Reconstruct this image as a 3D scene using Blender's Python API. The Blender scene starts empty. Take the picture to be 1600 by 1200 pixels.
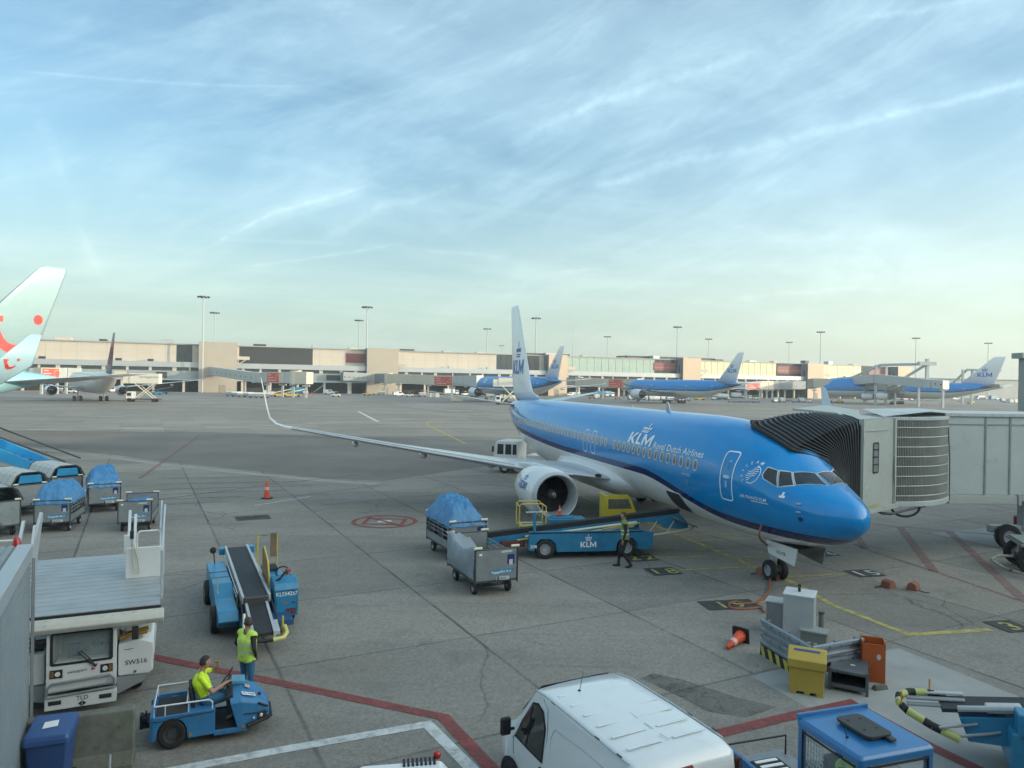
import bpy, bmesh, math, random
from mathutils import Vector, Matrix, noise as mn
sc = bpy.context.scene
col = sc.collection
rad = math.radians
random.seed(7)

# ------------------------------------------------------------------ camera
F, PIT, ROL, HC = 1120.0, -0.0026, 0.0170, 6.5          # focal length in pixels of a 1600 wide picture, tilt, roll, eye height
_f = Vector((0, math.cos(PIT), math.sin(PIT))); _u0 = Vector((0, -math.sin(PIT), math.cos(PIT))); _r0 = Vector((1, 0, 0))
_r = _r0*math.cos(ROL) + _u0*math.sin(ROL); _u = _u0*math.cos(ROL) - _r0*math.sin(ROL)
cam = bpy.data.cameras.new('camera'); camo = bpy.data.objects.new('camera', cam); col.objects.link(camo)
cam.sensor_width = 36; cam.lens = 36*F/1600; cam.clip_start = .1; cam.clip_end = 12000
M = Matrix((_r, _u, -_f)).transposed().to_4x4(); M.translation = (0, 0, HC); camo.matrix_world = M
sc.camera = camo

def G(px, py, z=0.0):
    """where the line of sight of a picture point meets the level z"""
    d = _f*F + _r*(px-800) + _u*(600-py)
    t = (z-HC)/d.z
    return Vector((d.x*t, d.y*t, z))
def AT(px, Y, z=0.0):
    """point at depth Y in the vertical plane of column px (taken at the horizon)"""
    return Vector(((px-800)/F*Y, Y, z))

# ------------------------------------------------------------------ light
sc.view_settings.view_transform = 'Standard'; sc.view_settings.look = 'None'
sc.view_settings.exposure = 1.08; sc.view_settings.gamma = 1
SAZ, SEL = rad(-13), rad(9.5)
sund = Vector((math.cos(SAZ)*math.cos(SEL), math.sin(SAZ)*math.cos(SEL), math.sin(SEL)))
sl = bpy.data.lights.new('sun', 'SUN'); sl.energy = 2.2; sl.angle = rad(.6); sl.color = (1, .80, .56)
so = bpy.data.objects.new('sun', sl); col.objects.link(so); so.rotation_euler = (-sund).to_track_quat('-Z', 'Y').to_euler()
so.location = sund*100

world = bpy.data.worlds.new('World'); sc.world = world; world.use_nodes = True
def build_sky():
    nt = world.node_tree; N = nt.nodes; L = nt.links; N.clear()
    def n(t, **k):
        x = N.new(t)
        for a, b in k.items(): setattr(x, a, b)
        return x
    def mth(op, a, b=None, c=None, clamp=False):
        m = n('ShaderNodeMath', operation=op, use_clamp=clamp)
        for i, v in enumerate((a, b, c)):
            if v is None: continue
            if isinstance(v, (int, float)): m.inputs[i].default_value = v
            else: L.new(v, m.inputs[i])
        return m.outputs[0]
    def mix(f, a, b, bt='MIX'):
        m = n('ShaderNodeMix', data_type='RGBA', blend_type=bt)
        for i, v in ((0, f), (6, a), (7, b)):
            if isinstance(v, (int, float)): m.inputs[i].default_value = v
            elif isinstance(v, tuple): m.inputs[i].default_value = (*v, 1)
            else: L.new(v, m.inputs[i])
        return m.outputs[2]
    def sstep(v, lo, hi):
        m = n('ShaderNodeMapRange', interpolation_type='SMOOTHSTEP'); L.new(v, m.inputs[0]); m.inputs[1].default_value = lo; m.inputs[2].default_value = hi
        return m.outputs[0]
    sky = n('ShaderNodeTexSky', sky_type='NISHITA', sun_disc=False, sun_elevation=SEL, sun_rotation=math.pi/2-SAZ, altitude=0, air_density=1.0, dust_density=1.6, ozone_density=2.2)
    tc = n('ShaderNodeTexCoord'); sep = n('ShaderNodeSeparateXYZ'); L.new(tc.outputs['Generated'], sep.inputs[0])
    X, Y, Z = sep.outputs
    az = mth('ARCTAN2', X, Y); el = mth('ARCSINE', Z)
    def noise(vec, scale, detail=5, rough=.55, dist=0.0):
        t = n('ShaderNodeTexNoise'); L.new(vec, t.inputs['Vector']); t.inputs['Scale'].default_value = scale
        t.inputs['Detail'].default_value = detail; t.inputs['Roughness'].default_value = rough; t.inputs['Distortion'].default_value = dist
        return t.outputs[0]
    def comb(a, b, c=0.0):
        m = n('ShaderNodeCombineXYZ')
        for i, v in enumerate((a, b, c)):
            if isinstance(v, (int, float)): m.inputs[i].default_value = v
            else: L.new(v, m.inputs[i])
        return m.outputs[0]
    den = mth('ADD', mth('MAXIMUM', Z, 0.0), .14)
    pu, pv = mth('DIVIDE', X, den), mth('DIVIDE', Y, den)
    # cirrus drawn out along one direction of the high wind
    ang = rad(24)
    a1 = mth('ADD', mth('MULTIPLY', pu, math.cos(ang)), mth('MULTIPLY', pv, math.sin(ang)))
    b1 = mth('SUBTRACT', mth('MULTIPLY', pv, math.cos(ang)), mth('MULTIPLY', pu, math.sin(ang)))
    c1 = noise(comb(mth('MULTIPLY', a1, .55), b1, 3.1), 1.25, 7, .56, .5)
    c2 = noise(comb(mth('MULTIPLY', a1, .16), mth('MULTIPLY', b1, 1.2), 9.2), 2.6, 8, .60, .6)
    c3 = noise(comb(pu, pv, 4.0), .62, 3, .5)
    soft = sstep(c1, .40, .70)
    ta = rad(21); ra = mth('ADD', mth('MULTIPLY', az, math.cos(ta)), mth('MULTIPLY', el, math.sin(ta))); rb = mth('SUBTRACT', mth('MULTIPLY', el, math.cos(ta)), mth('MULTIPLY', az, math.sin(ta)))
    c4 = noise(comb(mth('MULTIPLY', ra, 1.5), mth('MULTIPLY', rb, 6.0), 2.0), 2.1, 9, .64, .7)
    c5 = noise(comb(mth('MULTIPLY', ra, 3.5), mth('MULTIPLY', rb, 9.0), 7.0), 4.2, 8, .68, .4)
    fine = mth('ADD', mth('MULTIPLY', sstep(c2, .46, .74), mth('MULTIPLY', sstep(c3, .36, .62), .6)), mth('ADD', mth('MULTIPLY', sstep(c4, .36, .76), 1.0), mth('MULTIPLY', mth('MULTIPLY', sstep(c5, .45, .75), sstep(c4, .36, .6)), .45)))
    cover = mth('ADD', mth('ADD', mth('MULTIPLY', soft, .26), .07), mth('MULTIPLY', fine, .24))
    # the thick veil: denser to the right of the view
    veil = mth('MULTIPLY', sstep(az, -.10, .55), sstep(el, .62, .10))
    cover = mth('ADD', cover, mth('MULTIPLY', veil, mth('ADD', .08, mth('MULTIPLY', c3, .32))))
    # contrails, old and spread by the wind
    wob = noise(comb(az, el, 0), 11, 5, .6)
    wob = mth('SUBTRACT', wob, .5)
    grn = noise(comb(az, el, 5), 34, 5, .65)
    def pe(px, py):
        d = (_f*F + _r*(px-800) + _u*(600-py)).normalized()
        return math.atan2(d.x, d.y), math.asin(d.z)
    def trail(p, q, w, a, wb=.012, sharp=.35):
        (x1, y1), (x2, y2) = pe(*p), pe(*q)
        dx, dy = x2-x1, y2-y1; Ln = math.hypot(dx, dy); dx /= Ln; dy /= Ln
        ax, ay = mth('SUBTRACT', az, x1), mth('SUBTRACT', el, y1)
        t = mth('ADD', mth('MULTIPLY', ax, dx), mth('MULTIPLY', ay, dy))
        s = mth('SUBTRACT', mth('MULTIPLY', ay, dx), mth('MULTIPLY', ax, dy))
        s = mth('ABSOLUTE', mth('ADD', s, mth('MULTIPLY', wob, wb*1.5)))
        m = mth('ADD', mth('MULTIPLY', sstep(s, w*.45, 0.0), .55), mth('MULTIPLY', sstep(s, w*1.5, 0.0), .45))
        e1 = sstep(t, -.01, .10*Ln+.005); e2 = sstep(t, Ln+.01, Ln*.82)
        return mth('MULTIPLY', mth('MULTIPLY', mth('MULTIPLY', m, a*.75), mth('MULTIPLY', e1, e2)), mth('MAXIMUM', mth('SUBTRACT', mth('MULTIPLY', grn, 2.6), .60), 0.0))
    T = [((335, 378), (430, 332), .010, .55), ((425, 334), (585, 288), .010, .5), ((505, 372), (600, 322), .020, .30, .02), ((590, 325), (720, 288), .016, .28, .02),
         ((350, 374), (530, 380), .004, .3, .004), ((380, 418), (640, 378), .004, .35, .004), ((620, 386), (800, 402), .008, .3),
         ((800, 225), (930, 160), .022, .38), ((900, 168), (1200, 70), .020, .42, .015), ((930, 290), (1100, 245), .020, .40), ((1080, 252), (1340, 190), .020, .40), ((1320, 198), (1640, 120), .016, .55, .01),
         ((1340, 30), (1580, -12), .012, .38), ((10, 108), (470, 135), .003, .25, .003), ((60, 180), (130, 350), .028, .24, .02), ((120, 350), (160, 440), .014, .38, .02), ((0, 240), (60, 380), .05, .15, .03),
         ((1140, 465), (1420, 448), .012, .45, .02), ((1250, 440), (1640, 420), .03, .35, .02), ((1100, 420), (1500, 395), .03, .30, .03), ((1180, 380), (1620, 345), .012, .2, .01), ((1320, 440), (1660, 350), .01, .2, .01), ((880, 425), (950, 422), .008, .35, .01)]
    tr = None
    for t in T:
        v = trail(*t); tr = v if tr is None else mth('ADD', tr, v)
    cover = mth('MINIMUM', mth('ADD', cover, tr), .92)
    cover = mth('MULTIPLY', cover, sstep(el, -.02, .10))
    base = mix(1.0, sky.outputs[0], (1.0, 1.14, 1.08), 'MULTIPLY')
    # hazy air close to the horizon
    hz = sstep(el, .34, -.02)
    warm = sstep(az, -.2, .8)
    hcol = mix(warm, (2.25, 2.75, 2.55), (3.75, 3.8, 2.95))
    base = mix(mth('MULTIPLY', hz, .72), base, hcol)
    ccol = mix(sstep(el, .30, .04), (3.1, 4.4, 5.0), (3.7, 4.4, 3.8))
    out = mix(cover, base, ccol)
    # added sky glow towards the sun and behind the view, lighting the foreground
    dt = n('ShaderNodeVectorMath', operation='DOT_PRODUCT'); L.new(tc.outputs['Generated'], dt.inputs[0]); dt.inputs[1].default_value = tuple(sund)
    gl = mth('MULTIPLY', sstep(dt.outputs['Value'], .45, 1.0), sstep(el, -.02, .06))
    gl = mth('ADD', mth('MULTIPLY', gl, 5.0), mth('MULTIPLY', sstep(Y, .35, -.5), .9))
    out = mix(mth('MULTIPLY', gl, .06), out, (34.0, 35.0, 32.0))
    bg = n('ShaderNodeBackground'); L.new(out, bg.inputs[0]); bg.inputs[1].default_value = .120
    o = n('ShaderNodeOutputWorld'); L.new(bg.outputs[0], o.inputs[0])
build_sky()

# ------------------------------------------------------------------ materials
MATS = {}
def mat(name, rgb, rough=.5, metal=0.0, var=.12, scale=2.5, bump=0.0, coat=0.0, dirt=0.0, dirtcol=(.06, .055, .05), emit=0.0, alpha=1.0, spec=.5, detail=5):
    if name in MATS: return MATS[name]
    m = bpy.data.materials.new(name); m.use_nodes = True; nt = m.node_tree; N = nt.nodes; L = nt.links
    p = N['Principled BSDF']; p.inputs['Roughness'].default_value = rough; p.inputs['Metallic'].default_value = metal
    p.inputs['Coat Weight'].default_value = coat; p.inputs['Coat Roughness'].default_value = .06; p.inputs['Specular IOR Level'].default_value = spec
    tc = N.new('ShaderNodeTexCoord'); nz = N.new('ShaderNodeTexNoise'); nz.inputs['Scale'].default_value = scale; nz.inputs['Detail'].default_value = detail; nz.inputs['Roughness'].default_value = .62
    L.new(tc.outputs['Object'], nz.inputs['Vector'])
    mr = N.new('ShaderNodeMapRange'); L.new(nz.outputs[0], mr.inputs[0]); mr.inputs[1].default_value = .3; mr.inputs[2].default_value = .7; mr.inputs[3].default_value = 1-var; mr.inputs[4].default_value = 1+var*.5
    mx = N.new('ShaderNodeMix'); mx.data_type = 'RGBA'; mx.blend_type = 'MULTIPLY'; mx.inputs[0].default_value = 1; mx.inputs[6].default_value = (*rgb, 1); L.new(mr.outputs[0], mx.inputs[7])
    out = mx.outputs[2]
    if dirt > 0:
        n2 = N.new('ShaderNodeTexNoise'); n2.inputs['Scale'].default_value = scale*2.3; n2.inputs['Detail'].default_value = 8; n2.inputs['Roughness'].default_value = .7; L.new(tc.outputs['Object'], n2.inputs['Vector'])
        r2 = N.new('ShaderNodeMapRange'); L.new(n2.outputs[0], r2.inputs[0]); r2.inputs[1].default_value = .56; r2.inputs[2].default_value = .72; r2.inputs[3].default_value = 0; r2.inputs[4].default_value = dirt
        m2 = N.new('ShaderNodeMix'); m2.data_type = 'RGBA'; L.new(r2.outputs[0], m2.inputs[0]); L.new(out, m2.inputs[6]); m2.inputs[7].default_value = (*dirtcol, 1); out = m2.outputs[2]
    L.new(out, p.inputs['Base Color'])
    if emit: L.new(out, p.inputs['Emission Color']); p.inputs['Emission Strength'].default_value = emit
    if bump:
        b = N.new('ShaderNodeBump'); b.inputs['Strength'].default_value = bump; b.inputs['Distance'].default_value = .02; L.new(nz.outputs[0], b.inputs['Height']); L.new(b.outputs[0], p.inputs['Normal'])
    if alpha < 1: p.inputs['Alpha'].default_value = alpha
    MATS[name] = m; return m
def ramp_mat(name, stops, axis='Z', rough=.3, coat=.6, sep=None, var=.06):
    """paint in bands along one object axis: stops = [(value, rgb), ...] from low to high, hard edges"""
    m = mat(name, (1, 1, 1), rough, var=var, coat=coat); nt = m.node_tree; N = nt.nodes; L = nt.links
    tc = [x for x in N if x.bl_idname == 'ShaderNodeTexCoord'][0]; s = N.new('ShaderNodeSeparateXYZ'); L.new(tc.outputs['Object'], s.inputs[0])
    v = s.outputs[axis]
    if sep: v = sep(N, L, s)
    mx = [x for x in N if x.bl_idname == 'ShaderNodeMix'][0]
    cur = None
    for val, rgb in stops:
        if cur is None:
            r = N.new('ShaderNodeRGB'); r.outputs[0].default_value = (*rgb, 1); cur = r.outputs[0]; continue
        g = N.new('ShaderNodeMath'); g.operation = 'GREATER_THAN'; L.new(v, g.inputs[0]); g.inputs[1].default_value = val
        k = N.new('ShaderNodeMix'); k.data_type = 'RGBA'; L.new(g.outputs[0], k.inputs[0]); L.new(cur, k.inputs[6]); k.inputs[7].default_value = (*rgb, 1); cur = k.outputs[2]
    L.new(cur, mx.inputs[6]); return m

# ------------------------------------------------------------------ mesh builder
def sg(a): return -1 if a < 0 else 1
class MB:
    def __init__(s): s.v = []; s.f = []; s.m = []; s.mi = 0; s.T = Matrix()
    def add(s, vs, fs, mi=None):
        o = len(s.v); s.v += [s.T @ Vector(p) for p in vs]
        for f in fs: s.f.append([i+o for i in f]); s.m.append(s.mi if mi is None else mi)
        return s
    def box(s, c, d, rz=0, ry=0, rx=0, mi=None, top=None):
        hx, hy, hz = d[0]/2, d[1]/2, d[2]/2; tx, ty = top if top else (1, 1)
        R = Matrix.Rotation(rz, 3, 'Z') @ Matrix.Rotation(ry, 3, 'Y') @ Matrix.Rotation(rx, 3, 'X')
        P = [(-hx, -hy, -hz), (hx, -hy, -hz), (hx, hy, -hz), (-hx, hy, -hz), (-hx*tx, -hy*ty, hz), (hx*tx, -hy*ty, hz), (hx*tx, hy*ty, hz), (-hx*tx, hy*ty, hz)]
        return s.add([R @ Vector(p)+Vector(c) for p in P], [(3, 2, 1, 0), (4, 5, 6, 7), (0, 1, 5, 4), (1, 2, 6, 5), (2, 3, 7, 6), (3, 0, 4, 7)], mi)
    def b(s, x0, x1, y0, y1, z0, z1, mi=None): return s.box(((x0+x1)/2, (y0+y1)/2, (z0+z1)/2), (abs(x1-x0), abs(y1-y0), abs(z1-z0)), mi=mi)
    def prism(s, poly, d0, d1, plane='xz', mi=None):
        """poly in plane xz (extruded along y), yz (along x) or xy (along z)"""
        def P(u, v, w): return {'xz': (u, w, v), 'yz': (w, u, v), 'xy': (u, v, w)}[plane]
        n = len(poly); vs = [P(u, v, d0) for u, v in poly]+[P(u, v, d1) for u, v in poly]
        fs = [tuple(range(n)), tuple(range(2*n-1, n-1, -1))]+[(i, i+n, (i+1) % n+n, (i+1) % n) for i in range(n)]
        return s.add(vs, fs, mi)
    def tube(s, pts, r, n=8, mi=None, closed=False, caps=True):
        pts = [Vector(p) for p in pts]; k = len(pts); rings = []; prev = None
        rr = r if isinstance(r, (list, tuple)) else [r]*k
        for i, p in enumerate(pts):
            if closed: t = (pts[(i+1) % k]-pts[i-1])
            else: t = pts[min(i+1, k-1)]-pts[max(i-1, 0)]
            t.normalize()
            if prev is None: a = Vector((0, 0, 1)) if abs(t.z) < .9 else Vector((1, 0, 0)); u = t.cross(a).normalized()
            else: u = (prev-t*prev.dot(t)).normalized()
            prev = u; w = t.cross(u); rings.append([p+(u*math.cos(2*math.pi*j/n)+w*math.sin(2*math.pi*j/n))*rr[i] for j in range(n)])
        return s.loft(rings, caps and not closed, closed, mi)
    def loft(s, rings, caps=True, closed=False, mi=None, ringclosed=True):
        n = len(rings[0]); vs = [p for r in rings for p in r]; fs = []; K = len(rings)
        for i in range(K if closed else K-1):
            a, b_ = i*n, ((i+1) % K)*n
            for j in range(n if ringclosed else n-1):
                j2 = (j+1) % n; fs.append((a+j, a+j2, b_+j2, b_+j))
        if caps: fs.append(tuple(range(n-1, -1, -1))); fs.append(tuple(range((K-1)*n, K*n)))
        return s.add(vs, fs, mi)
    def lathe(s, prof, c=(0, 0, 0), axis='z', n=24, mi=None, caps=False, a0=0, a1=2*math.pi):
        full = abs(a1-a0-2*math.pi) < 1e-6; k = n if full else n+1
        rings = []
        for r, t in prof:
            ring = []
            for j in range(k):
                a = a0+(a1-a0)*j/n; u, v = r*math.cos(a), r*math.sin(a)
                q = {'z': (u, v, t), 'x': (t, u, v), 'y': (v, t, u)}[axis]; ring.append(Vector(q)+Vector(c))
            rings.append(ring)
        return s.loft(rings, caps, False, mi, full)
    def cyl(s, c, r, h, axis='z', n=20, mi=None, r2=None):
        r2 = r if r2 is None else r2
        return s.lathe([(r, -h/2), (r2, h/2)], c, axis, n, mi, caps=True)
    def sphere(s, c, r, n=14, mi=None, sz=1, sx=1, sy=1):
        rings = []
        for i in range(1, n//2+1):
            a = math.pi*i/(n//2+1); rings.append([Vector((c[0]+r*sx*math.sin(a)*math.cos(2*math.pi*j/n), c[1]+r*sy*math.sin(a)*math.sin(2*math.pi*j/n), c[2]-r*sz*math.cos(a))) for j in range(n)])
        return s.loft(rings, True, False, mi)
    def build(s, name, mats, parent=None, smooth=False, bevel=0, recalc=True, seg=2):
        me = bpy.data.meshes.new(name); me.from_pydata([tuple(v) for v in s.v], [], s.f)
        if not isinstance(mats, (list, tuple)): mats = [mats]
        for m in mats: me.materials.append(m)
        me.polygons.foreach_set('material_index', s.m)
        if recalc:
            bm = bmesh.new(); bm.from_mesh(me); bmesh.ops.recalc_face_normals(bm, faces=bm.faces); bm.to_mesh(me); bm.free()
        me.update()
        o = bpy.data.objects.new(name, me); col.objects.link(o)
        if parent: o.parent = parent
        if smooth:
            me.polygons.foreach_set('use_smooth', [True]*len(me.polygons))
            if smooth != 'all': me.set_sharp_from_angle(angle=rad(38))
        if bevel:
            b = o.modifiers.new('bevel', 'BEVEL'); b.width = bevel; b.segments = seg; b.limit_method = 'ANGLE'; b.angle_limit = rad(40); b.use_clamp_overlap = True
        return o
def tag(o, label=None, cat=None, group=None, kind=None):
    if label: o['label'] = label
    if cat: o['category'] = cat
    if group: o['group'] = group
    if kind: o['kind'] = kind
    return o
def thing(name, label, cat, loc=(0, 0, 0), rz=0, group=None):
    o = bpy.data.objects.new(name, None); col.objects.link(o); o.location = loc; o.rotation_euler = (0, 0, rz); o.empty_display_size = .3
    return tag(o, label, cat, group)
def copy_tree(o, parent=None):
    c = o.copy(); col.objects.link(c)
    if parent: c.parent = parent
    for ch in list(o.children): copy_tree(ch, c)
    return c
_tc = {}
def text2d(s, size=1.0, bold=0.0, shear=0.0, align='LEFT', space=1.0):
    """flat letters as (points, faces), width"""
    k = (s, bold, shear, space)
    if k not in _tc:
        cu = bpy.data.curves.new('lettering', 'FONT'); cu.body = s; cu.size = 1; cu.offset = bold; cu.shear = shear; cu.space_character = space; cu.resolution_u = 3; cu.fill_mode = 'FRONT'
        ob = bpy.data.objects.new('lettering', cu); col.objects.link(ob); dg = bpy.context.evaluated_depsgraph_get(); me = bpy.data.meshes.new_from_object(ob.evaluated_get(dg))
        vs = [(v.co.x, v.co.y) for v in me.vertices]; fs = [tuple(p.vertices) for p in me.polygons]
        bpy.data.objects.remove(ob); bpy.data.curves.remove(cu); bpy.data.meshes.remove(me)
        _tc[k] = (vs, fs)
    vs, fs = _tc[k]; w = max(v[0] for v in vs); o = {'LEFT': 0, 'CENTER': -w/2, 'RIGHT': -w}[align]
    return [((x+o)*size, y*size) for x, y in vs], fs
def flat(name, vf, org, ux, uy, m, parent, off=.004, mapf=None):
    """lay flat outline(s) on a plane given by origin and two axes, or through mapf(u, v)"""
    vs, fs = vf
    if mapf: V = [mapf(u, v) for u, v in vs]
    else:
        org, ux, uy = Vector(org), Vector(ux).normalized(), Vector(uy).normalized(); nn = ux.cross(uy)
        V = [org+ux*u+uy*v+nn*off for u, v in vs]
    mb = MB(); mb.add(V, fs); return mb.build(name, m, parent, recalc=False)
def circ(cx, cy, r, n=16, ry=None, a0=0): ry = r if ry is None else ry; return [(cx+r*math.cos(a0+2*math.pi*i/n), cy+ry*math.sin(a0+2*math.pi*i/n)) for i in range(n)]
def shapes(*polys):
    vs = []; fs = []
    for p in polys: fs.append(tuple(range(len(vs), len(vs)+len(p)))); vs += list(p)
    return vs, fs
def ringshape(outer, inner):
    n = len(outer); return list(outer)+list(inner), [(i, (i+1) % n, n+(i+1) % n, n+i) for i in range(n)]
def merge(*vfs):
    vs = []; fs = []
    for v, f in vfs: o = len(vs); vs += list(v); fs += [tuple(i+o for i in q) for q in f]
    return vs, fs
def rrect(x0, x1, y0, y1, r, n=4):
    P = []
    for cx, cy, a in ((x1-r, y1-r, 0), (x0+r, y1-r, 90), (x0+r, y0+r, 180), (x1-r, y0+r, 270)):
        for i in range(n+1): t = rad(a+90*i/n); P.append((cx+r*math.cos(t), cy+r*math.sin(t)))
    return P
def sub(vf, scale=1, dx=0, dy=0, shear=0): return [((x+y*shear)*scale+dx, y*scale+dy) for x, y in vf[0]], vf[1]
def crown():
    """small crown: band, four discs, a ball and a cross, about 1 wide and 1 high"""
    P = [[(-.36, 0), (.36, 0), (.36, .08), (-.36, .08)], [(-.36, .12), (.36, .12), (.39, .20), (-.39, .20)]]
    for x in (-.36, -.12, .12, .36): P.append(circ(x, .40, .10, 10, .13))
    P.append(circ(0, .64, .07, 8)); P.append([(-.025, .70), (.025, .70), (.025, .92), (-.025, .92)]); P.append([(-.08, .79), (.08, .79), (.08, .84), (-.08, .84)])
    return shapes(*P)
def onto(ob, sd, off=.02, far=60):
    """lay (x, z) outlines on the side of a solid part"""
    from mathutils.bvhtree import BVHTree
    me = ob.data; bv = BVHTree.FromPolygons([v.co.copy() for v in me.vertices], [tuple(p.vertices) for p in me.polygons])
    def f(u, v):
        h = bv.ray_cast(Vector((u, sd*far, v)), Vector((0, -sd, 0)))[0]
        if h is None: h = bv.find_nearest(Vector((u, 0, v)))[0]
        return h+Vector((0, sd*off, 0))
    return f
def densify(vf, maxlen):
    """cut long edges so the outline can follow a curved skin"""
    bm = bmesh.new(); V = [bm.verts.new((x, y, 0)) for x, y in vf[0]]
    for f in vf[1]:
        try: bm.faces.new([V[i] for i in f])
        except ValueError: pass
    bmesh.ops.triangulate(bm, faces=bm.faces)
    for _ in range(5):
        E = [e for e in bm.edges if e.calc_length() > maxlen]
        if not E: break
        bmesh.ops.subdivide_edges(bm, edges=E, cuts=1)
        bmesh.ops.triangulate(bm, faces=[f for f in bm.faces if len(f.verts) > 3])
    bm.verts.index_update(); r = [(v.co.x, v.co.y) for v in bm.verts], [tuple(v.index for v in f.verts) for f in bm.faces]; bm.free(); return r

WHITE = mat('white_paint', (.62, .64, .64), .35, var=.06, coat=.3, scale=1.2)
WHITE_D = mat('worn_white_paint', (.46, .48, .47), .45, var=.12, dirt=.5, scale=2)
BLACK = mat('black_rubber', (.018, .018, .02), .75, var=.25, scale=9)
DARK = mat('dark_metal', (.05, .052, .055), .5, var=.2)
GREY = mat('grey_metal', (.26, .28, .29), .45, metal=.4, var=.15, dirt=.3, scale=3)
LGREY = mat('light_grey_metal', (.42, .45, .46), .4, metal=.2, var=.1, dirt=.2)
STEEL = mat('bare_steel', (.5, .52, .54), .28, metal=.9, var=.12)
RIM = mat('wheel_rim', (.38, .4, .42), .4, metal=.5, var=.15)
GLASS = mat('tinted_glass', (.02, .028, .032), .06, var=.02, spec=.8)
BLUE = mat('equipment_blue', (.020, .190, .35), .42, var=.20, dirt=.6, dirtcol=(.09, .12, .13), scale=2.6, coat=.2)
YEL = mat('safety_yellow', (.55, .42, .05), .5, var=.15, dirt=.3)
WLET = mat('white_lettering', (.75, .77, .77), .5, var=.02)
BLET = mat('black_lettering', (.02, .02, .022), .5, var=.02)
CONE = mat('orange_cone_plastic', (.62, .07, .02), .5, var=.12)
RED = mat('red_paint', (.34, .02, .02), .4, var=.12)
TARP = mat('blue_tarpaulin', (.05, .20, .40), .5, var=.25, bump=.8, scale=4)
GTARP = mat('grey_tarpaulin', (.22, .26, .29), .6, var=.15, bump=.4, scale=4)

def wheel(name, parent, c, r, w, axis='y', n=20, rim=RIM, side=1):
    """tyre with a rim disc and hub as its sub-part"""
    mb = MB(); h = w/2; mb.lathe([(r*.56, -h*.86), (r*.80, -h), (r*.94, -h*.86), (r, -h*.5), (r, h*.5), (r*.94, h*.86), (r*.80, h), (r*.56, h*.86)], (0, 0, 0), axis, n)
    o = mb.build(name, BLACK, parent, smooth=True); o.location = c
    mb = MB(); mb.lathe([(0.001, -h*.35), (r*.3, -h*.45), (r*.34, -h*.3), (r*.52, -h*.3), (r*.57, -h*.82), (r*.57, h*.82), (r*.52, h*.3), (r*.34, h*.3), (r*.3, h*.45), (0.001, h*.35)], (0, 0, 0), axis, n)
    q = mb.build('rim', rim, o, smooth=True); return o
def handrail(pts, r=.02): mb = MB(); mb.tube(pts, r, 8); return mb

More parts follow.
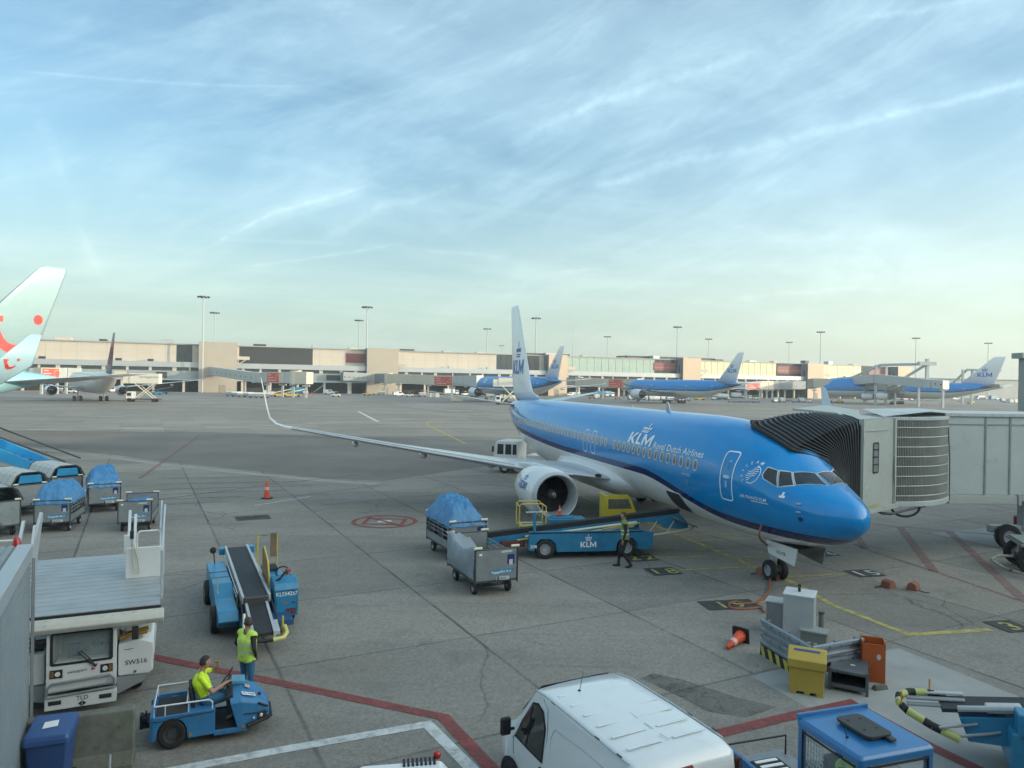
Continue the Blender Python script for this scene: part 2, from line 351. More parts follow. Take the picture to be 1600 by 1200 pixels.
# ------------------------------------------------------------------ ground
def ground_mat():
    m = bpy.data.materials.new('apron_concrete'); m.use_nodes = True; nt = m.node_tree; N = nt.nodes; L = nt.links; p = N['Principled BSDF']
    tc = N.new('ShaderNodeTexCoord')
    def noise(sc_, det, rough=.6, vec=None, dist=0):
        t = N.new('ShaderNodeTexNoise'); t.inputs['Scale'].default_value = sc_; t.inputs['Detail'].default_value = det; t.inputs['Roughness'].default_value = rough; t.inputs['Distortion'].default_value = dist
        L.new(vec or tc.outputs['Object'], t.inputs['Vector']); return t.outputs[0]
    def mr(v, a, b, c, d, cl=True):
        t = N.new('ShaderNodeMapRange'); L.new(v, t.inputs[0]); t.clamp = cl
        for i, k in enumerate((a, b, c, d)): t.inputs[i+1].default_value = k
        return t.outputs[0]
    def mt(op, a, b=0.0):
        t = N.new('ShaderNodeMath'); t.operation = op
        for i, v in enumerate((a, b)):
            if isinstance(v, (int, float)): t.inputs[i].default_value = v
            else: L.new(v, t.inputs[i])
        return t.outputs[0]
    def mix(f, a, b, bt='MIX'):
        t = N.new('ShaderNodeMix'); t.data_type = 'RGBA'; t.blend_type = bt
        for i, v in ((0, f), (6, a), (7, b)):
            if isinstance(v, (int, float)): t.inputs[i].default_value = v
            elif isinstance(v, tuple): t.inputs[i].default_value = (*v, 1)
            else: L.new(v, t.inputs[i])
        return t.outputs[2]
    mp = N.new('ShaderNodeMapping'); mp.inputs['Rotation'].default_value = (0, 0, rad(-27.5)); L.new(tc.outputs['Object'], mp.inputs[0])
    sp = N.new('ShaderNodeSeparateXYZ'); L.new(mp.outputs[0], sp.inputs[0])
    S = 4.8
    u = mt('SUBTRACT', sp.outputs[0], 2.84); v = mt('SUBTRACT', sp.outputs[1], 16.6)
    def line(c, w):
        a = mt('ABSOLUTE', mt('SUBTRACT', mt('FRACT', mt('ADD', mt('DIVIDE', c, S), 100.5)), .5), 0)
        return mr(a, w/S, w/S*.4, 0, 1)
    wob = mt('MULTIPLY', mt('SUBTRACT', noise(.9, 3), .5), .06)
    joint = mt('MAXIMUM', line(mt('ADD', u, wob), .055), mt('MULTIPLY', line(mt('ADD', v, wob), .045), .75))
    joint = mt('MULTIPLY', joint, mr(noise(.35, 4), .35, .6, .35, 1))
    sw = N.new('ShaderNodeSeparateXYZ'); L.new(tc.outputs['Object'], sw.inputs[0]); joint = mt('MULTIPLY', joint, mr(sw.outputs[1], 62, 110, 1, .12))
    # each slab has its own tone
    cell = N.new('ShaderNodeTexWhiteNoise'); cell.noise_dimensions = '2D'
    cm = N.new('ShaderNodeCombineXYZ'); L.new(mt('FLOOR', mt('ADD', mt('DIVIDE', u, S), .0), 0), cm.inputs[0]); L.new(mt('FLOOR', mt('DIVIDE', v, S), 0), cm.inputs[1]); L.new(cm.outputs[0], cell.inputs[0])
    c = mix(mr(noise(.035, 6, .6), .35, .65, 0, 1), (.218, .208, .186), (.276, .266, .242))
    c = mix(1, c, mix(cell.outputs[0], (.86, .87, .88), (1.08, 1.07, 1.05)), 'MULTIPLY')
    st = N.new('ShaderNodeMapping'); st.inputs['Rotation'].default_value = (0, 0, rad(-4)); st.inputs['Scale'].default_value = (.22, 1.8, 1); L.new(tc.outputs['Object'], st.inputs[0])
    c = mix(mt('MULTIPLY', mr(noise(.16, 7, .62, st.outputs[0], .4), .46, .68, 0, 1), .42), c, (.115, .103, .090))
    c = mix(mt('MULTIPLY', mr(noise(.55, 8, .66), .52, .72, 0, 1), .40), c, (.105, .100, .092))
    c = mix(mt('MULTIPLY', mr(noise(2.6, 6, .7), .64, .70, 0, 1), .55), c, (.055, .052, .048))          # oil spots
    vo = N.new('ShaderNodeTexVoronoi'); vo.inputs['Scale'].default_value = 16; L.new(tc.outputs['Object'], vo.inputs['Vector'])
    c = mix(1, c, mix(vo.outputs['Color'], (.82, .82, .82), (1.16, 1.16, 1.15)), 'MULTIPLY')
    c = mix(1, c, mix(mr(noise(42, 3, .7), .35, .68, 0, 1), (.72, .72, .73), (1.22, 1.22, 1.2)), 'MULTIPLY')   # exposed aggregate
    c = mix(mt('MULTIPLY', mr(noise(30, 2, .5), .70, .76, 0, 1), .5), c, (.42, .40, .36))
    # hairline cracks and long tyre marks
    ck = N.new('ShaderNodeTexVoronoi'); ck.feature = 'DISTANCE_TO_EDGE'; ck.inputs['Scale'].default_value = .16; wv = N.new('ShaderNodeVectorMath'); wv.operation = 'ADD'; nv = N.new('ShaderNodeTexNoise'); nv.inputs['Scale'].default_value = .7; nv.inputs['Detail'].default_value = 6; L.new(tc.outputs['Object'], nv.inputs['Vector']); L.new(tc.outputs['Object'], wv.inputs[0]); L.new(nv.outputs['Color'], wv.inputs[1]); L.new(wv.outputs[0], ck.inputs['Vector'])
    c = mix(mt('MULTIPLY', mt('MULTIPLY', mr(ck.outputs['Distance'], .006, .001, 0, 1), mr(noise(.11, 3), .50, .60, 0, 1)), .7), c, (.05, .05, .048))
    ty = N.new('ShaderNodeMapping'); ty.inputs['Rotation'].default_value = (0, 0, rad(62)); ty.inputs['Scale'].default_value = (.05, 2.6, 1); L.new(tc.outputs['Object'], ty.inputs[0])
    c = mix(mt('MULTIPLY', mt('MULTIPLY', mr(noise(1.0, 5, .6, ty.outputs[0]), .60, .70, 0, 1), mr(noise(.09, 3), .46, .60, 0, 1)), .45), c, (.085, .082, .076))
    c = mix(mt('MULTIPLY', mr(noise(7.0, 4, .6), .70, .74, 0, 1), .6), c, (.06, .058, .055))
    c = mix(mt('MULTIPLY', joint, .70), c, (.030, .028, .026))
    L.new(c, p.inputs['Base Color']); L.new(mr(noise(.5, 5), .3, .7, .80, .95), p.inputs['Roughness']); p.inputs['Specular IOR Level'].default_value = .25
    b = N.new('ShaderNodeBump'); b.inputs['Strength'].default_value = .35; b.inputs['Distance'].default_value = .006; L.new(noise(60, 3), b.inputs['Height']); L.new(b.outputs[0], p.inputs['Normal'])
    return m
mb = MB(); R_ = 6000
mb.add([(-R_, -R_, 0), (R_, -R_, 0), (R_, R_, 0), (-R_, R_, 0)], [(0, 1, 2, 3)])
tag(mb.build('ground', ground_mat(), recalc=False), kind='structure')

def px_poly(pts): return [G(*p) for p in pts]
def sheet(name, pts, z, m):
    mb = MB(); mb.add([(p[0], p[1], z) for p in pts], [tuple(range(len(pts)))])
    o = mb.build(name, m, recalc=False)
    if o.data.polygons[0].normal.z < 0: o.data.flip_normals()
    return tag(o, kind='structure')
def stripe_pts(P, w):
    P = [Vector((p[0], p[1], 0)) for p in P]; A = []; B = []
    for i, p in enumerate(P):
        d0 = (p-P[i-1]).normalized() if i else None; d1 = (P[i+1]-p).normalized() if i < len(P)-1 else None
        d = (d0+d1).normalized() if d0 and d1 else (d0 or d1); k = 1/max(.4, d.dot(d1 or d0)); nn = Vector((-d.y, d.x, 0))*w/2*k
        A.append(p+nn); B.append(p-nn)
    return A, B
def lines(name, segs, z, m):
    mb = MB()
    for P, w in segs:
        A, B = stripe_pts(P, w); n = len(A)
        mb.add([(q.x, q.y, z) for q in A+B], [(i, n+i, n+i+1, i+1) for i in range(n-1)])
    o = mb.build(name, m, recalc=False); return tag(o, kind='structure')
def worn(name, rgb, keep=.5, scale=3.0):
    m = mat(name, rgb, .8, var=.2, scale=4); nt = m.node_tree; N = nt.nodes; L = nt.links; p = N['Principled BSDF']
    tc = N.new('ShaderNodeTexCoord'); t = N.new('ShaderNodeTexNoise'); t.inputs['Scale'].default_value = scale; t.inputs['Detail'].default_value = 9; t.inputs['Roughness'].default_value = .75; L.new(tc.outputs['Object'], t.inputs['Vector'])
    r = N.new('ShaderNodeMapRange'); L.new(t.outputs[0], r.inputs[0]); r.inputs[1].default_value = keep-.16; r.inputs[2].default_value = keep+.12; r.inputs[3].default_value = 1; r.inputs[4].default_value = .25; L.new(r.outputs[0], p.inputs['Alpha']); return m
YLINE = worn('worn_yellow_marking', (.40, .36, .12), .60); RLINE = worn('worn_red_marking', (.22, .055, .050), .60); RLINE2 = worn('faded_red_marking', (.27, .145, .13), .46)
WLINE = worn('worn_white_marking', (.52, .55, .54), .62); DLINE = worn('joint_sealant', (.03, .03, .03), .5); BOXM = worn('black_marking_ground', (.045, .047, .044), .66)
TARM = mat('tarmac', (.172, .160, .145), .9, var=.28, scale=.09, dirt=.5, dirtcol=(.20, .185, .16), spec=.2, detail=8)
PATCH = mat('light_concrete_patch', (.30, .31, .30), .85, var=.16, scale=.8, dirt=.35, dirtcol=(.13, .13, .12), spec=.2, detail=9)
OILM = worn('dark_stain', (.085, .083, .078), .40, 1.0)
sheet('taxiway', px_poly([(-260, 668), (0, 672), (350, 676), (620, 684), (820, 690), (900, 712), (840, 722), (760, 728), (690, 738), (600, 751), (520, 748), (380, 734), (260, 721), (130, 704), (0, 692), (-260, 684)]), .004, TARM)
lines('taxiway_edge', [([G(*p) for p in ((-260, 684), (0, 692), (130, 704), (260, 721), (380, 734), (520, 748), (600, 751), (690, 738), (760, 728), (840, 722))], .05)], .008, DLINE)
lines('kerb_strip', [([G(*p) for p in ((-200, 687), (0, 696), (130, 709), (260, 726), (380, 739), (520, 752), (590, 756))], .8)], .004, mat('kerb_concrete', (.27, .255, .225), .9, var=.2, scale=.6, dirt=.6, dirtcol=(.2, .19, .16)))
sheet('service_road', [(-400, 150), (-60, 215), (130, 285), (600, 430), (560, 520), (90, 365), (-80, 305), (-420, 215)], .004, mat('service_road_asphalt', (.20, .195, .18), .9, var=.2, scale=.05))
sheet('concrete_patch', px_poly([(1453, 833), (1562, 823), (1640, 825), (1640, 872), (1570, 857)]), .004, PATCH)
sheet('concrete_patch', px_poly([(1172, 1056), (1222, 1045), (1404, 1013), (1640, 1108), (1640, 1240), (1440, 1220), (1266, 1108)]), .004, PATCH)
sheet('oil_stain', px_poly([(1020, 1052), (1080, 1066), (1150, 1090), (1215, 1105), (1165, 1122), (1105, 1112), (1060, 1088), (1000, 1060)]), .006, OILM)
lines('yellow_marking', [([G(*p) for p in q], w) for q, w in [
    (((727, 693), (690, 675), (668, 664), (666, 661), (675, 658), (700, 656), (760, 655), (900, 652)), .30), (((900, 772), (940, 788), (1060, 836), (1190, 890), (1245, 913), (1300, 945), (1420, 992), (1548, 984)), .22),
    (((1024, 871), (1102, 869)), .15), (((1062, 891), (1172, 886)), .15), (((1147, 871), (1197, 869)), .15), (((1067, 837), (1150, 834)), .15), (((1085, 845), (1170, 842)), .15), (((1095, 857), (1112, 856)), .15),
    (((1227, 902), (1319, 897)), .15), (((1150, 943), (1215, 939)), .15), (((1225, 872), (1262, 870)), .15), (((1020, 858), (1060, 857)), .15)]], .008, YLINE)
lines('red_marking', [([G(*p) for p in q], w) for q, w in [
    (((180, 1016), (235, 1026), (440, 1068), (693, 1121), (790, 1225)), .26), (((1100, 1152), (1250, 1116), (1330, 1099), (1450, 1165), (1580, 1228)), .28)]], .012, RLINE)
lines('faded_red_marking', [([G(*p) for p in q], w) for q, w in [
    (((1330, 816), (1480, 830), (1640, 842)), .16), (((1335, 850), (1360, 861), (1460, 893), (1640, 954)), .2), (((1406, 824), (1460, 894)), .34), (((1482, 830), (1600, 938)), .34), (((1556, 836), (1590, 862)), .34), (((1338, 836), (1352, 858)), .3),
    (((1500, 781), (1640, 806)), .14), (((312, 680), (218, 748)), .28), (((225, 784), (330, 770), (430, 756), (560, 742)), .18), (((312, 680), (560, 684)), .5)]], .012, RLINE2)
lines('white_marking', [([G(*p) for p in q], w) for q, w in [
    (((255, 1207), (440, 1172), (668, 1132), (760, 1225)), .24), (((560, 643), (591, 659)), .6), (((335, 635), (560, 643), (820, 648)), .5), (((0, 672), (350, 668), (640, 655)), .25), (((640, 636), (720, 642), (900, 644)), .4), (((700, 642), (740, 642)), .8),
    (((950, 655), (1190, 668)), .3), (((960, 640), (1240, 652)), .3), (((940, 648), (1200, 658)), .3), (((1330, 640), (1600, 652)), .3), (((398, 790), (485, 776)), .12), (((590, 634), (760, 634)), .25)]], .008, WLINE)
lines('joint_line', [([G(*p) for p in q], w) for q, w in [
    (((250, 748), (440, 745)), .10), (((246, 757), (480, 752)), .10), (((244, 765), (490, 759)), .10), (((243, 773), (450, 766)), .10), (((242, 781), (380, 776)), .10), (((240, 790), (420, 780), (600, 758)), .07), (((500, 790), (700, 772), (860, 768)), .06), (((700, 752), (920, 772)), .06)]], .014, DLINE)
# painted stop marks with their numbers
def stopmark(s, cx, cy, w, h, digits_m=YLINE):
    o = G(cx, cy); ux = (G(cx+20, cy-1)-o).normalized(); uy = Vector((-ux.y, ux.x, 0))
    P = [o+ux*a+uy*b for a, b in ((-w/2, -h/2), (w/2, -h/2), (w/2, h/2), (-w/2, h/2))]
    b_ = sheet('number_marking_ground', P, .016, BOXM)
    vf = text2d(s, h*.95, .012, 0, 'CENTER', 1.35); t = flat('number_marking', vf, o-uy*h*.34+Vector((0, 0, .020)), ux, uy, digits_m, None, 0); tag(t, kind='structure')
stopmark('22', 1001, 872, 1.15, .95); stopmark('18', 1036, 893, 1.1, .95); stopmark('19', 1140, 945, 1.7, .85); stopmark('15', 1351, 896, 1.1, .9, WLINE); stopmark('16', 1290, 866, .9, .7, WLINE); stopmark('3', 1577, 979, .9, .9)
def ring_mark():
    o = G(601, 815); ux = Vector((1, 0, 0)); uy = Vector((0, 1, 0))
    a = ringshape(circ(0, 0, 1.5, 40), circ(0, 0, 1.30, 40)); b_ = ringshape([(-.95, -.75), (.95, -.75), (.95, .75), (-.95, .75)], [(-.78, -.56), (.78, -.56), (.78, .56), (-.78, .56)])
    c = shapes([(-1.15, 1.0), (-.98, 1.12), (1.15, -1.0), (.98, -1.12)]); d = shapes([(-.3, -.28), (.3, -.28), (.3, .28), (-.3, .28)])
    for nme, vf, mm, z in (('red_ring_marking', a, RLINE, .012), ('red_box_marking', b_, RLINE, .012), ('red_bar_marking', c, RLINE, .018), ('white_symbol_marking', d, WLINE, .015)): tag(flat(nme, vf, o+Vector((0, 0, z)), ux, uy, mm, None, 0), kind='structure')
ring_mark()
mb = MB(); o_ = G(395, 809); mb.box((o_.x, o_.y, .006), (1.5, 1.1, .004), rz=rad(27))
for k in range(6): mb.box((o_.x, o_.y, .010), (1.3-.02*k, .03, .006), rz=rad(27), mi=1)
tag(mb.build('drain_cover', [BOXM, DARK]), 'square dark drain cover set in the apron near the orange cone', 'drain cover')

# ------------------------------------------------------------------ the pier we look out from, behind and right of the camera
CLAD = mat('pier_cladding', (.55, .56, .55), .5, var=.1, scale=.3)
def own_pier():
    t = thing('terminal_pier', 'grey terminal pier with long window band beside the jet bridge', 'terminal', (0, -12, 0))
    mb = MB(); mb.b(-30, 70, -8, 6.5, 0, 9); mb.b(-30, 70, -8, 6.2, 12.2, 14); mb.build('wall', CLAD, t)
    mb = MB(); mb.b(-29.6, 69.6, 6.0, 6.1, 9, 12.2); mb.build('window', GLASS, t)
    mb = MB()
    for k in range(34): mb.b(-29.8+k*3, -29.6+k*3, 6.1, 6.4, 9, 12.2)
    mb.build('window_frame', DARK, t)
    w = thing('terminal_building', 'tall grey terminal block standing right of the jet bridge', 'terminal', (72, 28, 0))
    mb = MB(); mb.b(-14, 14, -60, 34, 0, 17); mb.build('wall', CLAD, w)
    mb = MB()
    for z in (4, 9): mb.b(-14.06, -14.0, -58, 32, z, z+2.6)
    mb.build('window', GLASS, w)
own_pier()

# ------------------------------------------------------------------ airliners
def hermite(T, x):
    """monotone-ish interpolation of rows T = [(x, a, b, ...)]"""
    if x <= T[0][0]: return T[0][1:]
    if x >= T[-1][0]: return T[-1][1:]
    for i in range(len(T)-1):
        if T[i][0] <= x <= T[i+1][0]: break
    out = []
    h = T[i+1][0]-T[i][0]; t = (x-T[i][0])/h
    for k in range(1, len(T[0])):
        def sl(j):
            if j <= 0: return (T[1][k]-T[0][k])/(T[1][0]-T[0][0])
            if j >= len(T)-1: return (T[-1][k]-T[-2][k])/(T[-1][0]-T[-2][0])
            a = (T[j][k]-T[j-1][k])/(T[j][0]-T[j-1][0]); b = (T[j+1][k]-T[j][k])/(T[j+1][0]-T[j][0])
            return 0 if a*b <= 0 else 2*a*b/(a+b)
        m0, m1 = sl(i), sl(i+1); p0, p1 = T[i][k], T[i+1][k]
        out.append((2*t**3-3*t*t+1)*p0+(t**3-2*t*t+t)*h*m0+(-2*t**3+3*t*t)*p1+(t**3-t*t)*h*m1)
    return tuple(out)
class Body:
    """fuselage: x aft of the nose, y to starboard, z up from the ground; rows x, top, bottom, half width, widest level"""
    def __init__(s, rows): s.T = rows; s.L = rows[-1][0]
    def sec(s, x): return hermite(s.T, x)
    def pt(s, x, th, off=0.0):
        zt, zb, hw, zc = s.sec(x); h = (zt-zc) if math.sin(th) > 0 else (zc-zb)
        return Vector((x, (hw+off)*math.cos(th), zc+(h+off)*math.sin(th)))
    def side(s, x, z, sd=1, off=.006):
        zt, zb, hw, zc = s.sec(x); h = (zt-zc) if z > zc else (zc-zb)
        q = max(-.995, min(.995, (z-zc)/max(h, .01))); th = math.asin(q); p = s.pt(x, th, off); p.y *= sd; return p
    def mesh(s, n=48, xs=None):
        mb = MB(); rings = []
        for x in xs: rings.append([s.pt(x, 2*math.pi*j/n+1e-4) for j in range(n)])
        return mb.loft(rings)
def wing_mesh(secs, n=14):
    """secs: (LE point, chord, thickness ratio, twist dir up vector) lofted from airfoil rings"""
    mb = MB(); rings = []
    for le, c, t, up in secs:
        le = Vector(le); up = Vector(up).normalized(); ring = []
        for j in range(n):
            a = 2*math.pi*j/n; xx = .5*(1-math.cos(a)); th = t*c*1.9*(math.sqrt(max(xx, 0))*.62-.36*xx-.26*xx**3)*(.62 if math.sin(a) > 0 else -.38)
            ring.append(le+Vector((xx*c, 0, 0))+up*th)
        rings.append(ring)
    return mb.loft(rings)
KBLUE = (.002, .215, .53)
KNAVY = (.004, .016, .10)
def klm_vf():
    """three bold slanted letters built as plain outlines, 1 high"""
    K = [[(0, 0), (.24, 0), (.24, 1), (0, 1)], [(.24, .42), (.60, 1), (.92, 1), (.50, .52), (.95, 0), (.63, 0)]]
    Lq = [[(1.02, 0), (1.62, 0), (1.62, .2), (1.26, .2), (1.26, 1), (1.02, 1)]]
    M_ = [[(1.72, 0), (1.94, 0), (1.94, 1), (1.72, 1)], [(2.66, 0), (2.88, 0), (2.88, 1), (2.66, 1)], [(1.94, 1), (1.94, .62), (2.24, .12), (2.36, .12), (2.66, .62), (2.66, 1), (2.60, 1), (2.30, .5), (2.00, 1)]]
    out = merge(shapes(K[0]), shapes([(.24, .42), (.60, 1), (.92, 1), (.50, .52)]), shapes([(.24, .42), (.50, .52), (.95, 0), (.63, 0)]), shapes([(1.26, .2), (1.26, 1), (1.02, 1), (1.02, 0), (1.26, 0)]), shapes([(1.26, 0), (1.62, 0), (1.62, .2), (1.26, .2)]),
        shapes(M_[0]), shapes(M_[1]), shapes([(1.94, 1), (1.94, .62), (2.24, .08), (2.30, .08), (2.30, .42)]), shapes([(2.66, 1), (2.30, .42), (2.30, .08), (2.36, .08), (2.66, .62)]))
    return out
def logo_vf(shear=.0, with_crown=True):
    a = klm_vf(); w = 2.88
    if with_crown: a = merge(a, sub(crown(), 1.25, w/2, 1.18))
    return [((x-w/2+y*shear), y) for x, y in a[0]], a[1]

def engine(root, x, y, z, D, L, cowl_mat, detail=True, logo=None, side=1):
    """turbofan: cowling > inlet lip, fan, spinner, exhaust nozzle, lettering; x is the inlet plane"""
    R = D/2; n = 40 if detail else 20
    mb = MB(); mb.lathe([(R*.90, .07*L), (R*.955, .11*L), (R*1.0, .24*L), (R*1.0, .42*L), (R*.93, .66*L), (R*.80, .84*L), (R*.78, .86*L), (R*.70, .80*L)], (0, 0, 0), 'x', n)
    c = mb.build('engine_cowling', cowl_mat, root, smooth=True); c.location = (x, y, z)
    mb = MB(); mb.lathe([(R*.70, .20*L), (R*.715, .10*L), (R*.745, .035*L), (R*.79, .004*L), (R*.83, -.002*L), (R*.875, .02*L), (R*.90, .07*L)], (0, 0, 0), 'x', n); mb.build('inlet_lip', LGREY if detail else GREY, c, smooth=True)
    mb = MB(); mb.lathe([(R*.70, .20*L), (R*.69, .40*L), (.01, .40*L)], (0, 0, 0), 'x', n); mb.build('inlet_duct', mat('inlet_lining', (.10, .11, .12), .45), c, smooth=True)
    mb = MB()
    nb = 24 if detail else 12
    for k in range(nb):
        a = 2*math.pi*k/nb; pts = []
        for r, w, tw in ((R*.2, .11*R, .2), (R*.45, .13*R, .6), (R*.69, .15*R, 1.0)):
            aa = a+tw*.16; e = Vector((0, math.cos(aa), math.sin(aa))); tdir = Vector((0, -math.sin(aa), math.cos(aa)))
            pts.append((e*r-tdir*w*.5+Vector((.17*L+.03*L*tw, 0, 0)), e*r+tdir*w*.5+Vector((.21*L+.03*L*tw, 0, 0))))
        mb.add([p for q in pts for p in q], [(0, 1, 3, 2), (2, 3, 5, 4)])
    mb.build('fan', mat('fan_blades', (.12, .12, .13), .3, metal=.7), c, recalc=False)
    mb = MB(); mb.lathe([(.002, .10*L), (R*.05, .105*L), (R*.13, .14*L), (R*.2, .2*L), (R*.2, .26*L)], (0, 0, 0), 'x', 20); mb.build('spinner', mat('spinner_grey', (.08, .08, .09), .35), c, smooth=True)
    if detail:
        pts = []
        for k in range(26): t = k/25; a = t*4.4; r = R*(.03+.11*t); pts.append((.10*L+.045*L*t**1.4-.012, r*math.cos(a), r*math.sin(a)))
        mb = MB(); mb.tube(pts, R*.011, 5); mb.build('spiral_mark', WLET, c)
    mb = MB(); mb.lathe([(R*.60, .80*L), (R*.52, 1.0*L), (R*.46, 1.06*L), (R*.40, .95*L)], (0, 0, 0), 'x', n); mb.lathe([(R*.32, .95*L), (R*.25, 1.15*L), (.01, 1.32*L)], (0, 0, 0), 'x', n); mb.build('exhaust_nozzle', mat('exhaust_metal', (.22, .20, .18), .35, metal=.8), c, smooth=True)
    return c

def gear(root, x, y, r, w, ztop, pair=.43, name='main_gear', tandem=0):
    mb = MB(); mb.tube([(0, 0, r), (0, 0, ztop)], [.09*r/.5, .11*r/.5], 12); mb.tube([(0, -pair, r), (0, pair, r)], .07, 10); mb.tube([(.05, 0, r+.15), (.45, 0, ztop)], .045, 8); mb.tube([(.16, 0, r+.1), (.30, 0, r+.45), (.1, 0, r+.8)], .03, 8)
    g = mb.build(name, mat('gear_white', (.42, .43, .43), .4, var=.12, dirt=.3), root, smooth=True); g.location = (x, y, 0)
    for dx in ((0,) if not tandem else (-tandem, tandem)):
        for sd in (-1, 1): wheel('wheel', g, (dx, sd*pair, r), r, w)
    return g

def fuselage_mat(name, zs, cols, rough=.16, nose=None, mid=None):
    """paint bands that follow the level z, rising at the tail and dipping under the nose like the real livery"""
    def sep(N, L, s):
        # cheat line: v = z - f(x); f drops near the nose and climbs at the tail
        def mt(op, a, b=0.0):
            t = N.new('ShaderNodeMath'); t.operation = op
            for i, v in enumerate((a, b)):
                if isinstance(v, (int, float)): t.inputs[i].default_value = v
                else: L.new(v, t.inputs[i])
            return t.outputs[0]
        x, z = s.outputs['X'], s.outputs['Z']
        a, b, c, d = nose
        front = mt('MULTIPLY', mt('POWER', mt('MAXIMUM', mt('SUBTRACT', 1.0, mt('DIVIDE', x, a)), 0.0), 2.0), b)
        back = mt('MULTIPLY', mt('POWER', mt('MAXIMUM', mt('DIVIDE', mt('SUBTRACT', x, c), 10.0), 0.0), 1.6), d)
        if mid:
            r = N.new('ShaderNodeMapRange'); r.interpolation_type = 'SMOOTHSTEP'; L.new(x, r.inputs[0]); r.inputs[1].default_value = mid[0]; r.inputs[2].default_value = mid[1]; back = mt('ADD', back, mt('MULTIPLY', r.outputs[0], mid[2]))
        return mt('ADD', mt('SUBTRACT', z, back), front)
    m = ramp_mat(name, list(zip([-99]+list(zs), cols)), 'Z', rough, .30, sep=sep, var=.03)
    nt = m.node_tree; N = nt.nodes; L = nt.links; p = N['Principled BSDF']; p.inputs['Specular IOR Level'].default_value = .38
    def mt(op, a, b=0.0):
        t = N.new('ShaderNodeMath'); t.operation = op
        for i, v in enumerate((a, b)):
            if isinstance(v, (int, float)): t.inputs[i].default_value = v
            else: L.new(v, t.inputs[i])
        return t.outputs[0]
    tc = [x for x in N if x.bl_idname == 'ShaderNodeTexCoord'][0]; s = N.new('ShaderNodeSeparateXYZ'); L.new(tc.outputs['Object'], s.inputs[0])
    # lap joints of the skin: hoops every 1.27 m and a few long seams
    hoop = mt('LESS_THAN', mt('ABSOLUTE', mt('SUBTRACT', mt('FRACT', mt('DIVIDE', s.outputs[0], 1.27)), .5)), .006)
    lng = mt('LESS_THAN', mt('ABSOLUTE', mt('SUBTRACT', mt('FRACT', mt('DIVIDE', s.outputs[2], .62)), .5)), .008)
    seam = mt('MAXIMUM', hoop, lng)
    mx = [x for x in N if x.bl_idname == 'ShaderNodeMix'][0]; k = N.new('ShaderNodeMix'); k.data_type = 'RGBA'; k.blend_type = 'MULTIPLY'; L.new(mt('MULTIPLY', seam, .30), k.inputs[0]); L.new(mx.outputs[2], k.inputs[6]); k.inputs[7].default_value = (.3, .3, .3, 1)
    n2 = N.new('ShaderNodeTexNoise'); n2.inputs['Scale'].default_value = 1.1; n2.inputs['Detail'].default_value = 7; n2.inputs['Roughness'].default_value = .7; mp = N.new('ShaderNodeMapping'); mp.inputs['Scale'].default_value = (.5, 1, 2.2); L.new(tc.outputs['Object'], mp.inputs[0]); L.new(mp.outputs[0], n2.inputs['Vector'])
    r2 = N.new('ShaderNodeMapRange'); L.new(n2.outputs[0], r2.inputs[0]); r2.inputs[1].default_value = .5; r2.inputs[2].default_value = .75; r2.inputs[3].default_value = 0; r2.inputs[4].default_value = .22
    d = N.new('ShaderNodeMix'); d.data_type = 'RGBA'; d.blend_type = 'MULTIPLY'; L.new(r2.outputs[0], d.inputs[0]); L.new(k.outputs[2], d.inputs[6]); d.inputs[7].default_value = (.45, .45, .43, 1); L.new(d.outputs[2], p.inputs['Base Color'])
    w = N.new('ShaderNodeTexNoise'); w.inputs['Scale'].default_value = 2.2; w.inputs['Detail'].default_value = 2; L.new(tc.outputs['Object'], w.inputs['Vector'])
    b = N.new('ShaderNodeBump'); b.inputs['Strength'].default_value = .22; b.inputs['Distance'].default_value = .012; L.new(w.outputs[0], b.inputs['Height']); b2 = N.new('ShaderNodeBump'); b2.inputs['Strength'].default_value = .4; b2.inputs['Distance'].default_value = .002; b2.invert = True; L.new(seam, b2.inputs['Height']); L.new(b.outputs[0], b2.inputs['Normal']); L.new(b2.outputs[0], p.inputs['Normal']); L.new(b2.outputs[0], p.inputs['Coat Normal'])
    L.new(mt('ADD', mt('MULTIPLY', n2.outputs[0], .25), rough-.08), p.inputs['Roughness'])
    return m

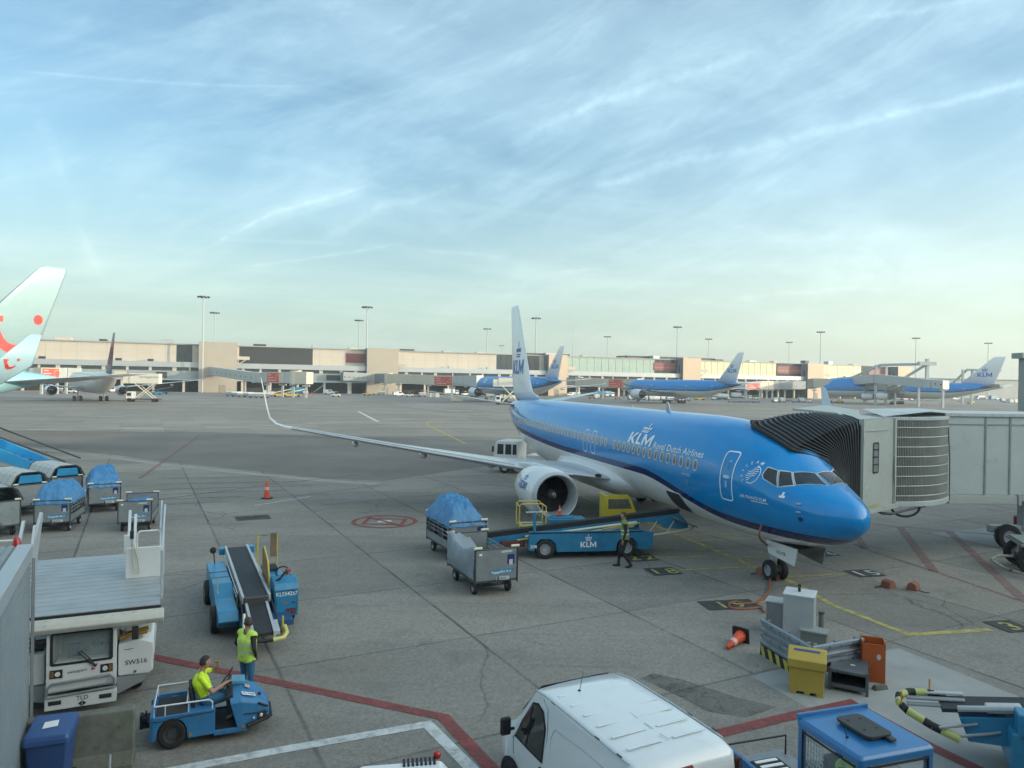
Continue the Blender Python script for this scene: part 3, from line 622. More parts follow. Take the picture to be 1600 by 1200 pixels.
def main_airliner():
    TH = -1.3075; X0, Y0 = 10.0, 20.25
    root = thing('airliner', 'blue and white twin-engine airliner parked nose-in with the jet bridge on its far side', 'airliner', (X0, Y0, 0), TH+math.pi)
    rows = [(0, 2.69, 2.67, .01, 2.68), (.06, 2.88, 2.46, .23, 2.68), (.2, 3.03, 2.29, .42, 2.69), (.5, 3.20, 2.06, .70, 2.72), (1.0, 3.40, 1.84, 1.00, 2.80), (1.55, 3.60, 1.68, 1.24, 2.90), (1.9, 3.76, 1.60, 1.36, 2.96), (2.3, 4.02, 1.52, 1.47, 3.03), (2.7, 4.31, 1.46, 1.56, 3.10),
            (3.1, 4.58, 1.41, 1.64, 3.17), (3.8, 4.88, 1.36, 1.74, 3.26), (4.8, 5.12, 1.32, 1.83, 3.33), (6.2, 5.29, 1.30, 1.88, 3.38), (8, 5.36, 1.30, 1.88, 3.4), (25.5, 5.36, 1.30, 1.88, 3.4), (27.5, 5.36, 1.42, 1.87, 3.45), (30, 5.35, 1.86, 1.75, 3.6), (33, 5.31, 2.75, 1.38, 3.95), (35.5, 5.20, 3.60, .92, 4.35), (37.2, 5.03, 4.22, .50, 4.6), (38.02, 4.86, 4.56, .16, 4.71)]
    B = Body(rows)
    xs = [0, .03, .06, .12, .2, .32, .5, .75]+[1+.25*i for i in range(24)]+[7+.25*i for i in range(32)]+[15+1.0*i for i in range(11)]+[26+.5*i for i in range(24)]+[38.02]
    fm = fuselage_mat('airliner_livery', (1.83, 2.11), [(.72, .74, .74), KNAVY, KBLUE], .13, (7.0, .0, 20.0, .45), (4.3, 10.8, .92))
    fus = B.mesh(64, xs).build('fuselage', fm, root, smooth='all')
    NAVY = mat('navy_line', (.006, .03, .14), .3); PANE = mat('cockpit_glass', (.012, .016, .020), .04, spec=.9, var=.02)
    LINE = mat('livery_white', (.74, .77, .78), .35, var=.03)
    S1 = lambda u, v, off=.006: B.side(u, v, 1, off)
    # cockpit glass given on the skin by length and angle
    def panes(sd):
        Q = [[(1.63, 86), (1.80, 55), (2.52, 53), (2.36, 86)], [(1.86, 52), (2.02, 31), (2.66, 33), (2.58, 51)], [(2.10, 29), (2.76, 31), (3.12, 26), (2.70, 16), (2.16, 14)]]
        Q = [[(1.42, 86), (2.02, 88), (2.19, 62), (1.80, 49)], [(2.23, 59.5), (2.44, 49), (2.11, 29), (1.85, 46)], [(2.50, 47), (2.77, 41), (2.76, 29), (2.68, 25.5), (2.17, 27)]]
        for q in Q:
            def P(t, ang, off):
                p = B.pt(t, rad(ang), off); p.y *= sd; return p
            def grid(q, off, grow=0):
                cx = sum(a for a, b in q)/len(q); cy = sum(b for a, b in q)/len(q)
                qq = []
                for a, b in q:
                    dx, dy = a-cx, (b-cy)/28; l = math.hypot(dx, dy); qq.append((a+dx/l*grow, b+dy/l*grow*28))
                vf = densify(shapes(qq), .2*6) if False else shapes(qq)
                # cut finely in a local metric
                vf = ([(a, b/28) for a, b in qq], [tuple(range(len(qq)))]); vf = densify(vf, .16)
                return [P(a, b*28, off) for a, b in vf[0]], vf[1]
            for nm, m, off, g in (('window_frame', mat('cockpit_frame', (.55, .58, .58), .35, metal=.2), .006, .055), ('cockpit_window', PANE, .014, 0)):
                V, Fq = grid(q, off, g); mb = MB(); mb.add(V, Fq); mb.build(nm, m, fus, recalc=True)
    panes(1); panes(-1)
    # cabin windows
    WZ = lambda x: 3.64+(x-6)*.013
    wp = rrect(-.12, .12, -.19, .19, .11, 3)
    k = 0
    x = 6.12
    skip = set()
    GW = mat('cabin_window', (.10, .11, .12), .08, spec=.8); SH = mat('window_surround', (.50, .52, .50), .35)
    while x < 31.6:
        if not (13.6 < x < 14.1):
            for sd in (1, -1):
                if sd == -1 and x > 12: pass
                o_, i_ = rrect(-.145, .145, -.215, .215, .135, 3), rrect(-.10, .10, -.165, .165, .095, 3)
                a = flat('window_surround', ringshape([(p[0]+x, p[1]+WZ(x)) for p in o_], [(p[0]+x, p[1]+WZ(x)) for p in i_]), None, None, None, SH, fus, mapf=lambda u, v, s_=sd: B.side(u, v, s_, .005)) if sd == 1 else None
                flat('cabin_window', shapes([(p[0]+x, p[1]+WZ(x)) for p in i_]), None, None, None, GW, fus, mapf=lambda u, v, s_=sd: B.side(u, v, s_, .004)) if sd == 1 else None
        x += .521
    def ring(name, cx, cz, w, h, r, t, m, skew=0.0):
        o_ = rrect(-w/2, w/2, -h/2, h/2, r, 6); i_ = rrect(-w/2+t, w/2-t, -h/2+t, h/2-t, max(r-t, .02), 6)
        def sd(P):
            out = []
            for i in range(len(P)):
                a, b_ = P[i], P[(i+1) % len(P)]; L_ = math.dist(a, b_); n_ = max(1, int(L_/.12))
                out += [(a[0]+(b_[0]-a[0])*j/n_, a[1]+(b_[1]-a[1])*j/n_) for j in range(n_)]
            return out
        def res(P, N_=72):
            P = P+[P[0]]; d = [0]
            for i in range(len(P)-1): d.append(d[-1]+math.dist(P[i], P[i+1]))
            out = []; j = 0
            for k_ in range(N_):
                t_ = d[-1]*k_/N_
                while d[j+1] < t_: j += 1
                f_ = (t_-d[j])/max(1e-9, d[j+1]-d[j]); out.append((P[j][0]+(P[j+1][0]-P[j][0])*f_, P[j][1]+(P[j+1][1]-P[j][1])*f_))
            return out
        a, b_ = res(o_), res(i_)
        return flat(name, ringshape([(p[0]+cx, p[1]+cz) for p in a], [(p[0]+cx, p[1]+cz) for p in b_]), None, None, None, m, fus, mapf=lambda u, v: B.side(u, v, 1, .007))
    ring('door_outline', 4.23, 3.50, .66, 1.64, .14, .045, LINE)
    flat('door_handle', merge(ringshape(rrect(4.08, 4.38, 3.42, 3.52, .05), rrect(4.10, 4.36, 3.44, 3.50, .03)), shapes([(4.14, 3.455), (4.33, 3.455), (4.33, 3.485), (4.14, 3.485)])), None, None, None, LINE, fus, mapf=S1)
    flat('door_window', shapes(circ(4.20, 3.78, .05, 12, .08)), None, None, None, GW, fus, mapf=S1)
    flat('door_placard', merge(shapes([(4.18, 3.12), (4.28, 3.12), (4.28, 3.34), (4.18, 3.34)]), shapes([(4.12, 3.96), (4.26, 3.96), (4.26, 4.02), (4.12, 4.02)])), None, None, None, mat('placard_grey', (.30, .40, .48), .4), fus, mapf=S1)
    for cx in (16.0, 17.05): ring('door_outline', cx, 3.62, .58, 1.12, .20, .04, LINE)
    ring('door_outline', 33.2, 3.9, .80, 1.75, .18, .05, LINE)
    # lettering: on starboard the text reads nose-wards to the right, so u runs towards the nose
    def letter(name, vf, x_left, z0, m=LINE, dens=.25, slant=0.0, off=.018):
        vf = densify(vf, dens); return flat(name, vf, None, None, None, m, fus, mapf=lambda u, v: B.side(x_left-u, z0+v+u*slant, 1, off))
    lg = logo_vf(.12, False); lg = ([((x+1.44)*.765, y*.46) for x, y in lg[0]], lg[1]); letter('airline_lettering', lg, 12.07, 3.95)
    letter('crown_emblem', ([((x+.15*y)*.86+.43, y*.42) for x, y in crown()[0]], crown()[1]), 11.25, 4.46)
    rd = text2d('Royal Dutch Airlines', 1, .010, .08, 'LEFT', 1.06); rw_ = max(x for x, y in rd[0]); letter('airline_lettering', ([(x*3.88/rw_, y*.34) for x, y in rd[0]], rd[1]), 9.60, 3.93, dens=.2)
    letter('fuselage_lettering', text2d('AIR FRANCE KLM', .145, .006), 3.52, 2.92); letter('fuselage_lettering', shapes([(.5, .0), (1.2, .0), (1.2, .02), (.5, .02)]), 3.52, 2.86)
    letter('fuselage_lettering', text2d('Ivory Gull', .15), 7.05, 3.19)
    letter('fuselage_lettering', text2d('PH-BCL', .42, .004, .12), 33.0, 4.45)
    # the round alliance mark with its curved word
    cx, cz, rr = 3.14, 3.69, .29
    n_ = 30
    arc = [(cx-math.cos(rad(-110+200*i/n_))*rr*-1*-1, cz+math.sin(rad(-110+200*i/n_))*rr) for i in range(n_+1)]
    arc_o = [(cx-rr*math.cos(rad(-115+190*i/n_)), cz+rr*math.sin(rad(-115+190*i/n_))) for i in range(n_+1)]; arc_i = [(cx-(rr-.022)*math.cos(rad(-115+190*i/n_)), cz+(rr-.022)*math.sin(rad(-115+190*i/n_))) for i in range(n_+1)]
    k_ = n_+1; flat('alliance_mark', (arc_o+arc_i, [(i, i+1, k_+i+1, k_+i) for i in range(n_)]), None, None, None, LINE, fus, mapf=lambda u, v: B.side(u, v, 1, .009))
    for i in range(5):
        w_ = .20+.05*(2-abs(i-2)); P = []
        for s_ in range(13): t_ = s_/12-.5; P.append((cx-t_*2*w_*.7, cz+.14-.065*i+.05*math.sin(t_*5.5)+t_*.10))
        V = [p for p in P]+[(p[0], p[1]+.024) for p in P]; flat('alliance_mark', (V, [(j, j+1, 13+j+1, 13+j) for j in range(12)]), None, None, None, LINE, fus, mapf=lambda u, v: B.side(u, v, 1, .009))
    for i, ch in enumerate('SKYTEAM'):
        a = rad(218-i*25); vf = text2d(ch, .13, .004, 0, 'CENTER'); ca, sa = math.cos(a-math.pi/2), math.sin(a-math.pi/2); r0 = rr+.04
        V = []
        for x_, y_ in vf[0]:
            u_ = r0*math.cos(a)+x_*ca-y_*sa; v_ = r0*math.sin(a)+x_*sa+y_*ca; V.append((cx-u_, cz+v_))
        flat('alliance_lettering', (V, vf[1]), None, None, None, LINE, fus, mapf=lambda u, v: B.side(u, v, 1, .009))
    # probes, ports, service panels
    mb = MB()
    for x_, z_ in ((1.33, 3.04), (1.29, 2.80)): p = B.side(x_, z_, 1, 0); mb.box(p+Vector((0, .04, 0)), (.12, .09, .03))
    mb.build('probe', LGREY, fus)
    flat('static_port', shapes(circ(1.28, 2.58, .075, 14)), None, None, None, NAVY, fus, mapf=S1)
    flat('service_panel', shapes(rrect(6.68, 6.80, 2.82, 3.06, .05)), None, None, None, mat('panel_outline', (.10, .28, .50), .4), fus, mapf=S1)
    flat('fuselage_placard', shapes([(1.80, 3.13), (1.98, 3.13), (1.98, 3.20), (1.92, 3.20), (1.92, 3.30), (1.86, 3.30), (1.86, 3.20), (1.80, 3.20)]), None, None, None, LINE, fus, mapf=S1)
    # blade aerials
    for x_, h_ in ((11.6, .38), (15.5, .10)):
        p = B.pt(x_, math.pi/2); mb = MB(); mb.prism([(p.x, p.z-.03), (p.x+.42*h_/.38, p.z-.03), (p.x+.40*h_/.38, p.z+h_), (p.x+.22*h_/.38, p.z+h_)], -.02, .02); mb.build('aerial', LGREY, fus)
    # open forward hold door
    HB = mat('hold_interior', (.035, .035, .038), .7); hz0, hz1, hx0, hx1 = 1.58, 2.36, 7.6, 8.8
    flat('hold_opening', densify(shapes(rrect(hx0, hx1, hz0, hz1, .12)), .2), None, None, None, HB, fus, mapf=lambda u, v: B.side(u, v, 1, .008))
    mb = MB(); ring_o = []
    for u, v in rrect(hx0, hx1, hz0, hz1, .12): ring_o.append(B.side(u, v, 1, .0))
    mb.tube(ring_o, .025, 6, closed=True); mb.build('hold_frame', LGREY, fus)
    mb = MB(); mb.box((8.2, 1.30, 1.25), (1.25, .9, .05), rx=rad(22)); mb.build('hold_door', mat('hold_door_lining', (.16, .18, .18), .5), root, bevel=.01)
    # wings with blended tips
    WM = mat('wing_paint', (.50, .53, .55), .30, metal=.15, var=.06, coat=.4, scale=.8); WG = mat('wing_top_grey', (.42, .45, .48), .32, metal=.25, var=.08, scale=.8)
    for sd in (1, -1):
        up = (0, 0, 1)
        secs = [((13.4, sd*1.2, 2.02), 8.1, .13, up), ((14.3, sd*2.6, 2.15), 7.0, .125, up), ((15.75, sd*5.6, 2.42), 4.95, .115, up), ((18.6, sd*11, 3.12), 3.25, .11, up), ((21.55, sd*16.6, 3.98), 1.65, .10, up), ((21.85, sd*17.05, 4.12), 1.50, .10, (0, -sd*.3, 1)),
                ((22.25, sd*17.38, 4.40), 1.32, .09, (0, -sd*.8, .6)), ((22.75, sd*17.55, 4.90), 1.10, .09, (0, -sd, .16)), ((24.0, sd*17.95, 6.45), .52, .08, (0, -sd, .16)), ((24.25, sd*17.97, 6.52), .22, .05, (0, -sd, .16))]
        w = wing_mesh(secs, 20).build('wing', WM, root, smooth='all')
        # bright leading edge slats, grey inspar skin, flap track fairings
        mb = MB()
        for a, b_ in (((14.75, 3.3, 2.2), (15.62, 5.2, 2.40)), ((15.95, 5.9, 2.47), (21.3, 16.2, 3.95))):
            A, Bq = Vector((a[0], sd*a[1], a[2])), Vector((b_[0], sd*b_[1], b_[2])); mb.tube([A, Bq], [.14, .07], 10)
        mb.build('slat', STEEL, w, smooth=True)
        for yy, xx, zz, L_ in ((6.3, 18.4, 2.38, 2.8), (9.6, 19.6, 2.78, 2.4), (13.0, 21.0, 3.26, 1.9)):
            mb = MB(); mb.lathe([(.01, 0), (.13, .25), (.19, .8), (.17, L_*.6), (.01, L_)], (xx, sd*yy, zz-.16), 'x', 12); mb.build('flap_fairing', WM, w, smooth='all')
        mb = MB(); mb.box((15.25, sd*3.0, 2.24), (.2, .3, .14)); q = flat('landing_light', shapes(circ(0, 0, .16, 12, .09)), (14.05, sd*2.35, 2.24), (-.45*sd, -.9, 0), (0, 0, 1), GLASS, w)
        # wing to body fairing
        # engine with pylon
        en = engine(root, 11.35, sd*5.28, 1.76, 2.22, 4.1, mat('engine_white', (.58, .60, .60), .25, var=.05, coat=.6, scale=1), True)
        mb = MB(); mb.prism([(12.8, 2.45), (13.5, 2.85), (15.6, 2.75), (18.2, 2.45), (17.6, 2.10), (14.2, 2.05)], sd*5.28-.20, sd*5.28+.20); mb.build('pylon', WM, root, bevel=.08, smooth=True)
        mb = MB(); mb.prism([(0, 0), (.9, -.16), (.9, .20), (.3, .18)], -.012, .012); q = mb.build('strake', WM, en); q.location = (1.05, -sd*.86, .62); q.rotation_euler = (sd*rad(40), 0, 0)
        if sd == 1:
            lg = densify(logo_vf(0.0), .1)
            def ec(u, v, L_=1.45):
                R_c = 1.135; x_ = L_-u*.34*1; a = rad(20)-v*0; ang = rad(14)+(v*.34-.1)/R_c; return Vector((x_, R_c*math.cos(ang), R_c*math.sin(ang)))  # dark stretch just left of the third tower is a painted shadow
            flat('cowling_lettering', lg, None, None, None, mat('logo_blue', (.01, .13, .42), .4), en, mapf=ec)
            mb = MB()
            for u in (.2, -.2): a = rad(-18); mb.box((1.45+u, 1.105*math.cos(a), 1.105*math.sin(a)), (.10, .02, .07))
            mb.build('cowling_latch', mat('logo_blue', (.01, .13, .42)), en)
    mb = MB(); mb.loft([[Vector((x_, 1.95*k_*math.cos(a)*1.12, 2.0+.98*k_*math.sin(a)*(-1 if False else 1))) for a in [2*math.pi*j/28 for j in range(28)]] for x_, k_ in ((11.6, .05), (12.4, .55), (13.6, .82), (15, .97), (19, 1.0), (21.5, .85), (23.2, .5), (24.4, .05))])
    mb.build('belly_fairing', WHITE, root, smooth='all')
    # tail
    FM = mat('fin_white', (.72, .75, .77), .3, var=.04, coat=.4)
    fin = wing_mesh([((30.3, 0, 5.24), 6.9, .012, (0, 1, 0)), ((32.6, 0, 5.85), 5.35, .06, (0, 1, 0)), ((33.3, 0, 6.7), 4.95, .09, (0, 1, 0)), ((36.75, 0, 12.25), 2.25, .09, (0, 1, 0)), ((36.95, 0, 12.5), 1.95, .05, (0, 1, 0))], 20).build('fin', FM, root, smooth='all')
    mb = MB(); mb.tube([(33.36, 0, 6.75), (36.8, 0, 12.28)], .035, 6); mb.build('leading_edge', STEEL, fin)
    lb = mat('logo_blue', (.01, .13, .42), .4)
    lg = logo_vf(.1); lg = densify(([(x*1.08, y*1.08) for x, y in lg[0]], lg[1]), .3)
    flat('tail_lettering', lg, None, None, None, lb, fin, mapf=(lambda g: lambda u, v: g(36.45-u, 7.15+v))(onto(fin, 1)))
    for sd in (1, -1):
        s_ = wing_mesh([((33.9, sd*.5, 4.75), 4.1, .09, (0, 0, 1)), ((37.75, sd*7.0, 5.72), 1.5, .08, (0, 0, 1)), ((37.95, sd*7.18, 5.75), 1.1, .05, (0, 0, 1))], 16).build('stabilizer', WM, root, smooth='all')
    mb = MB(); mb.cyl((37.9, 0, 4.72), .14, .4, 'x', 14); mb.build('tail_cone_outlet', DARK, fus, smooth=True)
    # landing gear
    g = gear(root, 4.0, 0, .34, .2, 1.6, .21, 'nose_gear')
    mb = MB(); mb.prism([(2.15, 1.46), (3.75, 1.44), (3.62, 1.02), (2.30, .90)], .50, .54); d = mb.build('gear_door', WHITE, root, bevel=.01)
    flat('gear_door_lettering', text2d('CG-CB', .15, .004, 0, 'CENTER'), (2.95, .545, 1.12), (-1, 0, 0), (0, 0, 1), BLET, d, off=.004)
    mb = MB(); mb.prism([(2.15, 1.46), (3.75, 1.44), (3.62, 1.02), (2.30, .90)], -.54, -.50); mb.build('gear_door', mat('gear_door_inside', (.2, .22, .22), .5), root, bevel=.01)
    for sd in (1, -1): gear(root, 19.6, sd*2.86, .56, .40, 2.3, .43, 'main_gear')
    mb = MB(); mb.b(2.2, 4.4, -.42, .42, 1.40, 1.46); mb.build('gear_bay', DARK, root)
    return root, B
AIR, BODY = main_airliner()
def PL(x, y, z=0):
    """point of the parked airliner in the world"""
    return Matrix.Translation((10.0, 20.25, 0)) @ Matrix.Rotation(-1.3075+math.pi, 4, 'Z') @ Vector((x, y, z))

# ------------------------------------------------------------------ jet bridge
def W2(px, Y, py=None, z=None):
    """point at depth Y seen in column px; height from the picture row or given"""
    k = (py-600)/F if py is not None else (600-600)/F
    X = (px-800)/F*Y
    if z is None:
        # undo the small roll
        d = _f*F+_r*(px-800)+_u*(600-py); t = Y/d.y; return Vector((d.x*t, Y, HC+d.z*t))
    return Vector((X, Y, z))
NAVYP = mat('navy_poster', (.012, .03, .12), .4, var=.1); CYANP = mat('cyan_banner', (.015, .22, .42), .4, var=.05)
PALEP = mat('pale_paper', (.45, .50, .52), .6, var=.1)
BRG = mat('bridge_panel', (.38, .41, .38), .5, var=.08, dirt=.25, scale=1.2)
BRT = mat('bridge_tunnel_cladding', (.48, .52, .51), .42, var=.08, dirt=.25, scale=.9, metal=.15)
BEL = mat('bellows_fabric', (.014, .015, .017), .7, var=.3, scale=3, bump=.3)
BRIM = mat('bellows_hoop', (.11, .11, .11), .5, var=.2)
SLAT = mat('slat_metal', (.30, .31, .28), .4, metal=.35, var=.12, dirt=.2)
def jet_bridge():
    t = thing('jet_bridge', 'grey passenger boarding bridge with black folding canopy docked to the blue airliner', 'jet bridge', (16, 28, 0))
    def L(v): return Vector(v)-Vector((16, 28, 0))
    # cab plate, seen almost face on
    A0, A1 = W2(1345, 24.6, 798), W2(1345, 24.6, 658); B0, B1 = W2(1397, 26.3, 790), W2(1397, 26.3, 661)
    A, B_ = L(A0), L(B0); A.z = B_.z = 0; zb, zt = 2.3, 5.42
    d = (B_-A); d.z = 0; d.normalize(); nn = Vector((d.y, -d.x, 0)); wd = (B_-A).length
    def plate(u0, u1, z0, z1, off0, off1, mb): 
        P = []
        for u, o in ((u0, off0), (u1, off0), (u1, off1), (u0, off1)):
            q = A+d*u+nn*o; P.append((q.x, q.y))
        mb.prism(P, z0, z1, 'xy')
    mb = MB(); plate(0, wd, zb, zt, -.12, 0, mb); cab = mb.build('cab_wall', BRG, t, bevel=.01)
    mb = MB(); plate(.02, .14, zb-.12, zt+.02, 0, .05, mb); plate(wd-.16, wd, zb-.1, zt, 0, .06, mb); plate(.14, wd*.75, zt-.42, zt-.38, 0, .03, mb); plate(0, wd+.15, zb-.16, zb, -.1, .10, mb); mb.build('frame_rail', BRG, cab)
    mb = MB(); W_ = A+d*(wd*.40); wz0, wz1 = 3.50, 4.60
    fr = rrect(-.23, .23, wz0, wz1, .09); inn = rrect(-.175, .175, wz0+.05, wz1-.05, .06)
    flat('window_frame', ringshape(fr, inn), W_, d, (0, 0, 1), BLACK, cab, off=.02); g_ = flat('window', shapes(inn), W_, d, (0, 0, 1), mat('frosted_glass', (.20, .22, .21), .2), cab, off=.012)
    mb = MB()
    for zz in (3.82, 4.08, 4.34):
        q = W_+nn*.03; mb.box((q.x, q.y, zz), (.36, .02, .035), rz=math.atan2(d.y, d.x))
    mb.build('window_bar', BLACK, cab)
    # far side of the cab and roof
    C = A+Vector((1.1, 4.2, 0)); D = B_+Vector((1.1, 4.0, 0))
    mb = MB(); mb.add([(q.x, q.y, z) for z in (zb, zt) for q in (A, B_, D, C)], [(3, 2, 1, 0), (4, 5, 6, 7), (1, 2, 6, 5), (2, 3, 7, 6)]); mb.build('cab_shell', BRG, t)
    # canopy: hoops fan out from the cab to the side of the fuselage
    FH = [L(PL(*p)) for p in ((2.7, -1.75, 1.9), (2.72, -1.62, 3.2), (2.78, -1.0, 4.1), (2.86, .30, 4.50), (3.65, .50, 4.86), (4.6, .52, 5.12), (5.05, .30, 5.26), (5.5, -.7, 5.22), (5.9, -1.85, 4.2), (5.9, -2.0, 2.0))]
    far = A+Vector((.7, 4.4, 0)); Rr = lambda f_, z_: A.lerp(far, f_)+Vector((-.05, 0, z_))
    RH = [Rr(0, zb), Rr(0, 4.0), Rr(0, zt-.25), Rr(.03, zt-.03), Rr(.2, zt+.05), Rr(.42, zt+.09), Rr(.65, zt+.09), Rr(.9, zt+.06), Rr(1, zt-.2), Rr(1, zb)]
    hoops = []; K = 20; BU = [0, .0, .02, .06, .10, .14, .16, .14, .03, 0]
    for i in range(K):
        s = i/(K-1); hoops.append([f_.lerp(r_, s**.92)+Vector((-.25*math.sin(math.pi*s) if k in (0, 1, 2) else 0, 0, BU[k]*math.sin(math.pi*min(1, s*1.05)))) for k, (f_, r_) in enumerate(zip(FH, RH))])
    mb = MB(); rings = []
    for i, h in enumerate(hoops):
        rings.append(h)
        if i < K-1:
            c = sum(h, Vector())/len(h); rings.append([((a+b)/2)+(c-(a+b)/2).normalized()*.10 for a, b in zip(h, hoops[i+1])])
    mb.loft(rings, caps=False, ringclosed=False); cn = mb.build('canopy', BEL, t, smooth=False)
    mb = MB()
    for h in hoops[1:]: mb.tube(h, .018, 5)
    mb.build('canopy_hoop', BRIM, cn)
    mb = MB(); mb.tube(hoops[0], .07, 8); mb.build('canopy_bumper', BLACK, cn, smooth=True)
    # hood plate over the canopy
    H = [L(W2(1238, 28.6, 638)), L(W2(1290, 30.5, 633)), L(W2(1342, 28.5, 641)), L(W2(1345, 25.3, 656)), L(W2(1326, 25.3, 657)), L(W2(1308, 27.2, 645))]
    mb = MB(); mb.add([tuple(p) for p in H]+[(p.x, p.y, p.z-.08) for p in H], [(0, 1, 2, 3, 4, 5), (11, 10, 9, 8, 7, 6)]+[(i, i+6, (i+1) % 6+6, (i+1) % 6) for i in range(6)]); mb.build('canopy_hood', BRG, t)
    mb = MB(); mb.add([tuple(H[3]), tuple(H[4]), (H[4].x, H[4].y, H[4].z-.55), (H[3].x, H[3].y, H[3].z-.55)], [(0, 1, 2, 3)]); mb.build('hood_skirt', BRG, t)
    # rotunda with slatted curtain
    cx, cy = (W2(1420, 29.2, 660)-Vector((16, 28, 0))).xy; R = 1.78
    pa = L(W2(1380, 26.4, 660)); pb = L(W2(1481, 28.0, 662))
    ch = (pb-pa); ch.z = 0; mid = (pa+pb)/2; w2 = ch.length/2; dn = Vector((ch.y, -ch.x, 0)).normalized(); bul = .55
    def arc(u): return mid.x+ch.x*.5*u+dn.x*bul*(1-u*u), mid.y+ch.y*.5*u+dn.y*bul*(1-u*u)
    N_ = 60; z0, z1 = 2.35, 5.34
    mb = MB(); mb.loft([[Vector((*arc(-1+2*i/N_), z)) for i in range(N_+1)] for z in (z0, z1)], caps=False, ringclosed=False); cur = mb.build('curtain', mat('curtain_backing', (.10, .10, .09), .6), t)
    mb = MB()
    for i in range(N_+1):
        x_, y_ = arc(-1+2*i/N_); mb.box((x_+dn.x*.01, y_+dn.y*.01, (z0+z1)/2), (.037, .02, z1-z0), rz=math.atan2(ch.y, ch.x))
    mb.build('curtain_slat', SLAT, cur)
    mb = MB()
    for k in range(8):
        zz = z0+.18+k*.36; mb.loft([[Vector((arc(-1+2*i/24)[0]+dn.x*o, arc(-1+2*i/24)[1]+dn.y*o, z_)) for i in range(25)] for o, z_ in ((.025, zz), (.04, zz+.02), (.025, zz+.045))], caps=False, ringclosed=False)
    mb.build('curtain_band', mat('band_grey', (.36, .38, .36), .45), cur)
    mb = MB(); q = arc(-1); mb.cyl((q[0]+.18, q[1]-.02, (z0+z1)/2), .13, z1-z0, n=14); mb.build('corner_roll', mat('roll_metal', (.34, .40, .44), .3, metal=.4), cur, smooth=True)
    mb = MB(); rr = [arc(-1+2*i/12) for i in range(13)]; back = [(pb.x+.3, pb.y+2.6), (pa.x+.9, pa.y+3.4)]
    mb.prism([(x-dn.x*-.06, y-dn.y*-.06) for x, y in rr]+back, z1, z1+.12, 'xy'); mb.build('rotunda_ceiling', BRT, t, bevel=.01); mb = MB(); mb.prism([(x+dn.x*.1, y+dn.y*.1) for x, y in rr]+back, z0-.18, z0, 'xy'); mb.build('rotunda_floor', BRT, t, bevel=.01)
    mb = MB(); mb.add([(*arc(-1.0), z1+.12), (*arc(-.2), z1+.3), (pb.x, pb.y, z1+.34), (pb.x+.3, pb.y+2.6, z1+.34), (pa.x+.9, pa.y+3.4, z1+.3)], [(0, 1, 2, 3, 4)]); mb.build('rotunda_roof', WHITE_D, t)
    # tunnel running off to the right
    T0 = L(W2(1478, 28.2, 655)); T0.z = 0
    dt = Vector((1, .10, 0)).normalized(); dl = Vector((-dt.y, dt.x, 0)); Lt = 26
    def tp(u, v): q = T0+dt*u+dl*v; return q.x, q.y
    mb = MB(); mb.prism([tp(0, 0), tp(Lt, 0), tp(Lt, 3.0), tp(0, 3.0)], 2.35, 5.45, 'xy'); tn = mb.build('tunnel', BRT, t, bevel=.02)
    mb = MB(); mb.prism([tp(-.1, -.08), tp(Lt, -.08), tp(Lt, 3.08), tp(-.1, 3.08)], 5.45, 5.58, 'xy'); mb.build('tunnel_roof', WHITE_D, tn, bevel=.01)
    mb = MB()
    for u in (0, 1.65, 2.7, 5.2, 7.8, 10.4, 13): mb.prism([tp(u, -.035), tp(u+.07, -.035), tp(u+.07, 0), tp(u, 0)], 2.36, 5.44, 'xy')
    mb.prism([tp(0, -.03), tp(Lt, -.03), tp(Lt, 0), tp(0, 0)], 5.12, 5.16, 'xy'); mb.build('tunnel_joint', mat('tunnel_joint_grey', (.25, .27, .27), .6), tn)  # grey strips along the panel joints
    mb = MB(); mb.prism([tp(.1, -.12), tp(3.0, -.12), tp(3.0, .1), tp(.1, .1)], 2.02, 2.33, 'xy'); mb.prism([tp(-.1, .0), tp(Lt, .0), tp(Lt, .25), tp(-.1, .25)], 2.10, 2.34, 'xy'); mb.build('tunnel_beam', BRG, t, bevel=.01)
    mb = MB()
    P = [L(W2(1562, 28.3, y)) for y in (0,)] if False else None
    q = tp(3.1, -.1); mb.box((q[0], q[1], 2.18), (.12, .12, .42)); mb.build('lifting_bracket', LGREY, t)
    # hose loops and rails under the cab
    u0 = L(W2(1400, 26.3, 798))
    mb = MB(); mb.tube([L(W2(1366, 26, 796)), L(W2(1378, 26, 802)), L(W2(1392, 26, 803)), L(W2(1420, 26.3, 796)), L(W2(1446, 26.6, 790))], .05, 8); mb.build('cable_tray', DARK, t)
    mb = MB(); mb.tube([L(W2(1412+22*math.cos(a)+3, 26.4, 792+15*math.sin(a))) for a in [math.pi*i/10 for i in range(11)]], .045, 8); mb.build('hose_loop', BLACK, t, smooth=True)
    for px_, z_ in ((1350, 2.6), (1350, 4.9)): q = L(W2(px_, 24.9, 700)); mb = MB(); mb.box((q.x, q.y-.02, z_), (.14, .05, .10)); mb.build('lamp_bracket', DARK, cab)
    flat('warning_stripe', merge(*[shapes([(k*.16, 0), (k*.16+.08, 0), (k*.16+.14, .12), (k*.16+.06, .12)]) for k in range(8)]), A+d*.06+Vector((0, 0, zb+.02)), d, (0, 0, 1), mat('stripe_yellow', (.42, .38, .08), .5, var=.2), cab, off=.055)
    flat('rating_plate', shapes([(0, 0), (.16, 0), (.16, .11), (0, .11)]), A+d*.28+Vector((0, 0, 3.0)), d, (0, 0, 1), PALEP, cab, off=.012)
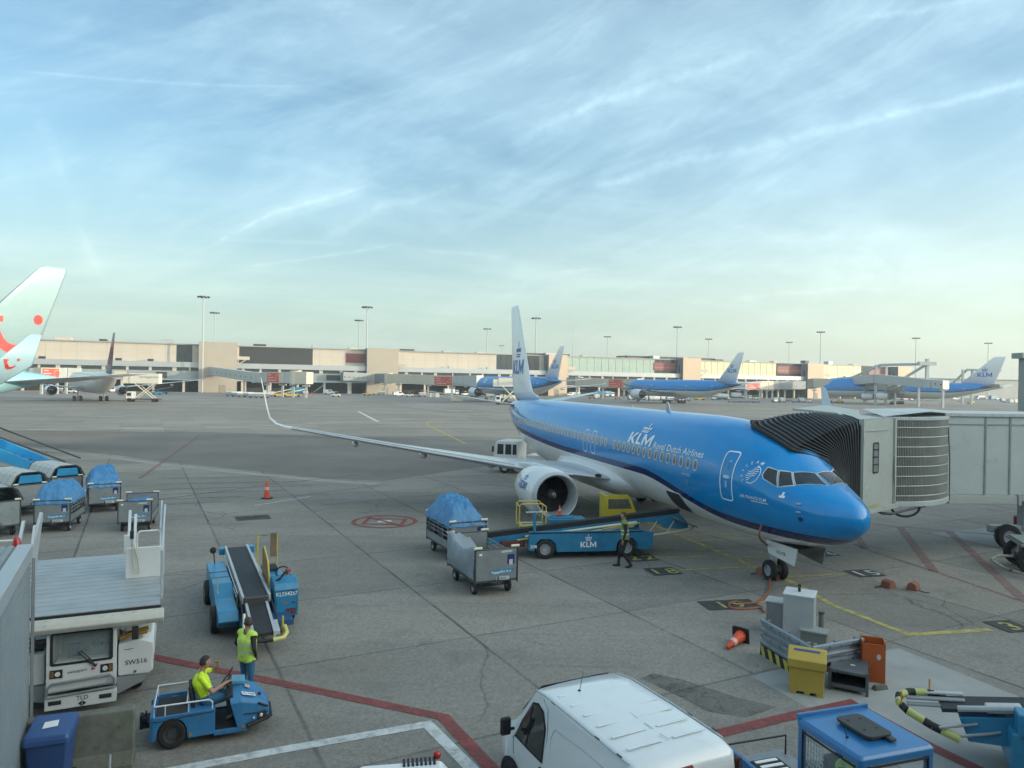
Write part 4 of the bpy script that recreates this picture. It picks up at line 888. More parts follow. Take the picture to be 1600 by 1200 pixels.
    mb = MB(); mb.tube([L(W2(1398, 26.2, 662)), L(W2(1398, 26.2, 690)), L(W2(1397, 26.15, 740)), L(W2(1398, 26.2, 786))], .018, 5); mb.tube([L(W2(1482, 27.9, 668)), L(W2(1484, 27.9, 720)), L(W2(1483, 27.9, 782))], .02, 5); mb.build('conduit', DARK, t)
    # wheeled support leg far to the right and the service stair beyond the frame
    for u in (3.5, 5.6):
        q = tp(u, .9); wheel('wheel', t, (q[0], q[1], .5), .5, .35)
    mb = MB(); q = tp(4.5, 1.2); mb.box((q[0], q[1], .75), (3.0, .3, .3)); mb.box((q[0], q[1], 1.5), (.4, .4, 1.6)); mb.build('support_leg', LGREY, t, bevel=.02)
    q = tp(20, 1.5); mb = MB(); mb.cyl((q[0], q[1], 1.1), .55, 2.4); mb.build('support_column', LGREY, t, smooth=True)
jet_bridge()

# ------------------------------------------------------------------ baggage carts
CART = mat('cart_aluminium', (.24, .27, .28), .42, metal=.35, var=.16, dirt=.4, scale=2.5)
CARTD = mat('cart_dark_frame', (.06, .065, .07), .5, metal=.3, var=.2)
CREAM = mat('cream_bumper', (.60, .58, .44), .5, var=.1)
def cloth_heap(name, x0, x1, y0, y1, z0, hfun, m, parent, n=44, drop=.25, seed=0):
    """a sheet thrown over a heap of bags: ridged, creased, hanging over the sides"""
    mb = MB(); W_ = []
    for i in range(n+1):
        row = []
        for j in range(n+1):
            u, v = i/n, j/n; x = x0+(x1-x0)*u; y = y0+(y1-y0)*v
            e = min(u, 1-u, v, 1-v); edge = min(1, e*7)
            h = hfun(u, v)*edge**.6
            p = Vector((x*2.3+seed, y*2.3, seed)); cre = abs(mn.noise(p*1.3))*.20+abs(mn.noise(p*2.9+Vector((5, 1, 0))))*.11+mn.noise(p*6)*.02
            cr2 = abs(mn.noise(Vector((x*5+seed, y*5, 1.7))))*.06
            z = z0+h-cre*edge-cr2
            if e == 0: z = z0-drop*(.5+.7*abs(mn.noise(Vector((x*3, y*3, seed+4)))))
            row.append(Vector((x+mn.noise(p*3)*.03, y+mn.noise(p*3+Vector((9, 0, 0)))*.03, z)))
        W_.append(row)
    mb.loft(W_, caps=False, ringclosed=False)
    return mb.build(name, m, parent, smooth='all', recalc=True)
def make_cart(kind, label, loc, rz, group=None, sc=1.0, seed=0, name='baggage_cart', banner=True, Lc=2.5, Wc=1.42):
    t = thing(name, label, 'baggage cart', loc, rz, group)
    t.scale = (sc, sc, sc)
    zb, zt = .50, 1.46; hw = Wc/2; hl = Lc/2
    mb = MB(); mb.b(-hl, hl, -hw, hw, zb-.07, zb); mb.b(-hl, hl, -.1, .1, zb-.16, zb-.07); mb.build('platform', CARTD, t, bevel=.008)
    # end walls
    for sx in (1, -1):
        mb = MB(); mb.b(sx*(hl-.03), sx*hl, -hw+.04, hw-.04, zb, zt-.05); e = mb.build('end_wall', CART, t)
        mb = MB()
        for y in (-hw+.02, hw-.02): mb.tube([(sx*hl, y, zb-.12), (sx*hl, y, zt)], .028, 8)
        mb.tube([(sx*hl, -hw, zt-.02), (sx*hl, hw, zt-.02)], .024, 8); mb.build('post_frame', CARTD, t, smooth=True)
        for y in (-hw+.10, hw-.10):
            mb = MB(); mb.tube([(sx*(hl+.01), y-.13, zt+.03), (sx*(hl+.01), y+.13, zt+.03)], .042, 10); mb.build('corner_roller', CREAM, t, smooth=True)
        if sx == 1 and banner:
            flat('banner', shapes([(0, 0), (.72, .02), (.72, .15), (0, .13)]), (hl+.001, hw-1.42+.52, zb+.16), (0, 1, 0), (0, 0, 1), CYANP, e, off=.006)
            flat('banner_lettering', text2d('Bagage&KLM.nl', .105, .003, 0), (hl+.001, hw-1.42+.54, zb+.19), (0, 1, .02), (0, 0, 1), WLET, e, off=.010)
            flat('poster', shapes(rrect(0, .24, 0, .30, .03)), (hl+.001, hw-.36, zb+.44), (0, 1, 0), (0, 0, 1), NAVYP, e, off=.006)
            flat('paper_note', shapes([(0, 0), (.12, .01), (.12, .17), (0, .16)]), (hl+.001, hw-.30, zb+.42), (0, 1, 0), (0, 0, 1), PALEP, e, off=.010)
            flat('number_sticker', shapes([(0, 0), (.36, .01), (.36, .07), (0, .06)]), (hl+.001, hw-.56, zt-.16), (0, 1, 0), (0, 0, 1), PALEP, e, off=.006)
            flat('number_sticker', shapes([(0, 0), (.09, .0), (.09, .06), (0, .06)]), (hl+.001, -hw+.14, zt-.20), (0, 1, 0), (0, 0, 1), WLET, e, off=.006)
            flat('number_plate', shapes([(0, 0), (.42, .0), (.42, .11), (0, .11)]), (hl+.001, -.0, zb-.02), (0, 1, 0), (0, 0, 1), PALEP, e, off=.012)
            flat('number_plate_lettering', text2d('KL8204', .09, .002), (hl+.001, .03, zb+.0), (0, 1, 0), (0, 0, 1), BLET, e, off=.016)
    # wheels
    for x, y in ((hl-.42, -hw+.15), (hl-.42, hw-.15), (-hl+.42, -hw+.15), (-hl+.42, hw-.15)): wheel('wheel', t, (x, y, .2), .2, .12, n=16)
    for s_ in (-1, 1): mb = MB(); mb.box((s_*(hl-.42), 0, .32), (.16, Wc-.2, .20)); mb.build('axle', CARTD, t)
    # drawbar
    mb = MB(); mb.tube([(hl-.1, .25, .40), (hl+.12, .0, .42), (hl+.14, 0, .62)], .025, 6); mb.tube([(hl-.1, -.25, .40), (hl+.12, .0, .42)], .025, 6); mb.build('drawbar', CARTD, t)
    def rails(y):
        mb = MB()
        mb.b(-hl+.02, hl-.02, y-.012, y+.012, zb, zb+.26)
        for z in (zb+.42, zb+.56, zb+.70): mb.b(-hl+.02, hl-.02, y-.01, y+.01, z-.018, z+.018)
        for k in range(5): x = -hl+.3+k*(Lc-.6)/4; mb.b(x-.015, x+.015, y-.012, y+.012, zb+.2, zb+.72)
        mb.build('side_rail', CART, t)
    if kind in ('tarp', 'tarp_low', 'open'):
        for y in (-hw+.02, hw-.02): rails(y)
        rnd = random.Random(seed); 
        mb = MB()
        for k in range(14):
            x = rnd.uniform(-hl+.35, hl-.35); y = rnd.uniform(-hw+.25, hw-.25); mb.box((x, y, zb+.2+rnd.random()*.25), (.6, .38, .26), rz=rnd.uniform(0, 3), rx=rnd.uniform(-.3, .3))
        mb.build('suitcase', mat('luggage_dark', (.05, .05, .06), .6, var=.5, scale=1), t, bevel=.03) if kind != 'open' else None
    if kind == 'tarp':
        hf = lambda u, v: .80-1.15*max(0, abs(v-.47+.08*math.sin(u*5+seed))-.20)-.75*max(0, abs(u-.45)-.30)+.10*(u-.5)*(-1)**seed+.05*math.sin(u*11+seed)*math.cos(v*6)
        cloth_heap('tarpaulin', -hl-.02, hl+.04, -hw-.05, hw+.05, zt-.1, hf, TARP, t, seed=seed, drop=.12)
    if kind == 'grey':
        # grey curtain sagging between the end walls, and bunched on the roof line
        mb = MB(); n = 30; rows_ = []
        for i in range(n+1):
            u = i/n; x = -hl+.04+(Lc-.08)*u; sag = .26*math.sin(math.pi*u)**1.1; row = []
            for k in range(9):
                w_ = k/8; fold = .035*math.sin(u*26+w_*3)*(.3+w_*.2)+.02*mn.noise(Vector((x*4, w_*3, 2)))
                z = zb+.02+(zt+.06-sag-zb)*w_; row.append(Vector((x, -hw-.01-fold-.10*math.sin(math.pi*u)*math.sin(math.pi*w_), z)))
            for k in range(1, 7):
                w_ = k/6; row.append(Vector((x, -hw+.75*w_+.02, zt+.06-sag-.05*w_+.05*math.sin(w_*14+u*3)*(1-u*.3)-.22*w_*w_)))
            rows_.append(row)
        mb.loft(rows_, caps=False, ringclosed=False); mb.build('curtain', GTARP, t, smooth='all')
        rails(hw-.02)
    if kind == 'open':
        cloth_heap('folded_tarpaulin', -hl+.05, hl-.05, -hw+.05, hw-.2, zb+.35, lambda u, v: .35+.15*math.sin(u*7), TARP, t, n=18, seed=seed, drop=.1)
    if kind in ('covered', 'grey_roof'):
        rm = WHITE_D if kind == 'covered' else mat('cart_roof_grey', (.34, .37, .38), .45, var=.12, dirt=.4)
        prof = [(-hw-.05, zt), (-hw*.78, zt+.42), (-hw*.5, zt+.54), (hw*.5, zt+.54), (hw*.78, zt+.42), (hw+.05, zt)]
        mb = MB(); mb.loft([[Vector((x, y, z)) for y, z in prof]+[Vector((x, y*.96, z-.03)) for y, z in prof[::-1]] for x in (-hl-.05, hl+.05)]); rf = mb.build('roof', rm, t, bevel=.01)
        for x in (-hl-.06, hl+.06): mb = MB(); mb.tube([(x, y, z) for y, z in prof], .035, 6); mb.build('roof_rib', CARTD, rf)
        mb = MB()
        for k in range(1, 5): x = -hl+Lc*k/5; mb.loft([[Vector((x+dx, y*1.01, z+.012)) for y, z in prof] for dx in (-.02, .02)], caps=False, ringclosed=False)
        mb.build('roof_seam', mat('seam_grey', (.2, .22, .22)), rf)
        for y in (-hw+.02, hw-.02):
            mb = MB(); mb.b(-hl+.02, hl-.02, y-.012, y+.012, zb, zt); w_ = mb.build('side_wall', CART, t)
            mb = MB()
            for k in range(5): z = zb+.12+k*.19; mb.b(-hl+.02, hl-.02, y-.02, y+.02, z-.012, z+.012)
            mb.build('side_slat', CARTD, w_)
        if kind == 'covered': flat('blue_end_panel', shapes([(-.5, 0), (.5, 0), (.42, .36), (-.42, .36)]), (hl+.03, 0, zt+.06), (0, 1, 0), (0, 0, 1), CYANP, t)
    return t
def cart_at(kind, label, pa, pb, rz=None, group=None, **k):
    """pa, pb: ground rows of the two near-end wheels"""
    A, B_ = G(*pa), G(*pb); m = (A+B_)/2
    if rz is None: d = B_-A; rz = math.atan2(d.y, d.x)-math.pi/2
    L_ = k.get('Lc', 2.5)/2-.42
    c = m-Vector((math.cos(rz), math.sin(rz), 0))*L_; return make_cart(kind, label, (c.x, c.y, 0), rz, group, **k)
GC = 'baggage carts on the apron'
cart_at('tarp', 'aluminium baggage cart under a crumpled blue tarpaulin behind the grey-curtained cart', (695, 880), (752, 868), rad(-64), GC, seed=3)
cart_at('grey', 'aluminium baggage cart with a sagging grey side curtain near the belt loader', (738, 930), (795, 921), rad(-66), GC, seed=5)
cart_at('tarp', 'baggage cart with blue tarpaulin beside the closed grey cart', (60, 829), (110, 832), rad(-72), GC, seed=11, sc=.93)
cart_at('tarp', 'baggage cart with long blue tarpaulin behind the uncovered cart', (144, 801), (181, 798), rad(-58), GC, seed=23, Lc=2.9, sc=.95)
cart_at('open', 'uncovered baggage cart with folded tarp inside, at the right end of the waiting row', (187, 832), (236, 827), rad(-70), GC, seed=31, sc=.90)
cart_at('grey_roof', 'closed grey slatted baggage cart with a pitched roof at the left edge of the picture', (-35, 842), (22, 836), rad(-38), GC, seed=2, banner=False, Lc=2.9)
cart_at('covered', 'white-roofed baggage cart standing behind the closed grey cart', (18, 806), (62, 803), rad(-35), GC, seed=2, banner=False, Lc=3.0)
cart_at('covered', 'white-roofed baggage cart with blue end panel between the two blue tarpaulins', (80, 790), (118, 788), rad(-38), GC, seed=2, banner=False, Lc=3.0)
cart_at('grey_roof', 'half-hidden grey roofed cart behind the white-roofed carts', (-70, 800), (-30, 797), rad(-38), GC, seed=2, banner=False, Lc=3.0)

# ------------------------------------------------------------------ belt loaders
BELT = mat('conveyor_belt_rubber', (.022, .024, .026), .65, var=.2, scale=3)
YR = mat('yellow_rail', (.52, .40, .07), .5, var=.15)
def crown_logo(parent, org, ux, size, m=WLET):
    lg = logo_vf(0); flat('side_lettering', ([(x*size, y*size) for x, y in lg[0]], lg[1]), org, ux, (0, 0, 1), m, parent)
def belt_loader_mid():
    t = thing('belt_loader', 'blue belt loader with a crown emblem reaching up to the open hold of the airliner', 'belt loader', G(852, 874), math.atan2((G(982, 871)-G(852, 874)).y, (G(982, 871)-G(852, 874)).x), 'belt loaders')
    wb = 3.12; w = 1.7
    # chassis in side view: x forward; the near side is y = 0
    side = [(-.62, .34), (-.62, 1.02), (wb+.55, 1.02), (wb+1.02, .92), (wb+1.02, .42), (wb+.8, .30), (wb+.42, .30), (wb+.40, .55), (wb+.2, .74), (wb-.2, .74), (wb-.4, .55), (wb-.42, .26), (.42, .26), (.40, .55), (.2, .74), (-.2, .74), (-.4, .55), (-.42, .30)]
    mb = MB(); mb.prism(side, -.02, .10); mb.prism(side, w-.1, w+.02); mb.b(-.60, wb+1.0, .1, w-.1, .42, .80); ch = mb.build('chassis', BLUE, t, bevel=.012)
    mb = MB(); mb.b(-.62, wb+.6, -.035, -.02, .955, 1.0); mb.build('trim_strip', BLACK, ch)
    crown_logo(ch, (1.62, -.022, .42), (1, 0, 0), .21)
    flat('number', text2d('208', .17, .004), (-.58, -.022, .42), (1, 0, 0), (0, 0, 1), WLET, ch)
    for x in (0, wb):
        for y in (.12, w-.12): wheel('wheel', t, (x, y, .37), .37, .26)
    # conveyor: low end left, high end right
    def cz(x): return .80+(x+1.9)*(1.55-.80)/(6.7)
    a = math.atan2(.82, 6.7)
    x0, x1 = -2.45, 5.3
    y0, y1 = .45, 1.30
    mb = MB(); mb.prism([(x0, cz(x0)-.06), (x1, cz(x1)-.06), (x1, cz(x1)-.30), (x1-.8, cz(x1)-.34), (1.6, cz(1.6)-.20), (-.4, cz(-.4)-.26), (x0+.3, cz(x0)-.30), (x0, cz(x0)-.20)], y0, y0+.06); mb.prism([(x0, cz(x0)-.06), (x1, cz(x1)-.06), (x1, cz(x1)-.30), (x0, cz(x0)-.20)], y1-.06, y1); cf = mb.build('conveyor_frame', BLUE, t, bevel=.008)
    mb = MB(); mb.prism([(x0, cz(x0)-.05), (x1, cz(x1)-.05), (x1, cz(x1)+.015), (x0, cz(x0)+.015)], y0+.07, y1-.07); mb.build('belt', BELT, t)
    mb = MB(); mb.prism([(x0-.05, cz(x0)-.05), (x1+.05, cz(x1)-.05), (x1+.05, cz(x1)+.13), (x0-.05, cz(x0)+.13)], y0-.012, y0); mb.build('side_guard', BLACK, cf)
    mb = MB(); mb.tube([(x0-.12, y0-.05, cz(x0)+.0), (x0+.28, y0-.05, cz(x0)+.05)], .045, 8); mb.build('end_roller', CREAM, cf)
    # nose with its bumper under the hold
    mb = MB(); mb.prism([(x1-.9, cz(x1)-.30), (x1+.05, cz(x1)-.06), (x1+.40, cz(x1)-.42), (x1+.42, cz(x1)-.62), (x1+.1, cz(x1)-.66), (x1-.6, cz(x1)-.60)], y0-.02, y0+.04); mb.prism([(x1-.9, cz(x1)-.30), (x1+.05, cz(x1)-.06), (x1+.40, cz(x1)-.42), (x1+.42, cz(x1)-.62), (x1+.1, cz(x1)-.66), (x1-.6, cz(x1)-.60)], y1-.04, y1+.02); mb.build('nose_plate', BLUE, cf, bevel=.01)
    mb = MB(); zz = cz(x1)-.80; mb.tube([(x1-1.5, y0-.12, zz-.1), (x1-.4, y0-.12, zz+.02), (x1+.5, y0-.1, zz+.14), (x1+.62, y0, zz+.22)], .035, 8); mb.build('bumper_bar', CREAM, t, smooth=True)
    for dx in (-1.25, -.55): mb = MB(); mb.tube([(x1+dx, y0-.12, zz-.04), (x1+dx+.38, y0-.04, zz+.46)], .022, 6); mb.build('strut', LGREY, t)
    # yellow lattice arms under the belt
    mb = MB()
    for dz, xx0, xx1 in ((-.17, -.7, 3.6), (-.30, .5, 3.5)): mb.tube([(xx0, y0-.08, cz(xx0)+dz), (xx1, y0-.08, cz(xx1)+dz)], .048, 6)
    mb.tube([(-1.0, y0-.1, cz(0)-.36), (.6, y0-.1, cz(0)-.30), (1.5, y0-.1, cz(0)-.24), (3.6, y0-.1, cz(3)-.18)], .022, 6)
    mb.build('lift_arm', CREAM, t)
    mb = MB(); mb.tube([(-.9, y0-.17, cz(-1)-.22), (.4, y0-.17, cz(.4)-.24), (1.9, y0-.17, cz(1.9)-.36), (2.3, y0-.17, cz(2.3)-.24), (3.7, y0-.17, cz(3.4)-.16)], .026, 6); mb.build('folded_handrail', YR, t)
    mb = MB(); mb.b(-1.6, -.7, .3, .8, .40, .62); mb.build('tow_gear', mat('rusty_red', (.12, .03, .02), .7, var=.3), t, bevel=.03)
    # rear operator cage and post
    mb = MB(); mb.cyl((-.42, .02, 1.36), .055, .76, n=12); mb.build('post', BLUE, t, smooth=True)
    mb = MB(); mb.b(-.75, .05, -.02, .06, 1.72, 1.76); mb.build('control_shelf', LGREY, t)
    mb = MB()
    for y in (1.4, 2.1): mb.tube([(-.75, y, .9), (-.75, y, 1.72), (-.67, y, 1.80), (.14, y, 1.80), (.30, y, 1.68), (.30, y, .9)], .025, 8)
    mb.tube([(.30, 1.4, 1.68), (.30, 2.1, 1.68)], .025, 6); mb.tube([(-.75, 1.4, 1.72), (-.75, 2.1, 1.72)], .025, 6); mb.build('safety_rail', YR, t, smooth=True)
    mb = MB(); mb.b(-.72, .28, 1.42, 2.1, .92, .98); mb.build('step_plate', YR, t)
    mb = MB(); mb.b(.45, 1.9, 1.45, 2.1, .5, 1.20); mb.b(.6, 1.5, 1.5, 2.0, 1.20, 1.26); mb.build('engine_hood', BLUE, t, bevel=.04)
    # yellow driver shield with mesh window
    X0, X1, y = 2.80, 4.11, 1.75
    mb = MB(); mb.prism([(X0, .95), (X1, .95), (X1, 1.30), (X1-.10, 1.50), (X0, 1.50)], y, y+.05); mb.prism([(X0, 1.90), (X1-.26, 1.90), (X1-.40, 2.07), (X0+.08, 2.07), (X0, 2.0)], y, y+.05); mb.b(X0, X0+.10, y, y+.05, 1.50, 1.90); mb.prism([(X1-.22, 1.50), (X1-.10, 1.50), (X1-.26, 1.90), (X1-.38, 1.90)], y, y+.05); mb.prism([(X0, .95), (X0, 2.02), (X0+.04, 2.05), (X0+.04, .95)], y+.05, y+.9); dc = mb.build('driver_shield', mat('shield_yellow', (.50, .40, .03), .5, var=.12, dirt=.2), t)
    mb = MB()
    for k in range(13): x = X0+.12+k*.07; mb.b(x, x+.016, y+.02, y+.03, 1.50, 1.90)
    for k in range(5): z = 1.54+k*.075; mb.b(X0+.10, X1-.24-k*.03, y+.02, y+.03, z, z+.016)
    mb.build('mesh_window', mat('mesh_olive', (.12, .12, .07), .6), dc)
    ol = Matrix.Rotation(t.rotation_euler.z, 3, 'Z') @ Vector((.92, 1.75, 1.26))+t.location; c = make_cone(ol, 'small orange cone standing on the belt loader behind its conveyor', .42); return t
def make_cone(loc, label, h=.75, name='traffic_cone', rot=None, group='orange cones'):
    t = thing(name, label, 'traffic cone', loc, 0, group); k = h/.75
    mb = MB(); mb.prism(rrect(-.2*k, .2*k, -.2*k, .2*k, .05*k), 0, .04*k, 'xy'); mb.build('base', BLACK, t, bevel=.008)
    mb = MB(); mb.lathe([(.135*k, .04*k), (.125*k, .10*k), (.045*k, h-.02), (.035*k, h), (.001, h)], (0, 0, 0), 'z', 20); c = mb.build('cone_body', CONE, t, smooth=True)
    mb = MB(); r = lambda z: (.131-.086*(z-.08*k)/(h-.10*k))*k+.003 if k == 1 else (.131*k-.086*k*(z-.08*k)/(h-.1*k))+.002
    mb.lathe([(r(.50*h), .50*h), (r(.66*h), .66*h)], (0, 0, 0), 'z', 20); mb.build('reflective_sleeve', mat('sleeve_white', (.62, .45, .40), .4), c, smooth=True)
    if rot: t.rotation_euler = rot
    return t
belt_loader_mid()
make_cone(G(417, 779), 'tall orange cone with a black base standing alone on open concrete', .95)
o = G(1158, 1003); make_cone((o.x, o.y, .17), 'knocked-over orange cone lying on its side next to the steel guard rail', .82, rot=(rad(97), 0, rad(-42)))

def belt_loader_left():
    t = thing('belt_loader', 'unmanned blue belt loader with its long black conveyor pointing towards the man in the vest', 'belt loader', (-7.0, 19.4, 0), math.atan2(-4.5, 2.25), 'belt loaders'); t.scale = (.93, .84, .94)
    # x towards the viewer, y to the right of the picture
    mb = MB(); mb.b(-3.3, 1.25, -.40, .40, .62, .95); cf = mb.build('conveyor_frame', mat('loader_dark_blue', (.02, .08, .18), .5), t)
    ta = lambda x: 1.22-(x+3.9)*.045
    mb = MB(); mb.prism([(-3.9, ta(-3.9)-.1), (1.35, ta(1.35)-.1), (1.35, ta(1.35)), (-3.9, ta(-3.9))], -.33, .33); mb.build('belt', BELT, t, bevel=.02)
    for s in (-1, 1):
        mb = MB(); mb.prism([(-3.95, ta(-3.95)-.16), (1.4, ta(1.4)-.16), (1.4, ta(1.4)+.05), (-3.95, ta(-3.95)+.05)], s*.34, s*.42); mb.build('side_guard', LGREY, cf, bevel=.01)
        mb = MB(); mb.tube([(-3.2, s*.48, ta(-3)-.06), (.9, s*.48, ta(.9)-.02)], .02, 6); mb.tube([(-2.6, s*.54, ta(-3)-.2), (.9, s*.50, ta(.9)-.1)], .02, 6); mb.build('handrail', LGREY, cf)
        mb = MB(); mb.box((-3.85, s*.52, ta(-3.85)-.08), (.3, .2, .22)); mb.build('end_box', BLUE, cf, bevel=.02)
    # second, lower conveyor section
    mb = MB(); tb = lambda x: .82-(x-1.5)*.20; mb.prism([(1.48, tb(1.48)-.08), (3.0, tb(3.0)-.08), (3.0, tb(3.0)), (1.48, tb(1.48))], -.24, .24); mb.build('feeder_belt', BELT, t, bevel=.01)
    for s in (-1, 1): mb = MB(); mb.prism([(1.45, tb(1.45)-.14), (3.05, tb(3.05)-.14), (3.05, tb(3.05)+.03), (1.45, tb(1.45)+.03)], s*.25, s*.33); mb.prism([(2.3, tb(2.3)-.1), (3.0, tb(3.0)-.1), (3.0, tb(3.0)+.0), (2.5, tb(2.4)+.02)], s*.33, s*.44); mb.build('feeder_guard', LGREY, t, bevel=.006)
    mb = MB(); mb.b(1.36, 1.46, -.36, .36, .72, 1.0); mb.build('transfer_roller', DARK, t, bevel=.03)
    mb = MB()
    for s in (-1, 1): mb.tube([(1.3, s*.44, .88), (3.0, s*.46, .48)], .028, 6)
    mb.build('feeder_arm', BLACK, t)
    mb = MB(); mb.tube([(3.12, -.58, .55), (3.14, -.55, .38), (3.16, .25, .36)], .05, 8); mb.build('bumper_bar', BLACK, t, smooth=True)
    mb = MB(); mb.tube([(3.16, .22, .36), (3.14, .52, .38), (3.04, .62, .46), (2.7, .62, .52)], .055, 8); mb.build('bumper_end', mat('bumper_yellow', (.58, .55, .18), .5), t, smooth=True)
    mb = MB(); mb.tube([(2.7, -.5, .95), (3.12, -.55, .5)], .04, 8); mb.build('bumper_post', CREAM, t, smooth=True)
    mb = MB(); mb.tube([(2.75, .55, .3), (2.75, .55, .8)], .03, 6); mb.build('corner_post', YR, t)
    # left tank body
    def body(yo, s_=-1):
        mb = MB(); mb.prism([(-2.9, .42), (-2.9, 1.02), (-.2, 1.02), (.55, .80), (1.55, .72), (1.75, .50), (1.5, .30), (.2, .28), (-2.6, .30)], -1.10, -.52); return mb
    mb = body(0); lb = mb.build('tank_body', BLUE, t, bevel=.03)
    mb = MB(); mb.b(-1.55, -1.52, -1.1, -.52, 1.02, 1.03); mb.b(-.9, -.88, -1.1, -.52, 1.02, 1.03); mb.build('panel_gap', DARK, lb)
    wheel('wheel', t, (.9, -1.12, .36), .36, .24); wheel('wheel', t, (-1.9, -1.12, .36), .36, .24); wheel('wheel', t, (.7, 1.12, .36), .36, .24); wheel('wheel', t, (-1.9, 1.12, .36), .36, .24)
    mb = MB(); mb.tube([(-2.7, -.85, 1.02), (-2.75, -.88, 1.34)], .02, 6); mb.build('mirror_stalk', BLACK, t); mb = MB(); mb.sphere((-2.76, -.9, 1.42), .11, 12, sx=.4); mb.build('mirror', BLACK, t, smooth=True)
    mb = MB(); mb.tube([(.3, -1.0, .5), (.3, -1.0, 1.35)], .015, 5); mb.build('whip_rod', YR, t)
    # right side: driver place, seat and console
    mb = MB(); mb.b(-3.3, 2.0, -.5, 1.0, .30, .44); mb.build('deck', mat('loader_dark_blue', (.02, .08, .18), .5), t)
    mb = MB(); mb.prism([(.5, .30), (.5, 1.18), (.75, 1.32), (1.15, 1.20), (1.25, 1.05), (1.25, .30)], .55, 1.28); mb.prism([(-.9, .30), (-.9, .60), (.5, .60), (.5, .30)], .55, 1.28); cs = mb.build('console', BLUE, t, bevel=.03)
    flat('number', text2d('KL554257', .155, .006), (1.255, .60, .88), (0, 1, 0), (0, 0, 1), WLET, cs)
    flat('sticker', shapes([(0, 0), (.5, 0), (.5, .10), (0, .10)]), (.62, .62, 1.26), (0, 1, 0), (.8, 0, .4), mat('sticker_yellow', (.5, .5, .3), .5), cs)
    flat('sticker_lettering', text2d('FLB 650GVB', .08, .003), (.64, .64, 1.285), (0, 1, 0), (.8, 0, .4), BLET, cs)
    flat('panel_line', ringshape(rrect(.60, 1.23, .42, 1.02, .02), rrect(.612, 1.218, .432, 1.008, .02)), (1.255, 0, 0), (0, 1, 0), (0, 0, 1), DARK, cs, off=.003)
    for z, y_, w_ in ((.66, .82, .16), (.66, 1.08, .1), (.98, 1.08, .1)): flat('small_sign', shapes([(0, 0), (w_, 0), (w_, .035), (0, .035)]), (1.256, y_, z), (0, 1, 0), (0, 0, 1), NAVYP if y_ > 1 else mat('orange_sign', (.4, .12, .04)), cs)
    flat('rear_lights', shapes([(0, 0), (.30, 0), (.30, .16), (0, .16)]), (1.256, .90, .36), (0, 1, 0), (0, 0, 1), DARK, cs); 
    for y_ in (.94, 1.04, 1.13): mb = MB(); mb.cyl((1.265, y_, .44), .035, .02, 'x', 10); mb.build('lamp', RED, cs)
    mb = MB(); mb.tube([(.95, .6, 1.22), (1.0, .75, 1.30), (.9, .9, 1.42), (.95, .98, 1.48)], .035, 8); mb.build('cable', BLACK, cs, smooth=True)
    mb = MB(); mb.box((.95, 1.0, 1.50), (.12, .14, .1), rz=.6); mb.build('cable_plug', mat('plug_red', (.25, .05, .05)), cs, bevel=.02)
    mb = MB(); mb.cyl((.72, 1.12, 1.30), .05, .04, 'z', 12); mb.build('button', NAVYP, cs)
    mb = MB(); mb.tube([(.25+.2*math.cos(a)*.45, .95+.2*math.sin(a), 1.30+.2*math.cos(a)*.85) for a in [2*math.pi*i/20 for i in range(20)]], .02, 6, closed=True); mb.build('steering_wheel', BLACK, t, smooth=True)
    mb = MB(); mb.b(-2.1, -.9, .50, 1.2, .30, .92); st = mb.build('seat_box', BLUE, t, bevel=.03)
    mb = MB(); mb.b(-1.9, -1.35, .6, 1.1, .92, 1.04); mb.build('seat', BLACK, t, bevel=.04)
    # yellow frames
    mb = MB(); mb.tube([(-2.2, .52, .9), (-2.2, .52, 1.88), (-2.2, 1.18, 1.9), (-2.2, 1.18, .9)], .03, 8); mb.build('roll_bar', YR, t, smooth=True)
    mb = MB(); mb.b(-2.2, -2.14, .95, 1.16, 1.2, 1.95); mb.build('back_pad', mat('pad_brown', (.16, .12, .08), .6, var=.3), t)
    mb = MB(); mb.prism([(-.7, .5), (-.75, 1.75), (-.45, 1.90), (.35, 1.62), (.6, 1.2), (.6, .5)], .48, .50); mb.build('side_screen', mat('screen_ochre', (.26, .15, .06), .5, var=.3, dirt=.4), t)
    mb = MB(); mb.tube([(-.7, .49, .5), (-.75, .49, 1.75), (-.45, .49, 1.92), (.35, .49, 1.64), (.62, .49, 1.2), (.62, .49, .5)], .028, 8); mb.build('screen_frame', YR, t, smooth=True)
    # hydraulic pipes between belt and tank
    rnd = random.Random(4)
    mb = MB()
    for k in range(9):
        x = -2.2+k*.35; mb.tube([(x, -.46, .6+rnd.random()*.3), (x+.3, -.49, .55+rnd.random()*.4), (x+.45, -.45, .5+rnd.random()*.3)], .022, 6)
    mb.build('hydraulic_pipe', mat('pipe_brass', (.35, .24, .12), .5, var=.4), t)
    return t
belt_loader_left()

